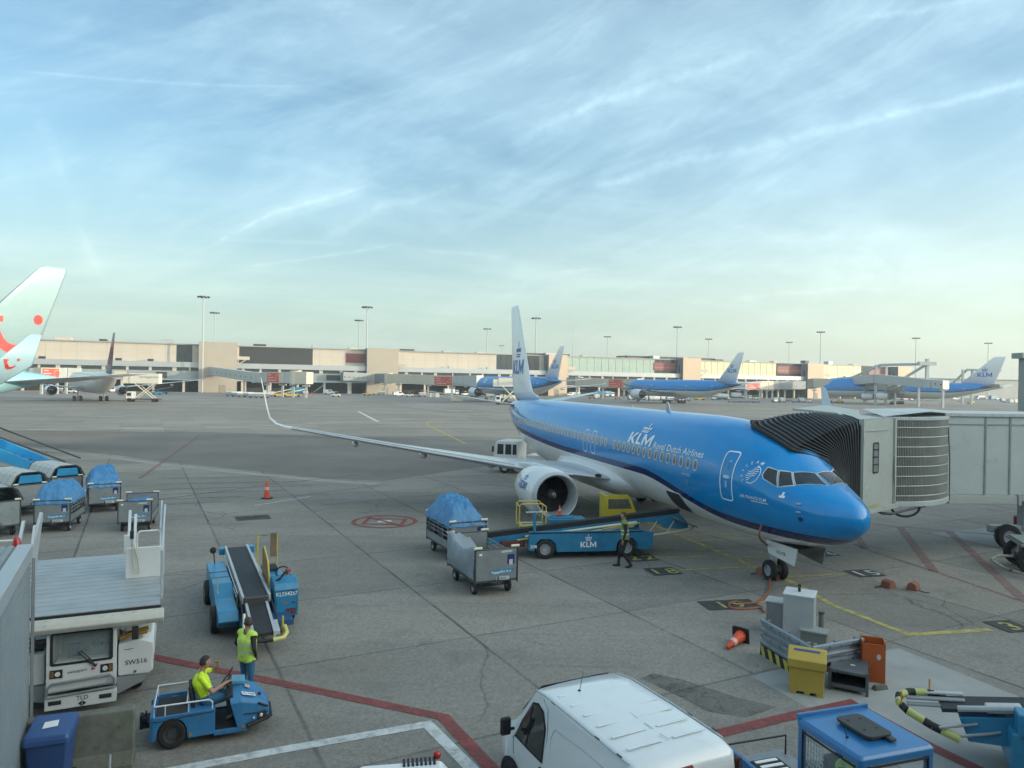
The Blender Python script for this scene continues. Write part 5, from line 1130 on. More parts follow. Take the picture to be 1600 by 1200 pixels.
def belt_loader_corner():
    # only its nose shows at the lower right
    rz = rad(-24)
    t = thing('belt_loader', 'blue belt loader with black and yellow hoop bumper at the right edge of the picture', 'belt loader', (7.16, 12.95, 0), rz, 'belt loaders'); t.scale = (.84, .84, .92)
    mb = MB(); hoop = [(.98, -.62, .62), (.5, -.52, .74), (.06, -.40, .90), (-.08, -.2, .96), (-.06, .10, 1.0), (.14, .32, 1.02), (.5, .44, 1.02), (.85, .46, 1.0)]
    sm = []
    for i in range(len(hoop)-1):
        for k in range(3): sm.append(Vector(hoop[i]).lerp(Vector(hoop[i+1]), k/3))
    sm.append(Vector(hoop[-1]))
    for i in range(0, len(sm)-1): mb.mi = (i//2) % 2; mb.tube([sm[i], sm[i+1]], .075, 10)
    mb.build('hoop_bumper', [mat('hazard_yellow', (.42, .45, .15), .55), BLACK], t, smooth=True)
    mb = MB(); mb.prism([(.7, 1.02), (4.5, 1.62), (4.5, 1.55), (.7, .95)], -.30, .38); mb.build('belt', BELT, t)
    for y in (-.42, .42): mb = MB(); mb.prism([(1.0, .96), (4.5, 1.58), (4.5, 1.10), (2.2, .60), (1.15, .55)], y-.04, y+.04); mb.build('conveyor_frame', BLUE, t, bevel=.01)
    mb = MB(); mb.b(1.8, 4.6, -.9, .9, .35, 1.0); mb.b(1.9, 2.6, -.9, -.45, .9, 1.35); mb.build('chassis', BLUE, t, bevel=.03)
    wheel('wheel', t, (2.6, -.8, .36), .36, .24); wheel('wheel', t, (2.6, .8, .36), .36, .24)
    for k, (yy, zz) in enumerate(((.42, 1.06), (.12, 1.04), (-.05, .98))): mb = MB(); mb.box((.62, yy, zz), (1.1, .16, .04), ry=-.12); mb.build('guide_plate', GREY if k else LGREY, t, bevel=.02)
    mb = MB(); mb.tube([(.95, -.45, 1.12), (2.0, -.45, 1.30)], .06, 8); mb.build('roller_cover', LGREY, t)
    mb = MB(); mb.box((1.75, -.36, 1.24), (.62, .22, .14), ry=-.16); mb.build('sensor_box', WHITE_D, t, bevel=.03)
    for x, z in ((1.1, .80), (1.5, .72)): mb = MB(); mb.tube([(x-.5, -.66, z-.02), (x+.2, -.46, z+.1)], .03, 8); mb.build('strut', STEEL, t)
    for p in ((-.05, -.32, .95), (.55, .46, 1.02)): mb = MB(); mb.tube([p, (p[0], p[1], p[2]+.28)], .018, 6); mb.build('marker_rod', mat('rod_orange', (.55, .22, .03)), t)
    flat('sticker', shapes([(0, 0), (.14, 0), (.14, .2), (0, .2)]), (2.2, -.905, .7), (1, 0, 0), (0, 0, 1), CREAM, t)
    mb = MB(); mb.cyl((2.7, -.94, 1.2), .09, .05, 'y', 14); mb.build('lamp', LGREY, t)
belt_loader_corner()

# ------------------------------------------------------------------ chocks
CHK = mat('chock_rubber_red', (.26, .10, .07), .8, var=.2)
def chock(px, py, rz, label, s=1.0):
    o = G(px, py); t = thing('wheel_chock', label, 'wheel chock', (o.x, o.y, 0), rz, 'wheel chocks')
    mb = MB(); mb.prism([(-.17*s, 0), (.17*s, 0), (.12*s, .18*s), (.02*s, .26*s), (-.12*s, .20*s)], -.17*s, .17*s); mb.build('block', CHK, t, bevel=.015)
    mb = MB(); mb.tube([(-.2*s, .1*s, .03), (-.42*s, .14*s, .02), (-.5*s, .05, .015)], .014, 6); mb.build('rope', BLACK, t)
chock(1388, 918, .4, 'brick-red chock lying loose between the number 15 and the red lines'); chock(1427, 921, 2.3, 'brick-red chock with a white cord, farthest right of the loose ones')
chock(1190, 897, .5, 'brick-red chock behind the nose wheel', .9); chock(1214, 905, .3, 'brick-red chock in front of the nose wheel under the hose')
chock(1372, 868, .2, 'small dark chock beyond the number 15') if False else None
# ground power lead from the nose to the cabinet
def hose():
    P = [PL(2.9, 1.30, 2.10), PL(2.9, 1.36, 1.7), G(1208, 862, .8), G(1203, 880, .45), G(1203, 905, .08), G(1200, 925, .03), G(1186, 939, .03), G(1165, 943, .03), G(1150, 940, .03), G(1140, 943, .03), G(1143, 950, .03), G(1165, 951, .03), G(1188, 950, .03), G(1194, 956, .05)]
    P2 = []
    for i in range(len(P)-1):
        p0, p1, p2, p3 = P[max(i-1, 0)], P[i], P[i+1], P[min(i+2, len(P)-1)]
        for k in range(6): t = k/6; P2.append(.5*((2*p1)+(-p0+p2)*t+(2*p0-5*p1+4*p2-p3)*t*t+(-p0+3*p1-3*p2+p3)*t**3))
    P2.append(P[-1]); mb = MB(); mb.tube(P2, .035, 8); tag(mb.build('power_lead', mat('lead_brown', (.30, .10, .05), .6, var=.2), smooth=True), 'red-brown ground power lead hanging from the airliner nose and coiled on the ground', 'power lead')
hose()

# ------------------------------------------------------------------ ground power cabinets and their guard rail
def cabinets():
    def box_thing(name, label, cat, px, py, w, d, h, rz, m, **k):
        o = G(px, py); t = thing(name, label, cat, (o.x, o.y, 0), rz); return t
    rz = rad(-28)
    o = G(1249, 1000); t = thing('power_cabinet', 'tall light grey power cabinet with a beacon on top behind the guard rail', 'cabinet', (o.x, o.y, 0), rz)
    w, d, h = .72, .68, 1.20
    mb = MB(); mb.b(-w/2, w/2, -d/2, d/2, .08, h); b_ = mb.build('body', LGREY, t, bevel=.01)
    mb = MB(); mb.b(-w/2-.02, w/2+.02, -d/2-.02, d/2+.02, h, h+.04); mb.build('top', WHITE, t, bevel=.008)
    mb = MB(); mb.b(-w/2-.012, -w/2, -d/2+.03, d/2-.03, .14, h-.05); dr = mb.build('door', LGREY, t, bevel=.004)
    mb = MB()
    for z in (.35, .75, 1.15): mb.b(-w/2-.02, -w/2-.012, -d/2+.05, -d/2+.08, z, z+.05)
    mb.build('hinge', BLACK, dr)
    mb = MB(); mb.tube([(-.02, 0, h+.04), (-.02, 0, h+.16)], .012, 8); mb.cyl((-.02, 0, h+.10), .035, .10, n=12); mb.cyl((-.02, 0, h+.20), .045, .05, n=12); mb.build('beacon', BLACK, t, smooth=True)
    o = G(1212, 985); t = thing('power_cabinet', 'lower dark-sided grey cabinet left of the tall one', 'cabinet', (o.x, o.y, 0), rz)
    mb = MB(); mb.b(-.22, .22, -.25, .25, .05, .80); mb.build('body', GREY, t, bevel=.01); mb = MB(); mb.b(-.24, .24, -.27, .27, .80, .83); mb.build('top', LGREY, t)
    o = G(1272, 1012); t = thing('junction_box', 'flat grey-green junction box in the corner of the guard rail', 'box', (o.x, o.y, 0), rad(-30))
    mb = MB(); mb.b(-.30, .30, -.20, .20, 0, .42); mb.build('body', mat('box_green_grey', (.17, .19, .17), .5, var=.1), t, bevel=.01); mb = MB(); mb.b(-.33, .33, -.23, .23, .42, .46); mb.build('lid', mat('box_lid', (.24, .27, .25), .45), t)
    o = G(1283, 985); t = thing('bollard', 'short grey-green bollard right of the tall cabinet', 'bollard', (o.x, o.y, 0))
    mb = MB(); mb.cyl((0, 0, .23), .07, .46, n=16); mb.build('post', mat('box_green_grey', (.17, .19, .17)), t, smooth=True); mb = MB(); mb.cyl((0, 0, .47), .08, .03, n=16); mb.build('cap', DARK, t)
    # guard rail of stacked W-beams
    A, C, B_ = G(1190, 1022), G(1268, 1072), G(1347, 1056); t = thing('guard_rail', 'corner guard rail of stacked steel beams with black and yellow foot', 'guard rail', (C.x, C.y, 0)); 
    GAL = mat('galvanised_steel', (.26, .30, .33), .38, metal=.5, var=.15, dirt=.3, scale=3)
    for P, Q in ((A, C), (C, B_)):
        d = (Q-P).normalized(); n_ = Vector((d.y, -d.x, 0)); P0 = P-C; Q0 = Q-C
        if n_.y > 0: n_ = -n_
        for zc in (.40, .72):
            prof = [(.0, -.15), (.05, -.13), (.06, -.07), (.0, -.03), (.0, .03), (.06, .07), (.05, .13), (0, .15)]
            mb = MB(); mb.loft([[S_+n_*a+Vector((0, 0, zc+b_)) for a, b_ in prof]+[S_+n_*(a-.008)+Vector((0, 0, zc+b_)) for a, b_ in prof[::-1]] for S_ in (P0, Q0)]); bm_ = mb.build('beam', GAL, t)
            mb = MB(); Ln = (Q0-P0).length
            for k in range(int(Ln/.35)+1):
                q = P0+d*(.1+k*.35)+n_*.062+Vector((0, 0, zc+.08)); mb.box(q, (.025, .025, .025))
            mb.build('bolt', DARK, bm_)
        mb = MB()
        for u in (.1, .5, .9): q = P0.lerp(Q0, u)-n_*.06; mb.box((q.x, q.y, .44), (.08, .08, .88))
        mb.build('post', GREY, t)
    P0, Q0 = A-C, Vector((0, 0, 0)); d = (Q0-P0).normalized(); n_ = Vector((d.y, -d.x, 0)); n_ = -n_ if n_.y > 0 else n_; Ln = (Q0-P0).length
    mb = MB(); q = (P0+Q0)/2+n_*.02; mb.box((q.x, q.y, .12), (Ln, .05, .24), rz=math.atan2(d.y, d.x)); ft = mb.build('foot_board', BLACK, t)
    vs = []; fs = []
    for k in range(7): u = k*.30; s_ = shapes([(u+.10, 0), (u+.24, 0), (u+.14, .24), (u, .24)]); o_ = len(vs); vs += s_[0]; fs += [tuple(i+o_ for i in f) for f in s_[1]]
    flat('hazard_stripe', (vs, fs), P0+n_*.047, d, (0, 0, 1), mat('stripe_yellow', (.42, .38, .08), .5, var=.2), ft, off=.003 if d.cross(Vector((0, 0, 1))).dot(n_) > 0 else -.003)
    # yellow grit bin
    o = G(1268, 1088); YB = mat('grit_bin_plastic', (.40, .29, .05), .55, var=.12, dirt=.2)
    t = thing('grit_bin', 'yellow plastic grit bin with a sloping lid in front of the guard rail', 'bin', (o.x, o.y+.25, 0), rad(-24)); t.scale = (.93, .93, .88)
    mb = MB(); mb.prism([(-.36, .10), (-.36, .0), (-.22, 0), (-.20, .07), (-.06, .07), (-.04, 0), (.06, 0), (.08, .07), (.20, .07), (.22, 0), (.36, 0), (.36, .10), (.38, .66), (-.38, .66)], -.26, .26); b_ = mb.build('body', YB, t, bevel=.015)
    mb = MB(); mb.loft([[Vector((x*1.0, -.30, .64)), Vector((x, -.30, .84)), Vector((x, .06, 1.0)), Vector((x, .28, .98)), Vector((x, .30, .64))] for x in (-.41, .41)]); ld = mb.build('lid', YB, t, bevel=.015)
    flat('label_strip', shapes([(-.28, 0), (.28, 0), (.28, .055), (-.28, .055)]), (0, -.02, .965), (1, 0, 0), (0, .9, .4), mat('label_blue', (.03, .06, .30), .4), ld, off=.012)
    # open metal crate
    o = G(1333, 1078); t = thing('metal_crate', 'dark grey steel crate with an open front beside the yellow grit bin', 'crate', (o.x+.05, o.y+.28, 0), rad(-28)); t.scale = (1, 1, .84)
    DG = mat('crate_grey', (.11, .125, .14), .45, metal=.3, var=.2, dirt=.3)
    mb = MB(); mb.b(-.36, .36, -.5, .5, .52, .55); mb.b(-.36, .36, -.5, .5, .10, .13); mb.b(-.36, -.33, -.5, .5, .13, .52); mb.b(.33, .36, -.5, .5, .13, .52); mb.b(-.33, .33, .47, .5, .13, .52); mb.build('box', DG, t)
    mb = MB()
    for x in (-.36, .36):
        for y in (-.5, .48): mb.b(x-.03, x+.03, y-.03, y+.03, 0, .58)
    mb.b(-.36, .36, -.53, -.5, .10, .20); mb.b(-.36, .36, -.53, -.5, .48, .55); mb.build('corner_frame', DG, t, bevel=.006)
    flat('paper_label', shapes([(0, 0), (.09, 0), (.09, .05), (0, .05)]), (.02, -.1, .55), (1, 0, 0), (0, 1, 0), WLET, t)
    # orange bin
    o = G(1352, 1055); OB = mat('orange_bin_metal', (.42, .09, .02), .45, var=.1, dirt=.25)
    t = thing('waste_bin', 'tall open orange waste bin at the end of the guard rail', 'bin', (o.x+.04, o.y-.22, 0), rad(-20)); t.scale = (.88, .88, .80)
    mb = MB(); w = .27; P = [(-w, -.22), (w, -.22), (w, .22), (-w, .22)]
    for i in range(4):
        a, b_ = Vector((*P[i], 0)), Vector((*P[(i+1) % 4], 0)); dd = (b_-a).normalized(); n2 = Vector((-dd.y, dd.x, 0))
        mb.add([a, b_, b_+n2*.02, a+n2*.02]+[q+Vector((0, 0, 1.12 if i != 0 else 1.06)) for q in (a, b_, b_+n2*.02, a+n2*.02)], [(3, 2, 1, 0), (4, 5, 6, 7), (0, 1, 5, 4), (1, 2, 6, 5), (2, 3, 7, 6), (3, 0, 4, 7)])
    mb.b(-w+.03, w-.03, -.19, .19, .02, .05); mb.build('body', OB, t)
    flat('sticker', shapes(circ(0, 0, .05, 14, .08)), (.12, -.222, .72), (1, 0, 0), (0, 0, 1), PALEP, t)
    mb = MB(); mb.tube([(-.5, .3, .62), (-.42, .28, .86), (-.1, .26, .9), (.1, .26, .84)], .03, 8); mb.build('rear_hoop', BLACK, t, smooth=True)
    o = G(1375, 1077); t = thing('rubble_block', 'small mossy concrete lump on the ground beside the orange bin', 'rubble', (o.x, o.y, 0), .3); mb = MB(); mb.box((0, 0, .05), (.36, .14, .10), top=(.8, .7)); mb.build('lump', mat('mossy_concrete', (.12, .13, .10), .9, var=.4, scale=12), t, bevel=.02)
cabinets()

# ------------------------------------------------------------------ people
SKIN = mat('skin', (.36, .20, .14), .55, var=.08, scale=8)
def person(label, loc, rz, J, cols, sleeve='long', vest=None, tee=None, hair=(.03, .022, .018), headturn=0.0, headtilt=0.0, vestmat=None, thin=1.0, bald=False, group=None, grip=(0, 0)):
    """one continuous body grown round a posed skeleton; J holds joints in x forward, y left, z up"""
    J = {k: Vector(v) for k, v in J.items()}
    mb = MB(); caps = []
    def cap(a, b, ra, rb, lab, flatx=1.0):
        a, b = Vector(a), Vector(b); caps.append((a, b, ra, rb, lab)); d = (b-a); L_ = d.length
        if L_ < 1e-5: d = Vector((0, 0, 1))
        pts = []; rr = []
        for k in range(1, 4): t = math.sin(math.pi/2*(1-k/4)); pts.append(a-d.normalized()*ra*t); rr.append(ra*math.cos(math.asin(t)))
        for k in range(4): pts.append(a.lerp(b, k/3)); rr.append(ra+(rb-ra)*k/3)
        for k in range(1, 4): t = math.sin(math.pi/2*k/4); pts.append(b+d.normalized()*rb*t); rr.append(rb*math.cos(math.asin(t)))
        mb.tube(pts, rr, 12)
    hip, chest, neck, head = J['hip'], J['chest'], J['neck'], J['head']
    side = Vector((-math.sin(J.get('twist', Vector((0, 0, 0))).x), math.cos(J.get('twist', Vector((0, 0, 0))).x), 0)) if 'twist' in J else Vector((0, 1, 0))
    for s in (-1, 1):
        cap(hip+side*s*.07, hip.lerp(chest, .45)+side*s*.07, .115*thin, .105*thin, 'pelvis'); cap(hip.lerp(chest, .4)+side*s*.07, chest+side*s*.085, .11*thin, .115*thin, 'torso'); cap(chest+side*s*.085, neck+side*s*.12-Vector((0, 0, .075)), .11*thin, .075, 'torso')
    cap(hip.lerp(chest, .3), chest, .12*thin, .125*thin, 'torso'); cap(neck-Vector((0, 0, .05)), neck.lerp(head, .5), .062, .055, 'neck')
    for s, n in ((1, 'l'), (-1, 'r')):
        sh = J.get('sh'+n, neck+side*s*.185-Vector((0, 0, .075))); cap(neck+side*s*.1-Vector((0, 0, .06)), sh, .065, .062, 'torso')
        el, wr = J['el'+n], J['wr'+n]; cap(sh, el, .058, .045, 'uarm'); cap(el, wr, .042, .029, 'farm')
        hp = hip+side*s*.095-Vector((0, 0, .02)); kn, an = J['kn'+n], J['an'+n]; cap(hp, kn, .092*thin, .062, 'leg'); cap(kn, an, .058, .045, 'leg')
        toe = an+J.get('toe'+n, Vector((.16, 0, -.05))); cap(an-Vector((.03, 0, .035)), an.lerp(toe, .6)-Vector((0, 0, .02)), .045, .042, 'shoe'); cap(an.lerp(toe, .6)-Vector((0, 0, .02)), toe, .042, .036, 'shoe')
        # hand: palm, four fingers and a thumb, curled
        d = (wr-el).normalized(); hd = J.get('hd'+n, d).normalized(); up = Vector((0, 0, 1)); lat = hd.cross(up); lat = lat.normalized() if lat.length > .1 else Vector((1, 0, 0)); pn = hd.cross(lat)*-1
        g_ = grip[0 if s > 0 else 1]
        for q in (-.018, 0, .018): cap(wr+lat*q*.8, wr+hd*.075+lat*q*1.3, .016, .015, 'hand')
        curl = pn*(-.4-.6*g_)
        for f_, (q, l_) in enumerate(((-.030, .066), (-.010, .075), (.010, .070), (.029, .055))):
            a = wr+hd*.085+lat*q; b_ = a+(hd+curl*.5).normalized()*l_*.5; c = b_+(hd*.5+curl).normalized()*l_*.5; cap(a, b_, .0095, .009, 'hand'); cap(b_, c, .009, .008, 'hand')
        a = wr+hd*.03+lat*.03*s; b_ = a+(hd*.6+lat*s*.8+curl*.3).normalized()*.04; cap(a, b_, .012, .010, 'hand'); cap(b_, b_+(hd+curl*.4).normalized()*.028, .010, .009, 'hand')
    # head
    HR = Matrix.Rotation(headturn, 3, 'Z') @ Matrix.Rotation(headtilt, 3, 'Y')
    def hp_(v): return head+HR @ Vector(v)
    n = 18; rings = []
    for i in range(1, 14):
        a = math.pi*i/14; z = -.122*math.cos(a); r = math.sin(a)**.85; jaw = max(0, -z/.122); w = .076*(1-.30*jaw**1.5); dp = .094*(1-.14*jaw)
        rings.append([hp_(((dp*r*math.cos(t)+(.012*jaw if math.cos(t) > 0 else -.012*(1-jaw)*r)), w*r*math.sin(t), z)) for t in [2*math.pi*k/n for k in range(n)]])
    mb.loft(rings); caps.append((hp_((0, 0, -.03)), hp_((0, 0, .03)), .09, .09, 'head'))
    mb.tube([hp_((.085, 0, .018)), hp_((.104, 0, -.015)), hp_((.088, 0, -.03))], [.008, .014, .010], 8)
    mb.tube([hp_((.082, -.022, -.055)), hp_((.089, 0, -.053)), hp_((.082, .022, -.055))], [.005, .008, .005], 6)
    for s in (-1, 1): mb.tube([hp_((-.005, s*.074, .025)), hp_((-.012, s*.084, .0)), hp_((-.0, s*.076, -.03))], [.010, .013, .008], 7)
    ob = mb.build('body_raw', SKIN); rm = ob.modifiers.new('r', 'REMESH'); rm.mode = 'VOXEL'; rm.voxel_size = .0105; sm = ob.modifiers.new('s', 'SMOOTH'); sm.factor = .5; sm.iterations = 3
    dg = bpy.context.evaluated_depsgraph_get(); me = bpy.data.meshes.new_from_object(ob.evaluated_get(dg)); bpy.data.objects.remove(ob)
    names = ['skin', 'top', 'sleeve', 'trousers', 'shoe']
    me.materials.clear()
    MT = {'skin': SKIN, 'top': cols['top'], 'sleeve': cols['sleeve'], 'trousers': cols['trousers'], 'shoe': mat('shoe_black', (.02, .02, .02), .6)}
    for k in names: me.materials.append(MT[k])
    labs = []
    for p in me.polygons:
        c = p.center; best = None
        for a, b_, ra, rb, lab in caps:
            ab = b_-a; t = max(0, min(1, (c-a).dot(ab)/max(1e-9, ab.length_squared))); dd = (c-(a+ab*t)).length-(ra+(rb-ra)*t)
            if best is None or dd < best[0]: best = (dd, lab, t)
        lab, t = best[1], best[2]; labs.append(lab)
        mi = {'pelvis': 3, 'leg': 3, 'shoe': 4, 'torso': 1, 'neck': 0, 'head': 0, 'hand': 0, 'uarm': 2, 'farm': 2 if sleeve == 'long' else 0}[lab]
        if sleeve == 'short' and lab == 'uarm' and t > .75: mi = 0
        p.material_index = mi; p.use_smooth = True
    body = bpy.data.objects.new('person', me); col.objects.link(body); body.location = loc; body.rotation_euler = (0, 0, rz); tag(body, label, 'person', group)
    def shell(name, keep, off, m, sharp=None):
        vi = {}; mb2 = MB(); vs = []; fs = []; ms = []
        for p, lab in zip(me.polygons, labs):
            if not keep(p, lab): continue
            f = []
            for v in p.vertices:
                if v not in vi: vi[v] = len(vs); q = me.vertices[v]; vs.append(q.co+q.normal*off)
                f.append(vi[v])
            fs.append(f)
        mb2.add(vs, fs); o = mb2.build(name, m, body, smooth='all', recalc=False); s_ = o.modifiers.new('s', 'SOLIDIFY'); s_.thickness = .008; s_.offset = 1; return o
    if not bald is True:
        lim = -.035 if bald != 'short' else -.03
        def hk(p, lab):
            if lab != 'head': return False
            q = HR.inverted() @ (p.center-head); return q.z > .045+.6*max(0, q.x) if q.x > 0 else q.z > lim+.35*(q.x+.1)
        shell('hair', hk, .005, mat('hair_%02d' % int(hair[0]*100), hair, .7, var=.3, scale=30))
    if vest:
        zl, zh = hip.z-.06, neck.z+.02; ax = (chest-hip).normalized()
        def vk(p, lab):
            if lab not in ('torso', 'pelvis'): return False
            return (p.center-hip).dot(ax) > -.05
        shell('hi_vis_vest', vk, .014, vest)
    return body
def vest_mat(name, rgb, z0, bands, band=(.55, .58, .55), stripe=None):
    m = mat(name, rgb, .6, var=.15, scale=14, bump=.3); nt = m.node_tree; N = nt.nodes; L = nt.links; tc = [x for x in N if x.bl_idname == 'ShaderNodeTexCoord'][0]; mx = [x for x in N if x.bl_idname == 'ShaderNodeMix'][0]
    s = N.new('ShaderNodeSeparateXYZ'); L.new(tc.outputs['Object'], s.inputs[0]); cur = None
    c = N.new('ShaderNodeRGB'); c.outputs[0].default_value = (*rgb, 1); cur = c.outputs[0]
    for z in bands:
        d = N.new('ShaderNodeMath'); d.operation = 'SUBTRACT'; L.new(s.outputs[2], d.inputs[0]); d.inputs[1].default_value = z
        a = N.new('ShaderNodeMath'); a.operation = 'ABSOLUTE'; L.new(d.outputs[0], a.inputs[0]); l_ = N.new('ShaderNodeMath'); l_.operation = 'LESS_THAN'; L.new(a.outputs[0], l_.inputs[0]); l_.inputs[1].default_value = .025
        k = N.new('ShaderNodeMix'); k.data_type = 'RGBA'; L.new(l_.outputs[0], k.inputs[0]); L.new(cur, k.inputs[6]); k.inputs[7].default_value = (*band, 1); cur = k.outputs[2]
    L.new(cur, mx.inputs[6]); return m
BLK = mat('black_cloth', (.016, .016, .018), .8, var=.2, scale=12, bump=.3); JEAN = mat('blue_work_trousers', (.030, .13, .24), .75, var=.22, scale=10, bump=.4); LIME = mat('lime_shirt', (.62, .82, .03), .65, var=.12, scale=9, bump=.4)
# walking man by the belt loader, heading left across the apron
o = G(976, 886)
person('person in dark clothes and hi-vis vest walking past the front wheel of the belt loader', (o.x, o.y, 0), rad(178), dict(hip=(0, 0, .95), chest=(.02, 0, 1.33), neck=(.03, 0, 1.55), head=(.06, 0, 1.70), ell=(.02, .27, 1.20), wrl=(.10, .30, .95), elr=(-.10, -.27, 1.20), wrr=(-.02, -.30, .95),
    knl=(.10, .10, .51), anl=(-.18, .10, .12), knr=(.16, -.10, .52), anr=(.20, -.10, .09), toel=(.15, 0, -.10)), dict(top=BLK, sleeve=BLK, trousers=BLK), vest=vest_mat('walker_vest', (.17, .24, .05), 0, (1.12, 1.24)), hair=(.035, .025, .02), thin=.95, group='ground crew').scale = (1.07, 1.07, 1.07)
# standing man in the long-sleeved black top, seen from behind
person('person in yellow-green vest over black long sleeves standing behind the tow tractor, head turned left', (-5.24, 14.42, 0), rad(62), dict(hip=(0, 0, .93), chest=(-.01, 0, 1.30), neck=(.0, 0, 1.52), head=(.03, .02, 1.665), ell=(-.02, .31, 1.20), wrl=(.12, .28, .98), elr=(-.10, -.31, 1.20), wrr=(.04, -.22, 1.0),
    knl=(.03, .11, .50), anl=(0, .12, .09), knr=(.02, -.11, .50), anr=(-.02, -.12, .09)), dict(top=BLK, sleeve=BLK, trousers=JEAN), vest=vest_mat('standing_vest', (.50, .72, .10), 0, (1.10, 1.26)), hair=(.05, .035, .03), headturn=rad(75), bald='short', thin=1.08, group='ground crew').scale = (.95, .95, .93)

# ------------------------------------------------------------------ tow tractor with its driver
TUGB = mat('worn_tractor_blue', (.030, .17, .36), .5, var=.22, dirt=.75, dirtcol=(.14, .13, .12), scale=2.6)
MATB = mat('black_deck_mat', (.028, .028, .03), .85, var=.2)
def tow_tractor():
    rz = rad(22); X0, Y0 = -6.12, 12.32
    t = thing('tow_tractor', 'small scratched blue tow tractor with a white rear rail, driven by the man in yellow', 'tow tractor', (X0, Y0, 0), rz); t.scale = (.79, .95, .90)
    w = 1.08
    arch = [(.42+.31*math.cos(a), .30+.31*math.sin(a)) for a in [math.pi*i/10 for i in range(11)]]
    # rear body: side panels with wheel arch, top with a dark mat
    side = [(0, .22), (0, .66), (1.30, .68), (1.30, .20), (.75, .18)]+arch+[(.10, .22)]
    for y in (0, w-.05): mb = MB(); mb.prism(side, y, y+.05); mb.build('side_panel', TUGB, t, bevel=.006)
    mb = MB(); mb.b(-.02, .04, .0, w, .22, .70); mb.b(.04, 1.28, .05, w-.05, .56, .60); mb.b(1.24, 1.30, .05, w-.05, .25, .60); rb = mb.build('rear_body', TUGB, t, bevel=.008)
    mb = MB(); mb.b(.08, .72, .10, w-.10, .60, .615); mb.build('deck_mat', MATB, t)
    mb = MB(); mb.tube([(.05, -.004, .585), (.52, -.004, .585), (.62, -.004, .62), (1.28, -.004, .64)], .010, 5); mb.build('body_seam', BLACK, t)
    mb = MB(); RZ = .86
    for y in (.05, w-.05): mb.tube([(.06, y, .64), (.06, y, RZ), (1.18, y, RZ), (1.24, y, RZ-.05), (1.24, y, .68)] if y < .5 else [(.06, y, .64), (.06, y, RZ), (.68, y, RZ), (.72, y, .64)], .016, 8)
    mb.tube([(.06, .05, RZ), (.06, w-.05, RZ)], .016, 8); mb.tube([(.28, .05, .64), (.28, .05, RZ)], .013, 6); mb.tube([(.75, .05, .66), (.75, .05, RZ)], .013, 6); mb.tube([(.72, .05, RZ), (.72, w-.05, RZ)], .013, 6)
    mb.build('rear_rail', WHITE, t, smooth=True)
    for x in (.42,): wheel('wheel', t, (x, .10, .30), .30, .20, rim=DARK); wheel('wheel', t, (x, w-.10, .30), .30, .20, rim=DARK)
    wheel('wheel', t, (2.02, w/2, .24), .24, .18, rim=DARK)
    mb = MB(); mb.b(-.24, -.02, .42, .64, .42, .50); mb.b(-.22, -.02, .42, .64, .30, .38); mb.b(-.26, -.20, .44, .62, .28, .54); mb.tube([(-.14, .53, .26), (-.14, .53, .60)], .018, 8); mb.build('tow_hitch', BLACK, t)
    mb = MB(); mb.cyl((-.04, .12, .56), .05, .06, 'x', 12); mb.build('rear_lamp', BLACK, t); mb = MB(); mb.cyl((-.04, w-.12, .56), .05, .06, 'x', 12); mb.build('rear_lamp', BLACK, t)
    # floor and sill
    mb = MB(); mb.b(1.28, 1.95, .04, w-.04, .17, .21); mb.build('floor', MATB, t)
    for y in (0, w-.05): mb = MB(); mb.b(1.28, 1.98, y, y+.05, .15, .24); mb.build('sill', TUGB, t, bevel=.006)
    for x in (.80, 1.90): mb = MB(); mb.box((x, -.004, .25), (.06, .01, .06)); mb.build('tie_down_ring', mat('ring_rust', (.35, .18, .06), .6), t)
    mb = MB(); mb.box((1.62, .52, .235), (.16, .10, .03), ry=-.3); mb.build('pedal', DARK, t)
    # front cowl, tapered to the nose
    def ring(x, zb, zt, y0, y1, c=.06): return [Vector((x, y0, zb)), Vector((x, y0, zt-c)), Vector((x, y0+c, zt)), Vector((x, y1-c, zt)), Vector((x, y1, zt-c)), Vector((x, y1, zb))]
    mb = MB(); rings = [[Vector((1.78, 0, .22)), Vector((1.62, 0, .72)), Vector((1.60, .06, .80)), Vector((1.60, w-.06, .80)), Vector((1.62, w, .72)), Vector((1.78, w, .22))],
        [Vector((1.92, 0, .22)), Vector((1.86, .0, .74)), Vector((1.84, .06, .82)), Vector((1.84, w-.06, .82)), Vector((1.86, w, .74)), Vector((1.92, w, .22))], ring(2.20, .22, .70, .06, w-.10), ring(2.42, .24, .55, .16, w-.26), ring(2.47, .26, .46, .20, w-.30)]
    mb.loft(rings); cw = mb.build('front_cowl', TUGB, t, bevel=.012)
    mb = MB(); mb.box((1.80, w-.25, .86), (.30, .34, .07), ry=.10); mb.build('battery_cover', mat('light_scratched_blue', (.10, .32, .48), .4, var=.3, dirt=.5, dirtcol=(.5, .55, .55)), cw, bevel=.01)
    mb = MB(); mb.tube([(2.42, .14, .30), (2.50, .22, .30), (2.50, w-.32, .30), (2.36, w-.18, .30), (1.98, w, .27)], .045, 8); mb.tube([(2.42, .14, .30), (1.98, -.02, .27)], .045, 8); mb.build('front_bumper', BLACK, t, smooth=True)
    mb = MB(); mb.tube([(2.43, .16, .52), (2.22, .05, .66)], .02, 6); mb.tube([(1.90, -.01, .50), (2.20, .05, .46), (2.44, .17, .40)], .012, 6); mb.build('edge_trim', BLACK, cw)
    for y0_ in (.12,): mb = MB(); mb.box((2.30, .085, .40), (.20, .04, .14), rz=.26); mb.build('headlamp_recess', BLACK, cw, bevel=.01)
    mb = MB(); mb.sphere((2.28, .08, .40), .045, 12); mb.sphere((2.12, .02, .38), .025, 10); mb.build('headlamp', mat('lamp_glass', (.55, .6, .6), .1), cw, smooth=True)
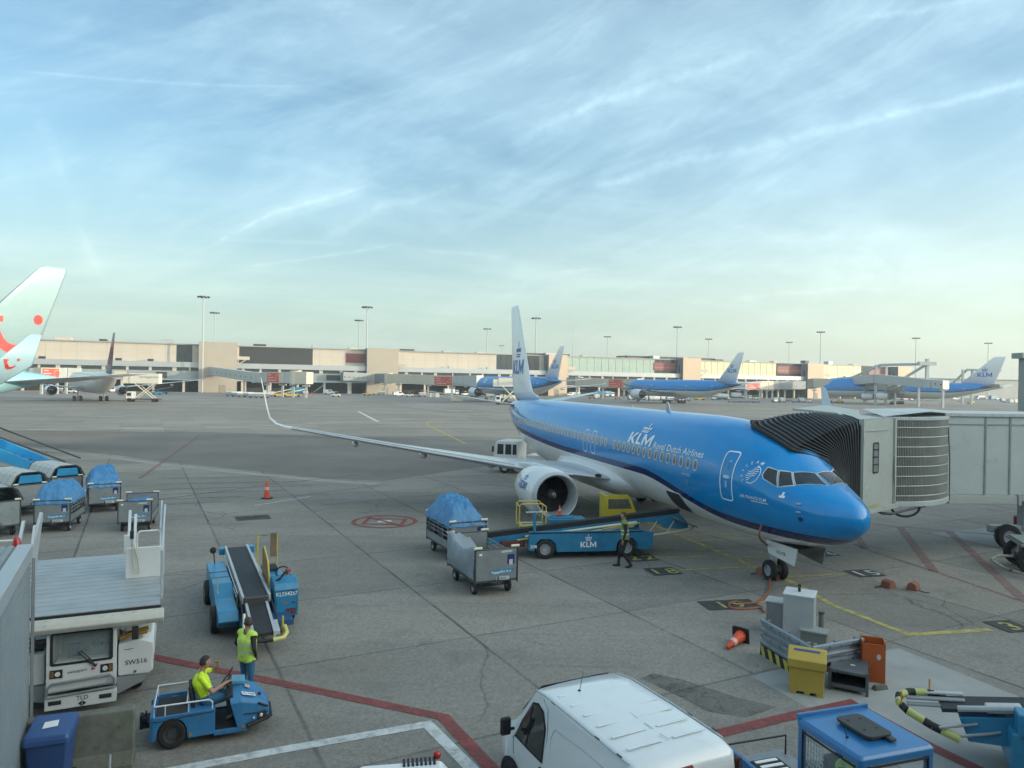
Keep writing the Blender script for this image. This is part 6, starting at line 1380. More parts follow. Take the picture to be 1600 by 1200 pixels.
    n_ = Vector((.32, 0, .95)).normalized()
    flat('plate', shapes([(-.20, 0), (.12, 0), (.12, .13), (-.20, .13)]), (2.06, .16, .772), (1, .32, -.34), (-.26, 1, .1), WLET, cw, off=.012)
    flat('plate_lettering', text2d('FLYER', .105, .003), (1.90, .125, .83), (1, .32, -.34), (-.26, 1, .1), BLET, cw, off=.018)
    flat('plate', shapes(rrect(-.06, .06, -.08, .08, .02)), (1.99, .60, .79), (1, 0, -.34), (0, 1, 0), mat('plate_beige', (.40, .36, .32), .5), cw, off=.010)
    mb = MB(); mb.cyl((2.25, .42, .68), .045, .03, 'z', 14); mb.build('filler_cap', BLACK, cw, smooth=True); mb = MB(); mb.cyl((1.72, .74, .84), .065, .06, 'z', 14); mb.build('gauge', mat('gauge_copper', (.3, .2, .12), .3), cw)
    # dash, steering wheel, column, seat
    mb = MB(); mb.prism([(1.55, .50), (1.52, .82), (1.66, .86), (1.75, .55)], .12, w-.16); mb.build('dash', BLACK, t, bevel=.02)
    c = Vector((1.50, .60, .93)); ax = Vector((-.75, 0, .66)).normalized(); u = Vector((0, 1, 0)); v = ax.cross(u)
    mb = MB(); mb.tube([c+u*.19*math.cos(a)+v*.19*math.sin(a) for a in [2*math.pi*i/24 for i in range(24)]], .015, 8, closed=True); mb.tube([c-u*.19, c, c+u*.19], .011, 6); mb.tube([c, c-v*.19], .011, 6); mb.build('steering_wheel', BLACK, t, smooth=True)
    mb = MB(); mb.tube([c, c-ax*.30], .028, 8); mb.build('steering_column', BLACK, t)
    mb = MB(); mb.box((1.02, .58, .52), (.44, .46, .10)); mb.box((.80, .58, .78), (.08, .44, .48), ry=-.18); mb.b(.85, 1.22, .38, .78, .2, .47); mb.build('seat', BLACK, t, bevel=.03)
    R_ = Matrix.Rotation(rz, 3, 'Z')
    p = Vector((X0, Y0, 0))+R_ @ Vector((0, .56, -.02))
    person('person in yellow T-shirt and blue trousers sitting at the wheel of the small tow tractor', p, rz, dict(hip=(.98, 0, .66), chest=(.86, 0, .98), neck=(.87, 0, 1.20), head=(.94, 0, 1.345), ell=(1.10, .30, 1.05), wrl=(1.18, .13, 1.23), hdl=(-.15, -.3, .8), elr=(1.08, -.30, .88), wrr=(1.34, -.16, .97), hdr=(.9, .4, .2),
        knl=(1.44, .14, .66), anl=(1.60, .14, .32), knr=(1.42, -.13, .68), anr=(1.52, -.13, .31)), dict(top=LIME, sleeve=LIME, trousers=JEAN), sleeve='short', hair=(.025, .020, .018), headturn=rad(8), headtilt=.05, thin=1.34, group='ground crew', grip=(1, 1)).scale = (.90, .98, .95)
    for k in (1,): ph = thing('mobile_phone', 'black phone held by the seated driver in front of his chest', 'phone', p+R_ @ Vector((1.29, .44, .90)), rz); mb = MB(); mb.box((0, 0, 0), (.015, .075, .15), ry=.5); mb.build('case', BLACK, ph, bevel=.006)
tow_tractor()

# ------------------------------------------------------------------ lift truck for cargo
DECKM = mat('worn_deck_aluminium', (.33, .36, .37), .45, metal=.25, var=.16, dirt=.35, dirtcol=(.16, .15, .14), scale=1.5)
def high_loader():
    rz = rad(25); t = thing('cargo_lift_truck', 'white cargo lift truck with a wide grey deck above its driver cab', 'lift truck', (-6.95, 14.29, 0), rz)
    W_ = 3.0; D_ = 4.5; z = 1.95
    mb = MB(); mb.b(-W_, 0, 0, D_, z-.10, z-.02); dk = mb.build('deck', DECKM, t)
    mb = MB(); n_ = 14
    for k in range(n_): y0 = .02+k*D_/n_; mb.b(-W_+.02, -.02, y0, y0+D_/n_-.018, z-.02, z)
    mb.build('deck_plank', DECKM, dk)
    mb = MB(); mb.b(-W_, .02, -.02, .0, z-.14, z-.01); mb.build('deck_edge', BLACK, t)
    mb = MB(); mb.prism([(-.18, z-.12), (-.03, z-.05), (-.03, z-.30), (-.20, z-.30), (-.24, z-.20)], -W_, .08, 'yz'); fb = mb.build('front_beam', mat('beam_off_white', (.44, .43, .38), .45, var=.15, dirt=.4), t, bevel=.02)
    mb = MB(); mb.b(-W_, 0, D_, D_+.45, z-.06, z-.03); mb.build('ramp_lip', DECKM, t)
    # scissors, frame and wheels below
    mb = MB(); mb.b(-W_+.5, -.5, .6, 4.3, .45, .75); mb.b(-2.2, -.6, .2, .6, .4, .7); mb.build('chassis', GREY, t, bevel=.02)
    for x in (-2.55, -.45):
        for y in (1.0, 3.6): wheel('wheel', t, (x, y, .42), .42, .28, axis='x')
    for s in (-2.3, -.7): mb = MB(); mb.tube([(s, .8, .75), (s, 3.9, z-.12)], .06, 8); mb.tube([(s+.12, 3.9, .75), (s+.12, .8, z-.12)], .06, 8); mb.build('scissor_arm', WHITE_D, t)
    # driver cab, its face square to the deck edge
    x0, x1, yf = -1.90, -.74, -.10
    CW = mat('cab_white', (.60, .61, .60), .35, var=.05, coat=.3)
    mb = MB(); zc = z-.30
    mb.b(x0, x1, yf, yf+.08, .52, 1.05); mb.b(x0, x0+.07, yf+.03, 1.2, .52, zc); mb.b(x1-.07, x1, yf+.03, 1.2, .52, zc); mb.b(x0, x1, 1.12, 1.2, .52, zc); mb.b(x0, x1, yf+.02, 1.2, zc, zc+.05); mb.b(x0, x1, yf+.1, 1.1, .48, .52); cb = mb.build('cab', CW, t, bevel=.015)
    mb = MB(); mb.b(x0, x0+.10, yf, yf+.07, 1.05, zc); mb.b(x1-.10, x1, yf, yf+.07, 1.05, zc); mb.build('cab_pillar', CW, cb, bevel=.012)
    GL = bpy.data.materials.new('clear_glass'); GL.use_nodes = True; p_ = GL.node_tree.nodes['Principled BSDF']; p_.inputs['Base Color'].default_value = (.6, .7, .7, 1); p_.inputs['Alpha'].default_value = .22; p_.inputs['Roughness'].default_value = .03
    mb = MB(); mb.add([(x0+.10, yf+.03, 1.05), (x1-.10, yf+.03, 1.05), (x1-.10, yf+.05, zc), (x0+.10, yf+.05, zc)], [(0, 1, 2, 3)]); mb.build('windscreen', GL, cb)
    mb = MB(); fr = rrect(x0+.06, x1-.06, 1.01, zc-.02, .05); inn = rrect(x0+.11, x1-.11, 1.06, zc-.05, .04); v_, f_ = ringshape(fr, inn); mb.add([(a, yf-.006, b_) for a, b_ in v_], f_); mb.build('windscreen_seal', BLACK, cb)
    mb = MB(); mb.b(x0+.14, x1-.14, yf+.16, .5, 1.0, 1.04); mb.b(x0+.10, x1-.10, 1.06, 1.10, .6, zc-.1); mb.build('cab_interior', mat('cab_interior_pale', (.30, .34, .32), .6), cb)
    mb = MB(); mb.box((-1.46, .10, 1.22), (.22, .06, .24)); mb.build('display_box', mat('box_dark_blue', (.01, .02, .05), .4), cb, bevel=.01)
    c = Vector((-1.02, .32, 1.24)); mb = MB(); mb.tube([c+Vector((.17*math.cos(a), .10*math.sin(a), .06*math.sin(a))) for a in [2*math.pi*i/22 for i in range(22)]], .016, 8, closed=True); mb.tube([c, c+Vector((0, -.08, -.16))], .02, 6); mb.build('steering_wheel', BLACK, cb, smooth=True)
    mb = MB(); mb.b(-1.2, -.84, .18, .22, 1.04, 1.20); mb.build('instrument_panel', mat('panel_blue_grey', (.10, .14, .18), .5), cb)
    mb = MB(); mb.tube([(-1.38, yf-.02, 1.24), (-1.16, yf-.03, .99)], .014, 6); mb.tube([(-1.34, yf-.02, 1.26), (-1.12, yf-.03, 1.01)], .010, 6); mb.tube([(-1.22, yf-.03, 1.08), (-1.08, yf-.03, .93)], .02, 6); mb.build('wiper', BLACK, cb)
    for xa in (x0+.06, x1-.27):
        mb = MB(); mb.b(xa, xa+.21, yf-.012, yf, .78, .94); h_ = mb.build('headlamp_unit', BLACK, cb, bevel=.006)
        mb = MB(); xx = xa+.13 if xa < -1.5 else xa+.08; mb.cyl((xx, yf-.015, .86), .045, .02, 'y', 14); mb.build('headlamp', mat('lamp_glass', (.55, .6, .6), .1), h_); mb = MB(); xx = xa+.04 if xa < -1.5 else xa+.17; mb.b(xx-.025, xx+.025, yf-.02, yf-.01, .80, .92); mb.build('indicator', mat('amber_lens', (.22, .10, .03), .3), h_)
    flat('cab_lettering', text2d('swissport', .082, .004), (-1.55, yf-.001, .84), (1, 0, .05), (-.05, 0, 1), BLET, cb)
    flat('cab_emblem', shapes([(0, 0), (.07, .0), (.12, .11), (.05, .11)]), (-1.17, yf-.001, .855), (1, 0, .05), (0, 0, 1), mat('emblem_red', (.45, .03, .04), .4), cb); flat('cab_emblem', ringshape(circ(.06, .055, .028, 12), circ(.06, .055, .014, 12)), (-1.17, yf-.003, .855), (1, 0, .05), (0, 0, 1), WLET, cb)
    # bull bar and bumper
    mb = MB(); mb.tube([(x0+.02, yf-.05, .46), (x0+.03, yf-.06, .62), (x0+.10, yf-.06, .70), (x1-.10, yf-.06, .74), (x1-.03, yf-.06, .66), (x1-.02, yf-.05, .50)], .026, 8); mb.tube([(x0, yf-.06, .45), (x1, yf-.06, .50)], .022, 8); mb.tube([(x0+.05, yf-.055, .54), (x1-.05, yf-.055, .585)], .016, 8); mb.build('bull_bar', GREY, t, smooth=True)
    mb = MB(); mb.b(x0-.01, x1+.01, yf-.05, yf+.10, .20, .44); bp = mb.build('bumper', CW, t, bevel=.015)
    for xa in (x0+.05, x1-.28): mb = MB(); mb.b(xa, xa+.21, yf-.06, yf-.05, .30, .38); mb.build('fog_lamp', BLACK, bp, bevel=.006)
    flat('bumper_lettering', text2d('TLD', .11, .008, 0, 'CENTER'), (-1.30, yf-.05, .335), (1, 0, 0), (0, 0, 1), BLET, bp); flat('bumper_emblem', shapes([(-.07, 0), (-.01, .05), (-.01, -.05)], [(.07, 0), (.01, -.05), (.01, .05)], [(-.005, -.05), (.005, -.05), (.005, .05), (-.005, .05)]), (-1.30, yf-.05, .265), (1, 0, 0), (0, 0, 1), BLET, bp)
    # side pods
    mb = MB(); mb.prism([(-.72, .62), (-.72, 1.24), (-.30, 1.30), (-.10, 1.22), (-.08, 1.0), (-.12, .86), (-.10, .66), (-.18, .60)], .0, 1.6); pd = mb.build('engine_pod', CW, t, bevel=.03)
    flat('pod_lettering', text2d('SW516', .13, .006), (-.60, -.002, .82), (1, 0, .03), (0, 0, 1), BLET, pd); flat('pod_stripe', shapes([(0, 0), (.16, .01), (.16, .02), (0, .012)]), (-.62, -.002, 1.12), (1, 0, 0), (0, 0, 1), BLET, pd)
    mb = MB(); mb.cyl((-.42, -.01, .68), .025, .02, 'y', 10); mb.build('reflector', mat('amber_lens', (.22, .10, .03)), pd)
    mb = MB(); mb.prism([(-.74, .26), (-.74, .60), (-.16, .60), (-.30, .44)], .03, 1.6); mb.build('pod_skirt', mat('tread_plate', (.30, .32, .33), .45, metal=.3, var=.15), t, bevel=.01)
    mb = MB(); mb.prism([(-2.9, .62), (-2.9, 1.2), (-1.95, 1.2), (-1.95, .62)], .10, 1.5); mb.build('battery_pod', CW, t, bevel=.03)
    mb = MB(); mb.prism([(-2.85, .60), (-1.93, .60), (-1.93, .26), (-2.4, .36)], .12, 1.5); mb.build('pod_skirt', mat('tread_plate', (.30, .32, .33)), t, bevel=.01)
    mb = MB(); mb.b(-2.6, -2.0, .3, .9, 1.2, 1.24); mb.build('pod_lid', BLACK, t)
    mb = MB(); mb.b(-.62, -.14, .45, .9, 1.28, 1.62); mb.build('control_box', CW, t, bevel=.02); mb = MB(); mb.tube([(-.70, .12, 1.30), (-.52, .16, 1.38), (-.22, .14, 1.40)], .05, 8); mb.tube([(-.66, .2, 1.36), (-.2, .22, 1.44)], .045, 8); mb.build('rolled_strap', mat('strap_ochre', (.34, .20, .04), .7, var=.3), t)
    for xm in (-.42, -2.12): mb = MB(); mb.tube([(xm-.28 if xm > -1 else xm+.24, .0, 1.52), (xm-.15 if xm > -1 else xm+.12, -.12, 1.48), (xm, -.16, 1.55)], .014, 6); ms = mb.build('mirror_arm', BLACK, t); mb = MB(); mb.b(xm-.06, xm+.06, -.19, -.13, 1.36, 1.62); mb.build('mirror', BLACK, ms, bevel=.02)
    # deck side cabinets, hand rails and folded lattice guards
    def railset(sx, xa, side_):
        mb = MB(); mb.b(xa-.72 if side_ == 'r' else xa, xa if side_ == 'r' else xa+.34, 2.25, 2.33, z, z+.68); pn = mb.build('rail_panel', CW, t, bevel=.01)
        return pn
    pn = railset(1, -.02, 'r')
    mb = MB(); mb.tube([(-.52, 2.29, z+.66), (-.52, 2.29, z+.98), (-.46, 2.29, z+1.04), (-.10, 2.29, z+1.04), (-.05, 2.29, z+.98), (-.05, 2.29, z+.66)], .022, 8); mb.build('hand_rail', WHITE, t, smooth=True)
    mb = MB(); mb.tube([(-.62, 2.22, z+.95), (-.60, 2.20, z+.4), (-.54, 2.19, z+.10), (-.46, 2.19, z+.14), (-.50, 2.20, z+.45), (-.60, 2.22, z+.8)], .012, 6); mb.build('control_cable', mat('cable_cream', (.40, .38, .28), .5), t); mb = MB(); mb.b(-.66, -.58, 2.18, 2.24, z+.90, z+1.08); mb.build('control_pendant', BLACK, t, bevel=.01)
    LG = mat('guard_aluminium', (.48, .52, .54), .35, metal=.3, var=.1)
    for x_, y0_, y1_, h_ in ((.02, .55, 4.0, 1.15), (-.06, 3.0, 4.4, 1.2)):
        mb = MB(); mb.prism([(y0_, z-.02), (y1_, z-.02), (y1_, z+h_+.35), (y1_-.12, z+h_+.35), (y0_+1.6, z+h_-.15), (y0_, z+.10)] if False else [(y0_, z-.05), (y0_+.05, z+.95), (y1_, z+h_+.2), (y1_, z+h_+.12), (y0_+.14, z+.86), (y0_+.12, z-.05)], x_-.02, x_+.02, 'yz'); mb.build('side_guard', LG, t, bevel=.005)
    mb = MB(); mb.tube([(.02, .62, z), (.02, .62, z+.95)], .03, 8); mb.tube([(.02, 2.4, z), (.02, 2.4, z+1.1)], .025, 8); mb.build('guard_post', LG, t)
    for k, xx in enumerate((-.72, -.60)): mb = MB(); mb.prism([(2.6, z), (2.7, z), (3.4, z+1.35-.1*k), (3.3, z+1.35-.1*k)], xx-.03, xx+.03, 'yz'); mb.build('lattice_guard', LG, t, bevel=.004)
    mb = MB(); mb.b(-.80, -.66, 2.6, 2.7, z+.5, z+.9); mb.build('latch_box', CW, t)
    mb = MB(); mb.prism([(-2.98, z), (-2.98, z+.72), (-2.62, z+.74), (-2.56, z)], 1.7, 1.8); cbx = mb.build('rail_panel', CW, t, bevel=.01); mb = MB(); mb.b(-2.80, -2.76, 1.69, 1.70, z+.15, z+.58); mb.build('panel_slot', GREY, cbx)
    mb = MB(); mb.prism([(1.8, z), (2.9, z), (3.9, z+1.3), (3.75, z+1.35), (2.5, z+.72), (1.8, z+.7)], -2.60, -2.54, 'yz'); mb.build('lattice_guard', LG, t, bevel=.004)
    mb = MB(); mb.prism([(2.2, z), (2.35, z), (3.6, z+1.2), (3.5, z+1.22)], -2.9, -2.84, 'yz'); mb.prism([(1.9, z+.7), (2.0, z+.7), (2.4, z+1.3), (2.3, z+1.3)], -2.5, -2.45, 'yz'); mb.build('lattice_guard', LG, t)
    mb = MB(); mb.tube([(-3.25, 2.3, z+.3), (-3.25, 2.3, z+.95), (-3.18, 2.3, z+1.02), (-2.80, 2.3, z+1.02), (-2.76, 2.3, z+.9)], .022, 8); mb.build('hand_rail', WHITE, t, smooth=True)
    mb = MB(); mb.cyl((-2.72, 1.9, z+.86), .06, .16, 'z', 14); mb.lathe([(.10, z+.92), (.085, z+.97), (.07, z+1.1), (.03, z+1.17), (.001, z+1.18)], (-2.72, 1.9, 0), 'z', 16); mb.build('beacon', mat('beacon_red', (.36, .012, .012), .25), t, smooth=True)
high_loader()

# ------------------------------------------------------------------ corrugated shed, concrete block, wheelie bin
def shed():
    C = Vector((-7.77, 11.6, 0)); d = Vector((.469, -.883, 0)); l_ = Vector((-.883, -.469, 0)); H = 3.72
    t = thing('corrugated_shed', 'grey corrugated metal shed cutting into the lower left corner', 'shed', C)
    P = [Vector(), d*9, d*9+l_*5, l_*5]; CR = mat('corrugated_sheet', (.24, .265, .27), .42, metal=.35, var=.10, dirt=.25, scale=2)
    mb = MB(); mb.prism([(p.x, p.y) for p in P], 0, H, 'xy'); mb.build('core', mat('shed_core', (.2, .22, .23), .6), t)
    n_ = -l_; mb = MB(); prof = []
    z = .05; k = 0
    while z < H-.22: prof += [(0.004, z), (.028, z+.012), (.028, z+.040), (.004, z+.052)]; z += .078
    mb.loft([[q+n_*a+Vector((0, 0, b_)) for a, b_ in prof] for q in (Vector(), d*9)], caps=False, ringclosed=False); mb.build('corrugated_wall', CR, t)
    mb = MB()
    for s in range(1, 9): q = d*(s*1.1); 
    mb = MB(); mb.prism([(p.x, p.y) for p in (n_*.05, d*9+n_*.05, d*9+l_*.16, l_*.16)], H-.20, H+.03, 'xy'); mb.build('eaves_trim', mat('trim_grey', (.36, .40, .42), .4, metal=.2, var=.08), t, bevel=.01)
    mb = MB(); mb.b(0, .001, 0, .001, 0, .001); mb = MB(); prof = []; u = .2
    while u < 4.8: prof += [(u, H+.005), (u+.02, H+.03), (u+.06, H+.03), (u+.08, H+.005)]; u += .115
    mb.loft([[q+l_*a+Vector((0, 0, b_)) for a, b_ in prof] for q in (d*.03, d*9)], caps=False, ringclosed=False); mb.build('roof', CR, t)
    mb = MB(); mb.tube([(n_*.06+Vector((0, 0, .02))), (n_*.06+Vector((0, 0, H-.2)))], .03, 4); mb.build('corner_trim', GREY, t)
shed()
def block():
    a = rad(22); o = Vector((-6.22, 12.0, 0)); t = thing('concrete_barrier', 'rough stained concrete barrier standing behind the blue wheelie bin', 'barrier', o, a)
    CM = mat('stained_concrete', (.145, .15, .125), .9, var=.35, scale=3.5, dirt=.6, dirtcol=(.05, .05, .04), bump=.6)
    mb = MB(); mb.prism([(-.14, 0), (.30, 0), (.30, .08), (.10, .22), (.06, .93), (-.02, .97), (-.10, .22)] if False else [(-.22, 0), (.22, 0), (.22, .10), (.13, .30), (.10, .97), (-.10, .97), (-.13, .30), (-.22, .10)], -1.75, 0, 'yz'); o_ = mb.build('block', CM, t, bevel=.03, seg=3)
    t = thing('leaning_pipe', 'thin pale pipe standing in front of the concrete barrier', 'pipe', (-6.28, 11.35, 0)); mb = MB(); mb.tube([(0, 0, 0), (-.02, .05, .46)], .02, 8); mb.build('tube', LGREY, t)
block()
def wheelie():
    t = thing('wheelie_bin', 'blue plastic wheelie bin with a white sticker on its lid beside the shed', 'bin', (-7.06, 11.12, 0), rad(20)); PB = mat('bin_blue_plastic', (.025, .07, .20), .5, var=.12, scale=4, dirt=.15)
    mb = MB(); mb.loft([[Vector((x*s, y*s2, z)) for x, y in rrect(-.29, .29, -.34, .34, .05)] for z, s, s2 in ((.06, .80, .74), (.5, .90, .88), (.92, 1.0, .98))]); mb.build('body', PB, t, smooth=True)
    mb = MB(); mb.loft([[Vector((x*s, y*s+.0, z+.05*(y+.34)*k)) for x, y in rrect(-.31, .31, -.37, .37, .05)] for z, s, k in ((.90, 1.0, 0), (.98, 1.0, .6), (1.04, .94, 1.2))]); ld = mb.build('lid', mat('lid_blue', (.035, .09, .25), .45, var=.1), t, bevel=.012)
    flat('sticker', shapes([(-.10, -.12), (.10, -.08), (.08, .12), (-.11, .09)]), (.0, 0, 1.062), (1, 0, 0), (0, 1, .05), WLET, ld, off=.006)
    for s in (-1, 1): wheel('wheel', t, (s*.26, .30, .10), .10, .05, axis='x', n=12)
    mb = MB(); mb.tube([(-.24, .40, .96), (.24, .40, .96)], .018, 8); mb.build('handle', PB, t)
wheelie()

# ------------------------------------------------------------------ white panel van
VW = mat('van_white', (.66, .70, .71), .28, var=.03, coat=.6, dirt=.22, dirtcol=(.40, .42, .42), scale=1.6)
def van():
    rz = rad(117.5); t = thing('panel_van', 'white panel van seen from above with ribbed roof and short aerial', 'van', (2.28, 8.80, 0), rz)
    # stations: x, belt half width, roof half width, roof height, shoulder height, bottom
    S = [(.0, .84, .70, 1.74, .98, .34), (.04, .86, .73, 1.86, 1.0, .30), (.25, .87, .75, 1.91, 1.0, .26), (1.2, .88, .76, 1.94, 1.0, .24), (2.2, .88, .75, 1.95, 1.0, .24), (2.55, .88, .72, 1.91, 1.0, .24), (2.82, .87, .69, 1.66, 1.0, .24), (3.12, .86, .66, 1.32, 1.0, .24), (3.30, .84, .70, 1.12, .94, .26), (3.55, .80, .66, 1.0, .84, .28), (3.74, .70, .52, .84, .70, .30), (3.80, .56, .40, .66, .56, .34)]
    def ring(s):
        x, bw, rw, zt, zs, zb = s; P = [(bw*.90, zb), (bw*.985, zb+.12), (bw, (zb+zs)/2), (bw*.99, zs), (rw+(bw-rw)*.50, zs+(zt-zs)*.52), (rw+(bw-rw)*.14, zt-(zt-zs)*.10), (rw, zt-.025*min(1, (zt-zs)*2)), (rw*.93, zt-.004), (rw*.5, zt+.015), (0, zt+.02)]
        return [Vector((x, y, z)) for y, z in P]+[Vector((x, -y, z)) for y, z in P[-2::-1]]
    mb = MB(); mb.loft([ring(s) for s in S]); b_ = mb.build('body', VW, t, smooth=True)
    b_.data.set_sharp_from_angle(angle=rad(60))
    def sy(x, z, off=.006):
        for i in range(len(S)-1):
            if S[i][0] <= x <= S[i+1][0]: break
        f = (x-S[i][0])/(S[i+1][0]-S[i][0]); s = [a+(c-a)*f for a, c in zip(S[i], S[i+1])]; R_ = ring(s)[:10]
        for a, c in zip(R_, R_[1:]):
            if a.z <= z <= c.z: return a.y+(c.y-a.y)*(z-a.z)/max(1e-6, c.z-a.z)+off
        return R_[0].y+off
    sd = lambda u, v, o_=.006: Vector((u, sy(u, v, o_), v))
    # roof ribs and gutters
    for s_ in (1, -1):
        mb = MB(); mb.tube([(x, s_*(rw+.012), zt-.018) for x, bw, rw, zt, zs, zb in S[2:6]], .014, 6); mb.build('roof_gutter', mat('gutter_grey', (.40, .44, .45), .4), b_)
        for x in (.42, .90, 1.35, 2.0): mb = MB(); mb.box((x, s_*.775, 1.925), (.10, .012, .012)); mb.build('rail_cap', BLACK, b_)
    for k in range(6):
        x = .45+k*.33; mb = MB()
        for s_ in (1, -1): mb.box((x, s_*.36, 1.955), (.045, .54, .012))
        mb.build('roof_rib', VW, b_, bevel=.006)
    for k in range(5): mb = MB(); mb.box((.50+k*.33, 0, 1.9595), (.18, .012, .004)); mb.build('roof_mark', mat('seam_pale', (.46, .52, .54), .5), b_)
    mb = MB(); mb.tube([(2.12, .26, 1.96), (2.02, .26, 2.28)], [.006, .003], 6); mb.cyl((2.12, .26, 1.967), .022, .02, n=10); mb.build('aerial', BLACK, t)
    # left side glass: door window in a dark seal
    dw = [(2.16, 1.05), (2.16, 1.50), (2.26, 1.68), (2.44, 1.72), (2.62, 1.66), (2.90, 1.30), (2.98, 1.06)]
    sh = densify(shapes(dw), .15); cx, cz = 2.5, 1.38
    flat('window_seal', ([((x-cx)*1.10+cx, (y-cz)*1.10+cz) for x, y in sh[0]], sh[1]), None, None, None, BLACK, b_, mapf=lambda u, v: sd(u, v, .004)); flat('door_window', sh, None, None, None, mat('van_glass', (.018, .024, .026), .05, spec=.9, var=.02), b_, mapf=lambda u, v: sd(u, v, .010))
    mb = MB(); mb.tube([sd(2.62, 1.06, .014), sd(2.60, 1.64, .014)], .010, 6); mb.build('window_divider', BLACK, b_)
    def strip(name, pts, r=.007, m=None): mb = MB(); mb.tube([sd(a, c, .0) for a, c in pts], r, 5); mb.build(name, m or mat('panel_gap_grey', (.10, .12, .13), .6), b_)
    strip('door_gap', [(2.05, .30), (2.08, .8), (2.08, 1.5), (2.14, 1.78), (2.30, 1.86)]); strip('door_gap', [(3.02, .75), (3.05, 1.0), (2.95, 1.14)])
    strip('panel_crease', [(.2, .62), (1.0, .62), (1.9, .62), (1.98, 1.45), (1.90, 1.6), (1.2, 1.64), (.2, 1.62)], .008, mat('crease_white', (.42, .46, .48), .4))
    mb = MB(); mb.box(sd(2.16, .86, .01), (.07, .03, .20)); mb.build('door_handle', BLACK, b_, bevel=.012)
    mb = MB(); mb.box((3.0, 1.02, 1.22), (.09, .16, .26)); mb.box((3.0, .92, 1.16), (.05, .12, .05)); mb.build('wing_mirror', BLACK, b_, bevel=.03); mb = MB(); mb.box((3.0, -1.02, 1.22), (.09, .16, .26)); mb.box((3.0, -.92, 1.16), (.05, .12, .05)); mb.build('wing_mirror', BLACK, b_, bevel=.03)
    # windscreen
    mb = MB(); V = [(2.60, .62, 1.90), (3.14, .66, 1.325), (3.14, -.66, 1.325), (2.60, -.62, 1.90)]; mb.add([Vector(p)+Vector((.012, 0, .014)) for p in V], [(0, 1, 2, 3)]); mb.build('windscreen', mat('van_glass', (.018, .024, .026)), b_)
    # wheels in dark arches
    for x in (.72, 3.05):
        for s_ in (1, -1):
            mb = MB(); mb.lathe([(.36, -.02), (.30, -.02), (.30, .02), (.36, .02)], (x, s_*.865, .32), 'y', 22); mb.cyl((x, s_*.80, .32), .345, .16, 'y', 24); mb.build('wheel_arch', BLACK, b_)
            wheel('wheel', t, (x, s_*.80, .31), .31, .20)
    mb = MB(); mb.b(3.62, 3.84, -.66, .66, .32, .55); mb.build('front_bumper', mat('bumper_grey', (.12, .13, .13), .6), t, bevel=.05)
    mb = MB(); mb.b(-.06, .05, -.80, .80, .34, .50); mb.build('rear_bumper', mat('bumper_grey', (.12, .13, .13)), t, bevel=.02)
    # rear doors, windows, lamps
    for s_ in (1, -1):
        if s_ == -1: flat('rear_window', shapes(rrect(.06, .60, 1.28, 1.66, .06)), (-.004, 0, 0), (0, -1, 0), (0, 0, 1), mat('van_glass', (.018, .024, .026)), b_, off=.012)
        else: flat('rear_window', shapes(rrect(-.60, -.06, 1.28, 1.66, .06)), (-.004, 0, 0), (0, -1, 0), (0, 0, 1), mat('van_glass', (.018, .024, .026)), b_, off=.012)
        mb = MB(); mb.box((.03, s_*.80, 1.52), (.12, .09, .46)); mb.build('rear_lamp', mat('rear_lamp_dark', (.05, .02, .02), .2), b_, bevel=.03)
    mb = MB(); mb.box((.0, .10, 1.80), (.04, .26, .05)); mb.build('brake_lamp', mat('brake_red', (.22, .03, .03), .3), b_, bevel=.012)
    mb = MB(); mb.b(-.012, .0, -.008, .008, .5, 1.78); mb.build('door_seam', mat('panel_gap_grey', (.10, .12, .13)), b_)
    # small red and blue emblem on the side
    rnd = random.Random(5)
    for k in range(9):
        a = rnd.uniform(0, 6.28); cx, cz = .95+rnd.uniform(-.13, .13), 1.20+rnd.uniform(-.12, .14); l_ = rnd.uniform(.04, .09); P = [(cx+l_*math.cos(a), cz+l_*math.sin(a)), (cx-l_*.3*math.sin(a), cz+l_*.3*math.cos(a)), (cx-l_*math.cos(a), cz-l_*math.sin(a))]
        flat('side_emblem', shapes(P), None, None, None, (mat('emblem_red', (.45, .03, .04)), mat('logo_blue', (.01, .13, .42)), BLET)[k % 3], b_, mapf=lambda u, v: sd(u, v, .008))
van()
def white_pickup():
    o = Vector((-1.28, 8.85, 0)); t = thing('white_car', 'white vehicle roof with a red lamp peeking in at the bottom edge', 'car', o, rad(100)); t.scale = (1, 1, 1.07)
    mb = MB(); mb.loft([[Vector((x, y*w, z)) for y, z in ((-.70, .25), (-.72, .8), (-.60, h-.10), (-.50, h), (.50, h), (.60, h-.10), (.72, .8), (.70, .25))] for x, w, h in ((-1.6, 1, 1.35), (.30, 1, 1.50), (.42, .98, 1.42), (.9, .98, .98), (1.5, .95, .85))]); b_ = mb.build('body', VW, t, bevel=.03)
    mb = MB()
    for k in range(8): mb.box((.30, -.42+k*.055, 1.50), (.16, .03, .03))
    mb.build('louvre', BLACK, b_); mb = MB(); mb.sphere((.34, -.46, 1.55), .05, 12); mb.build('lamp', mat('beacon_red', (.36, .012, .012)), b_, smooth=True)
    for x in (-1.1, 1.0):
        for s_ in (-1, 1): wheel('wheel', t, (x, s_*.62, .27), .27, .18)
white_pickup()

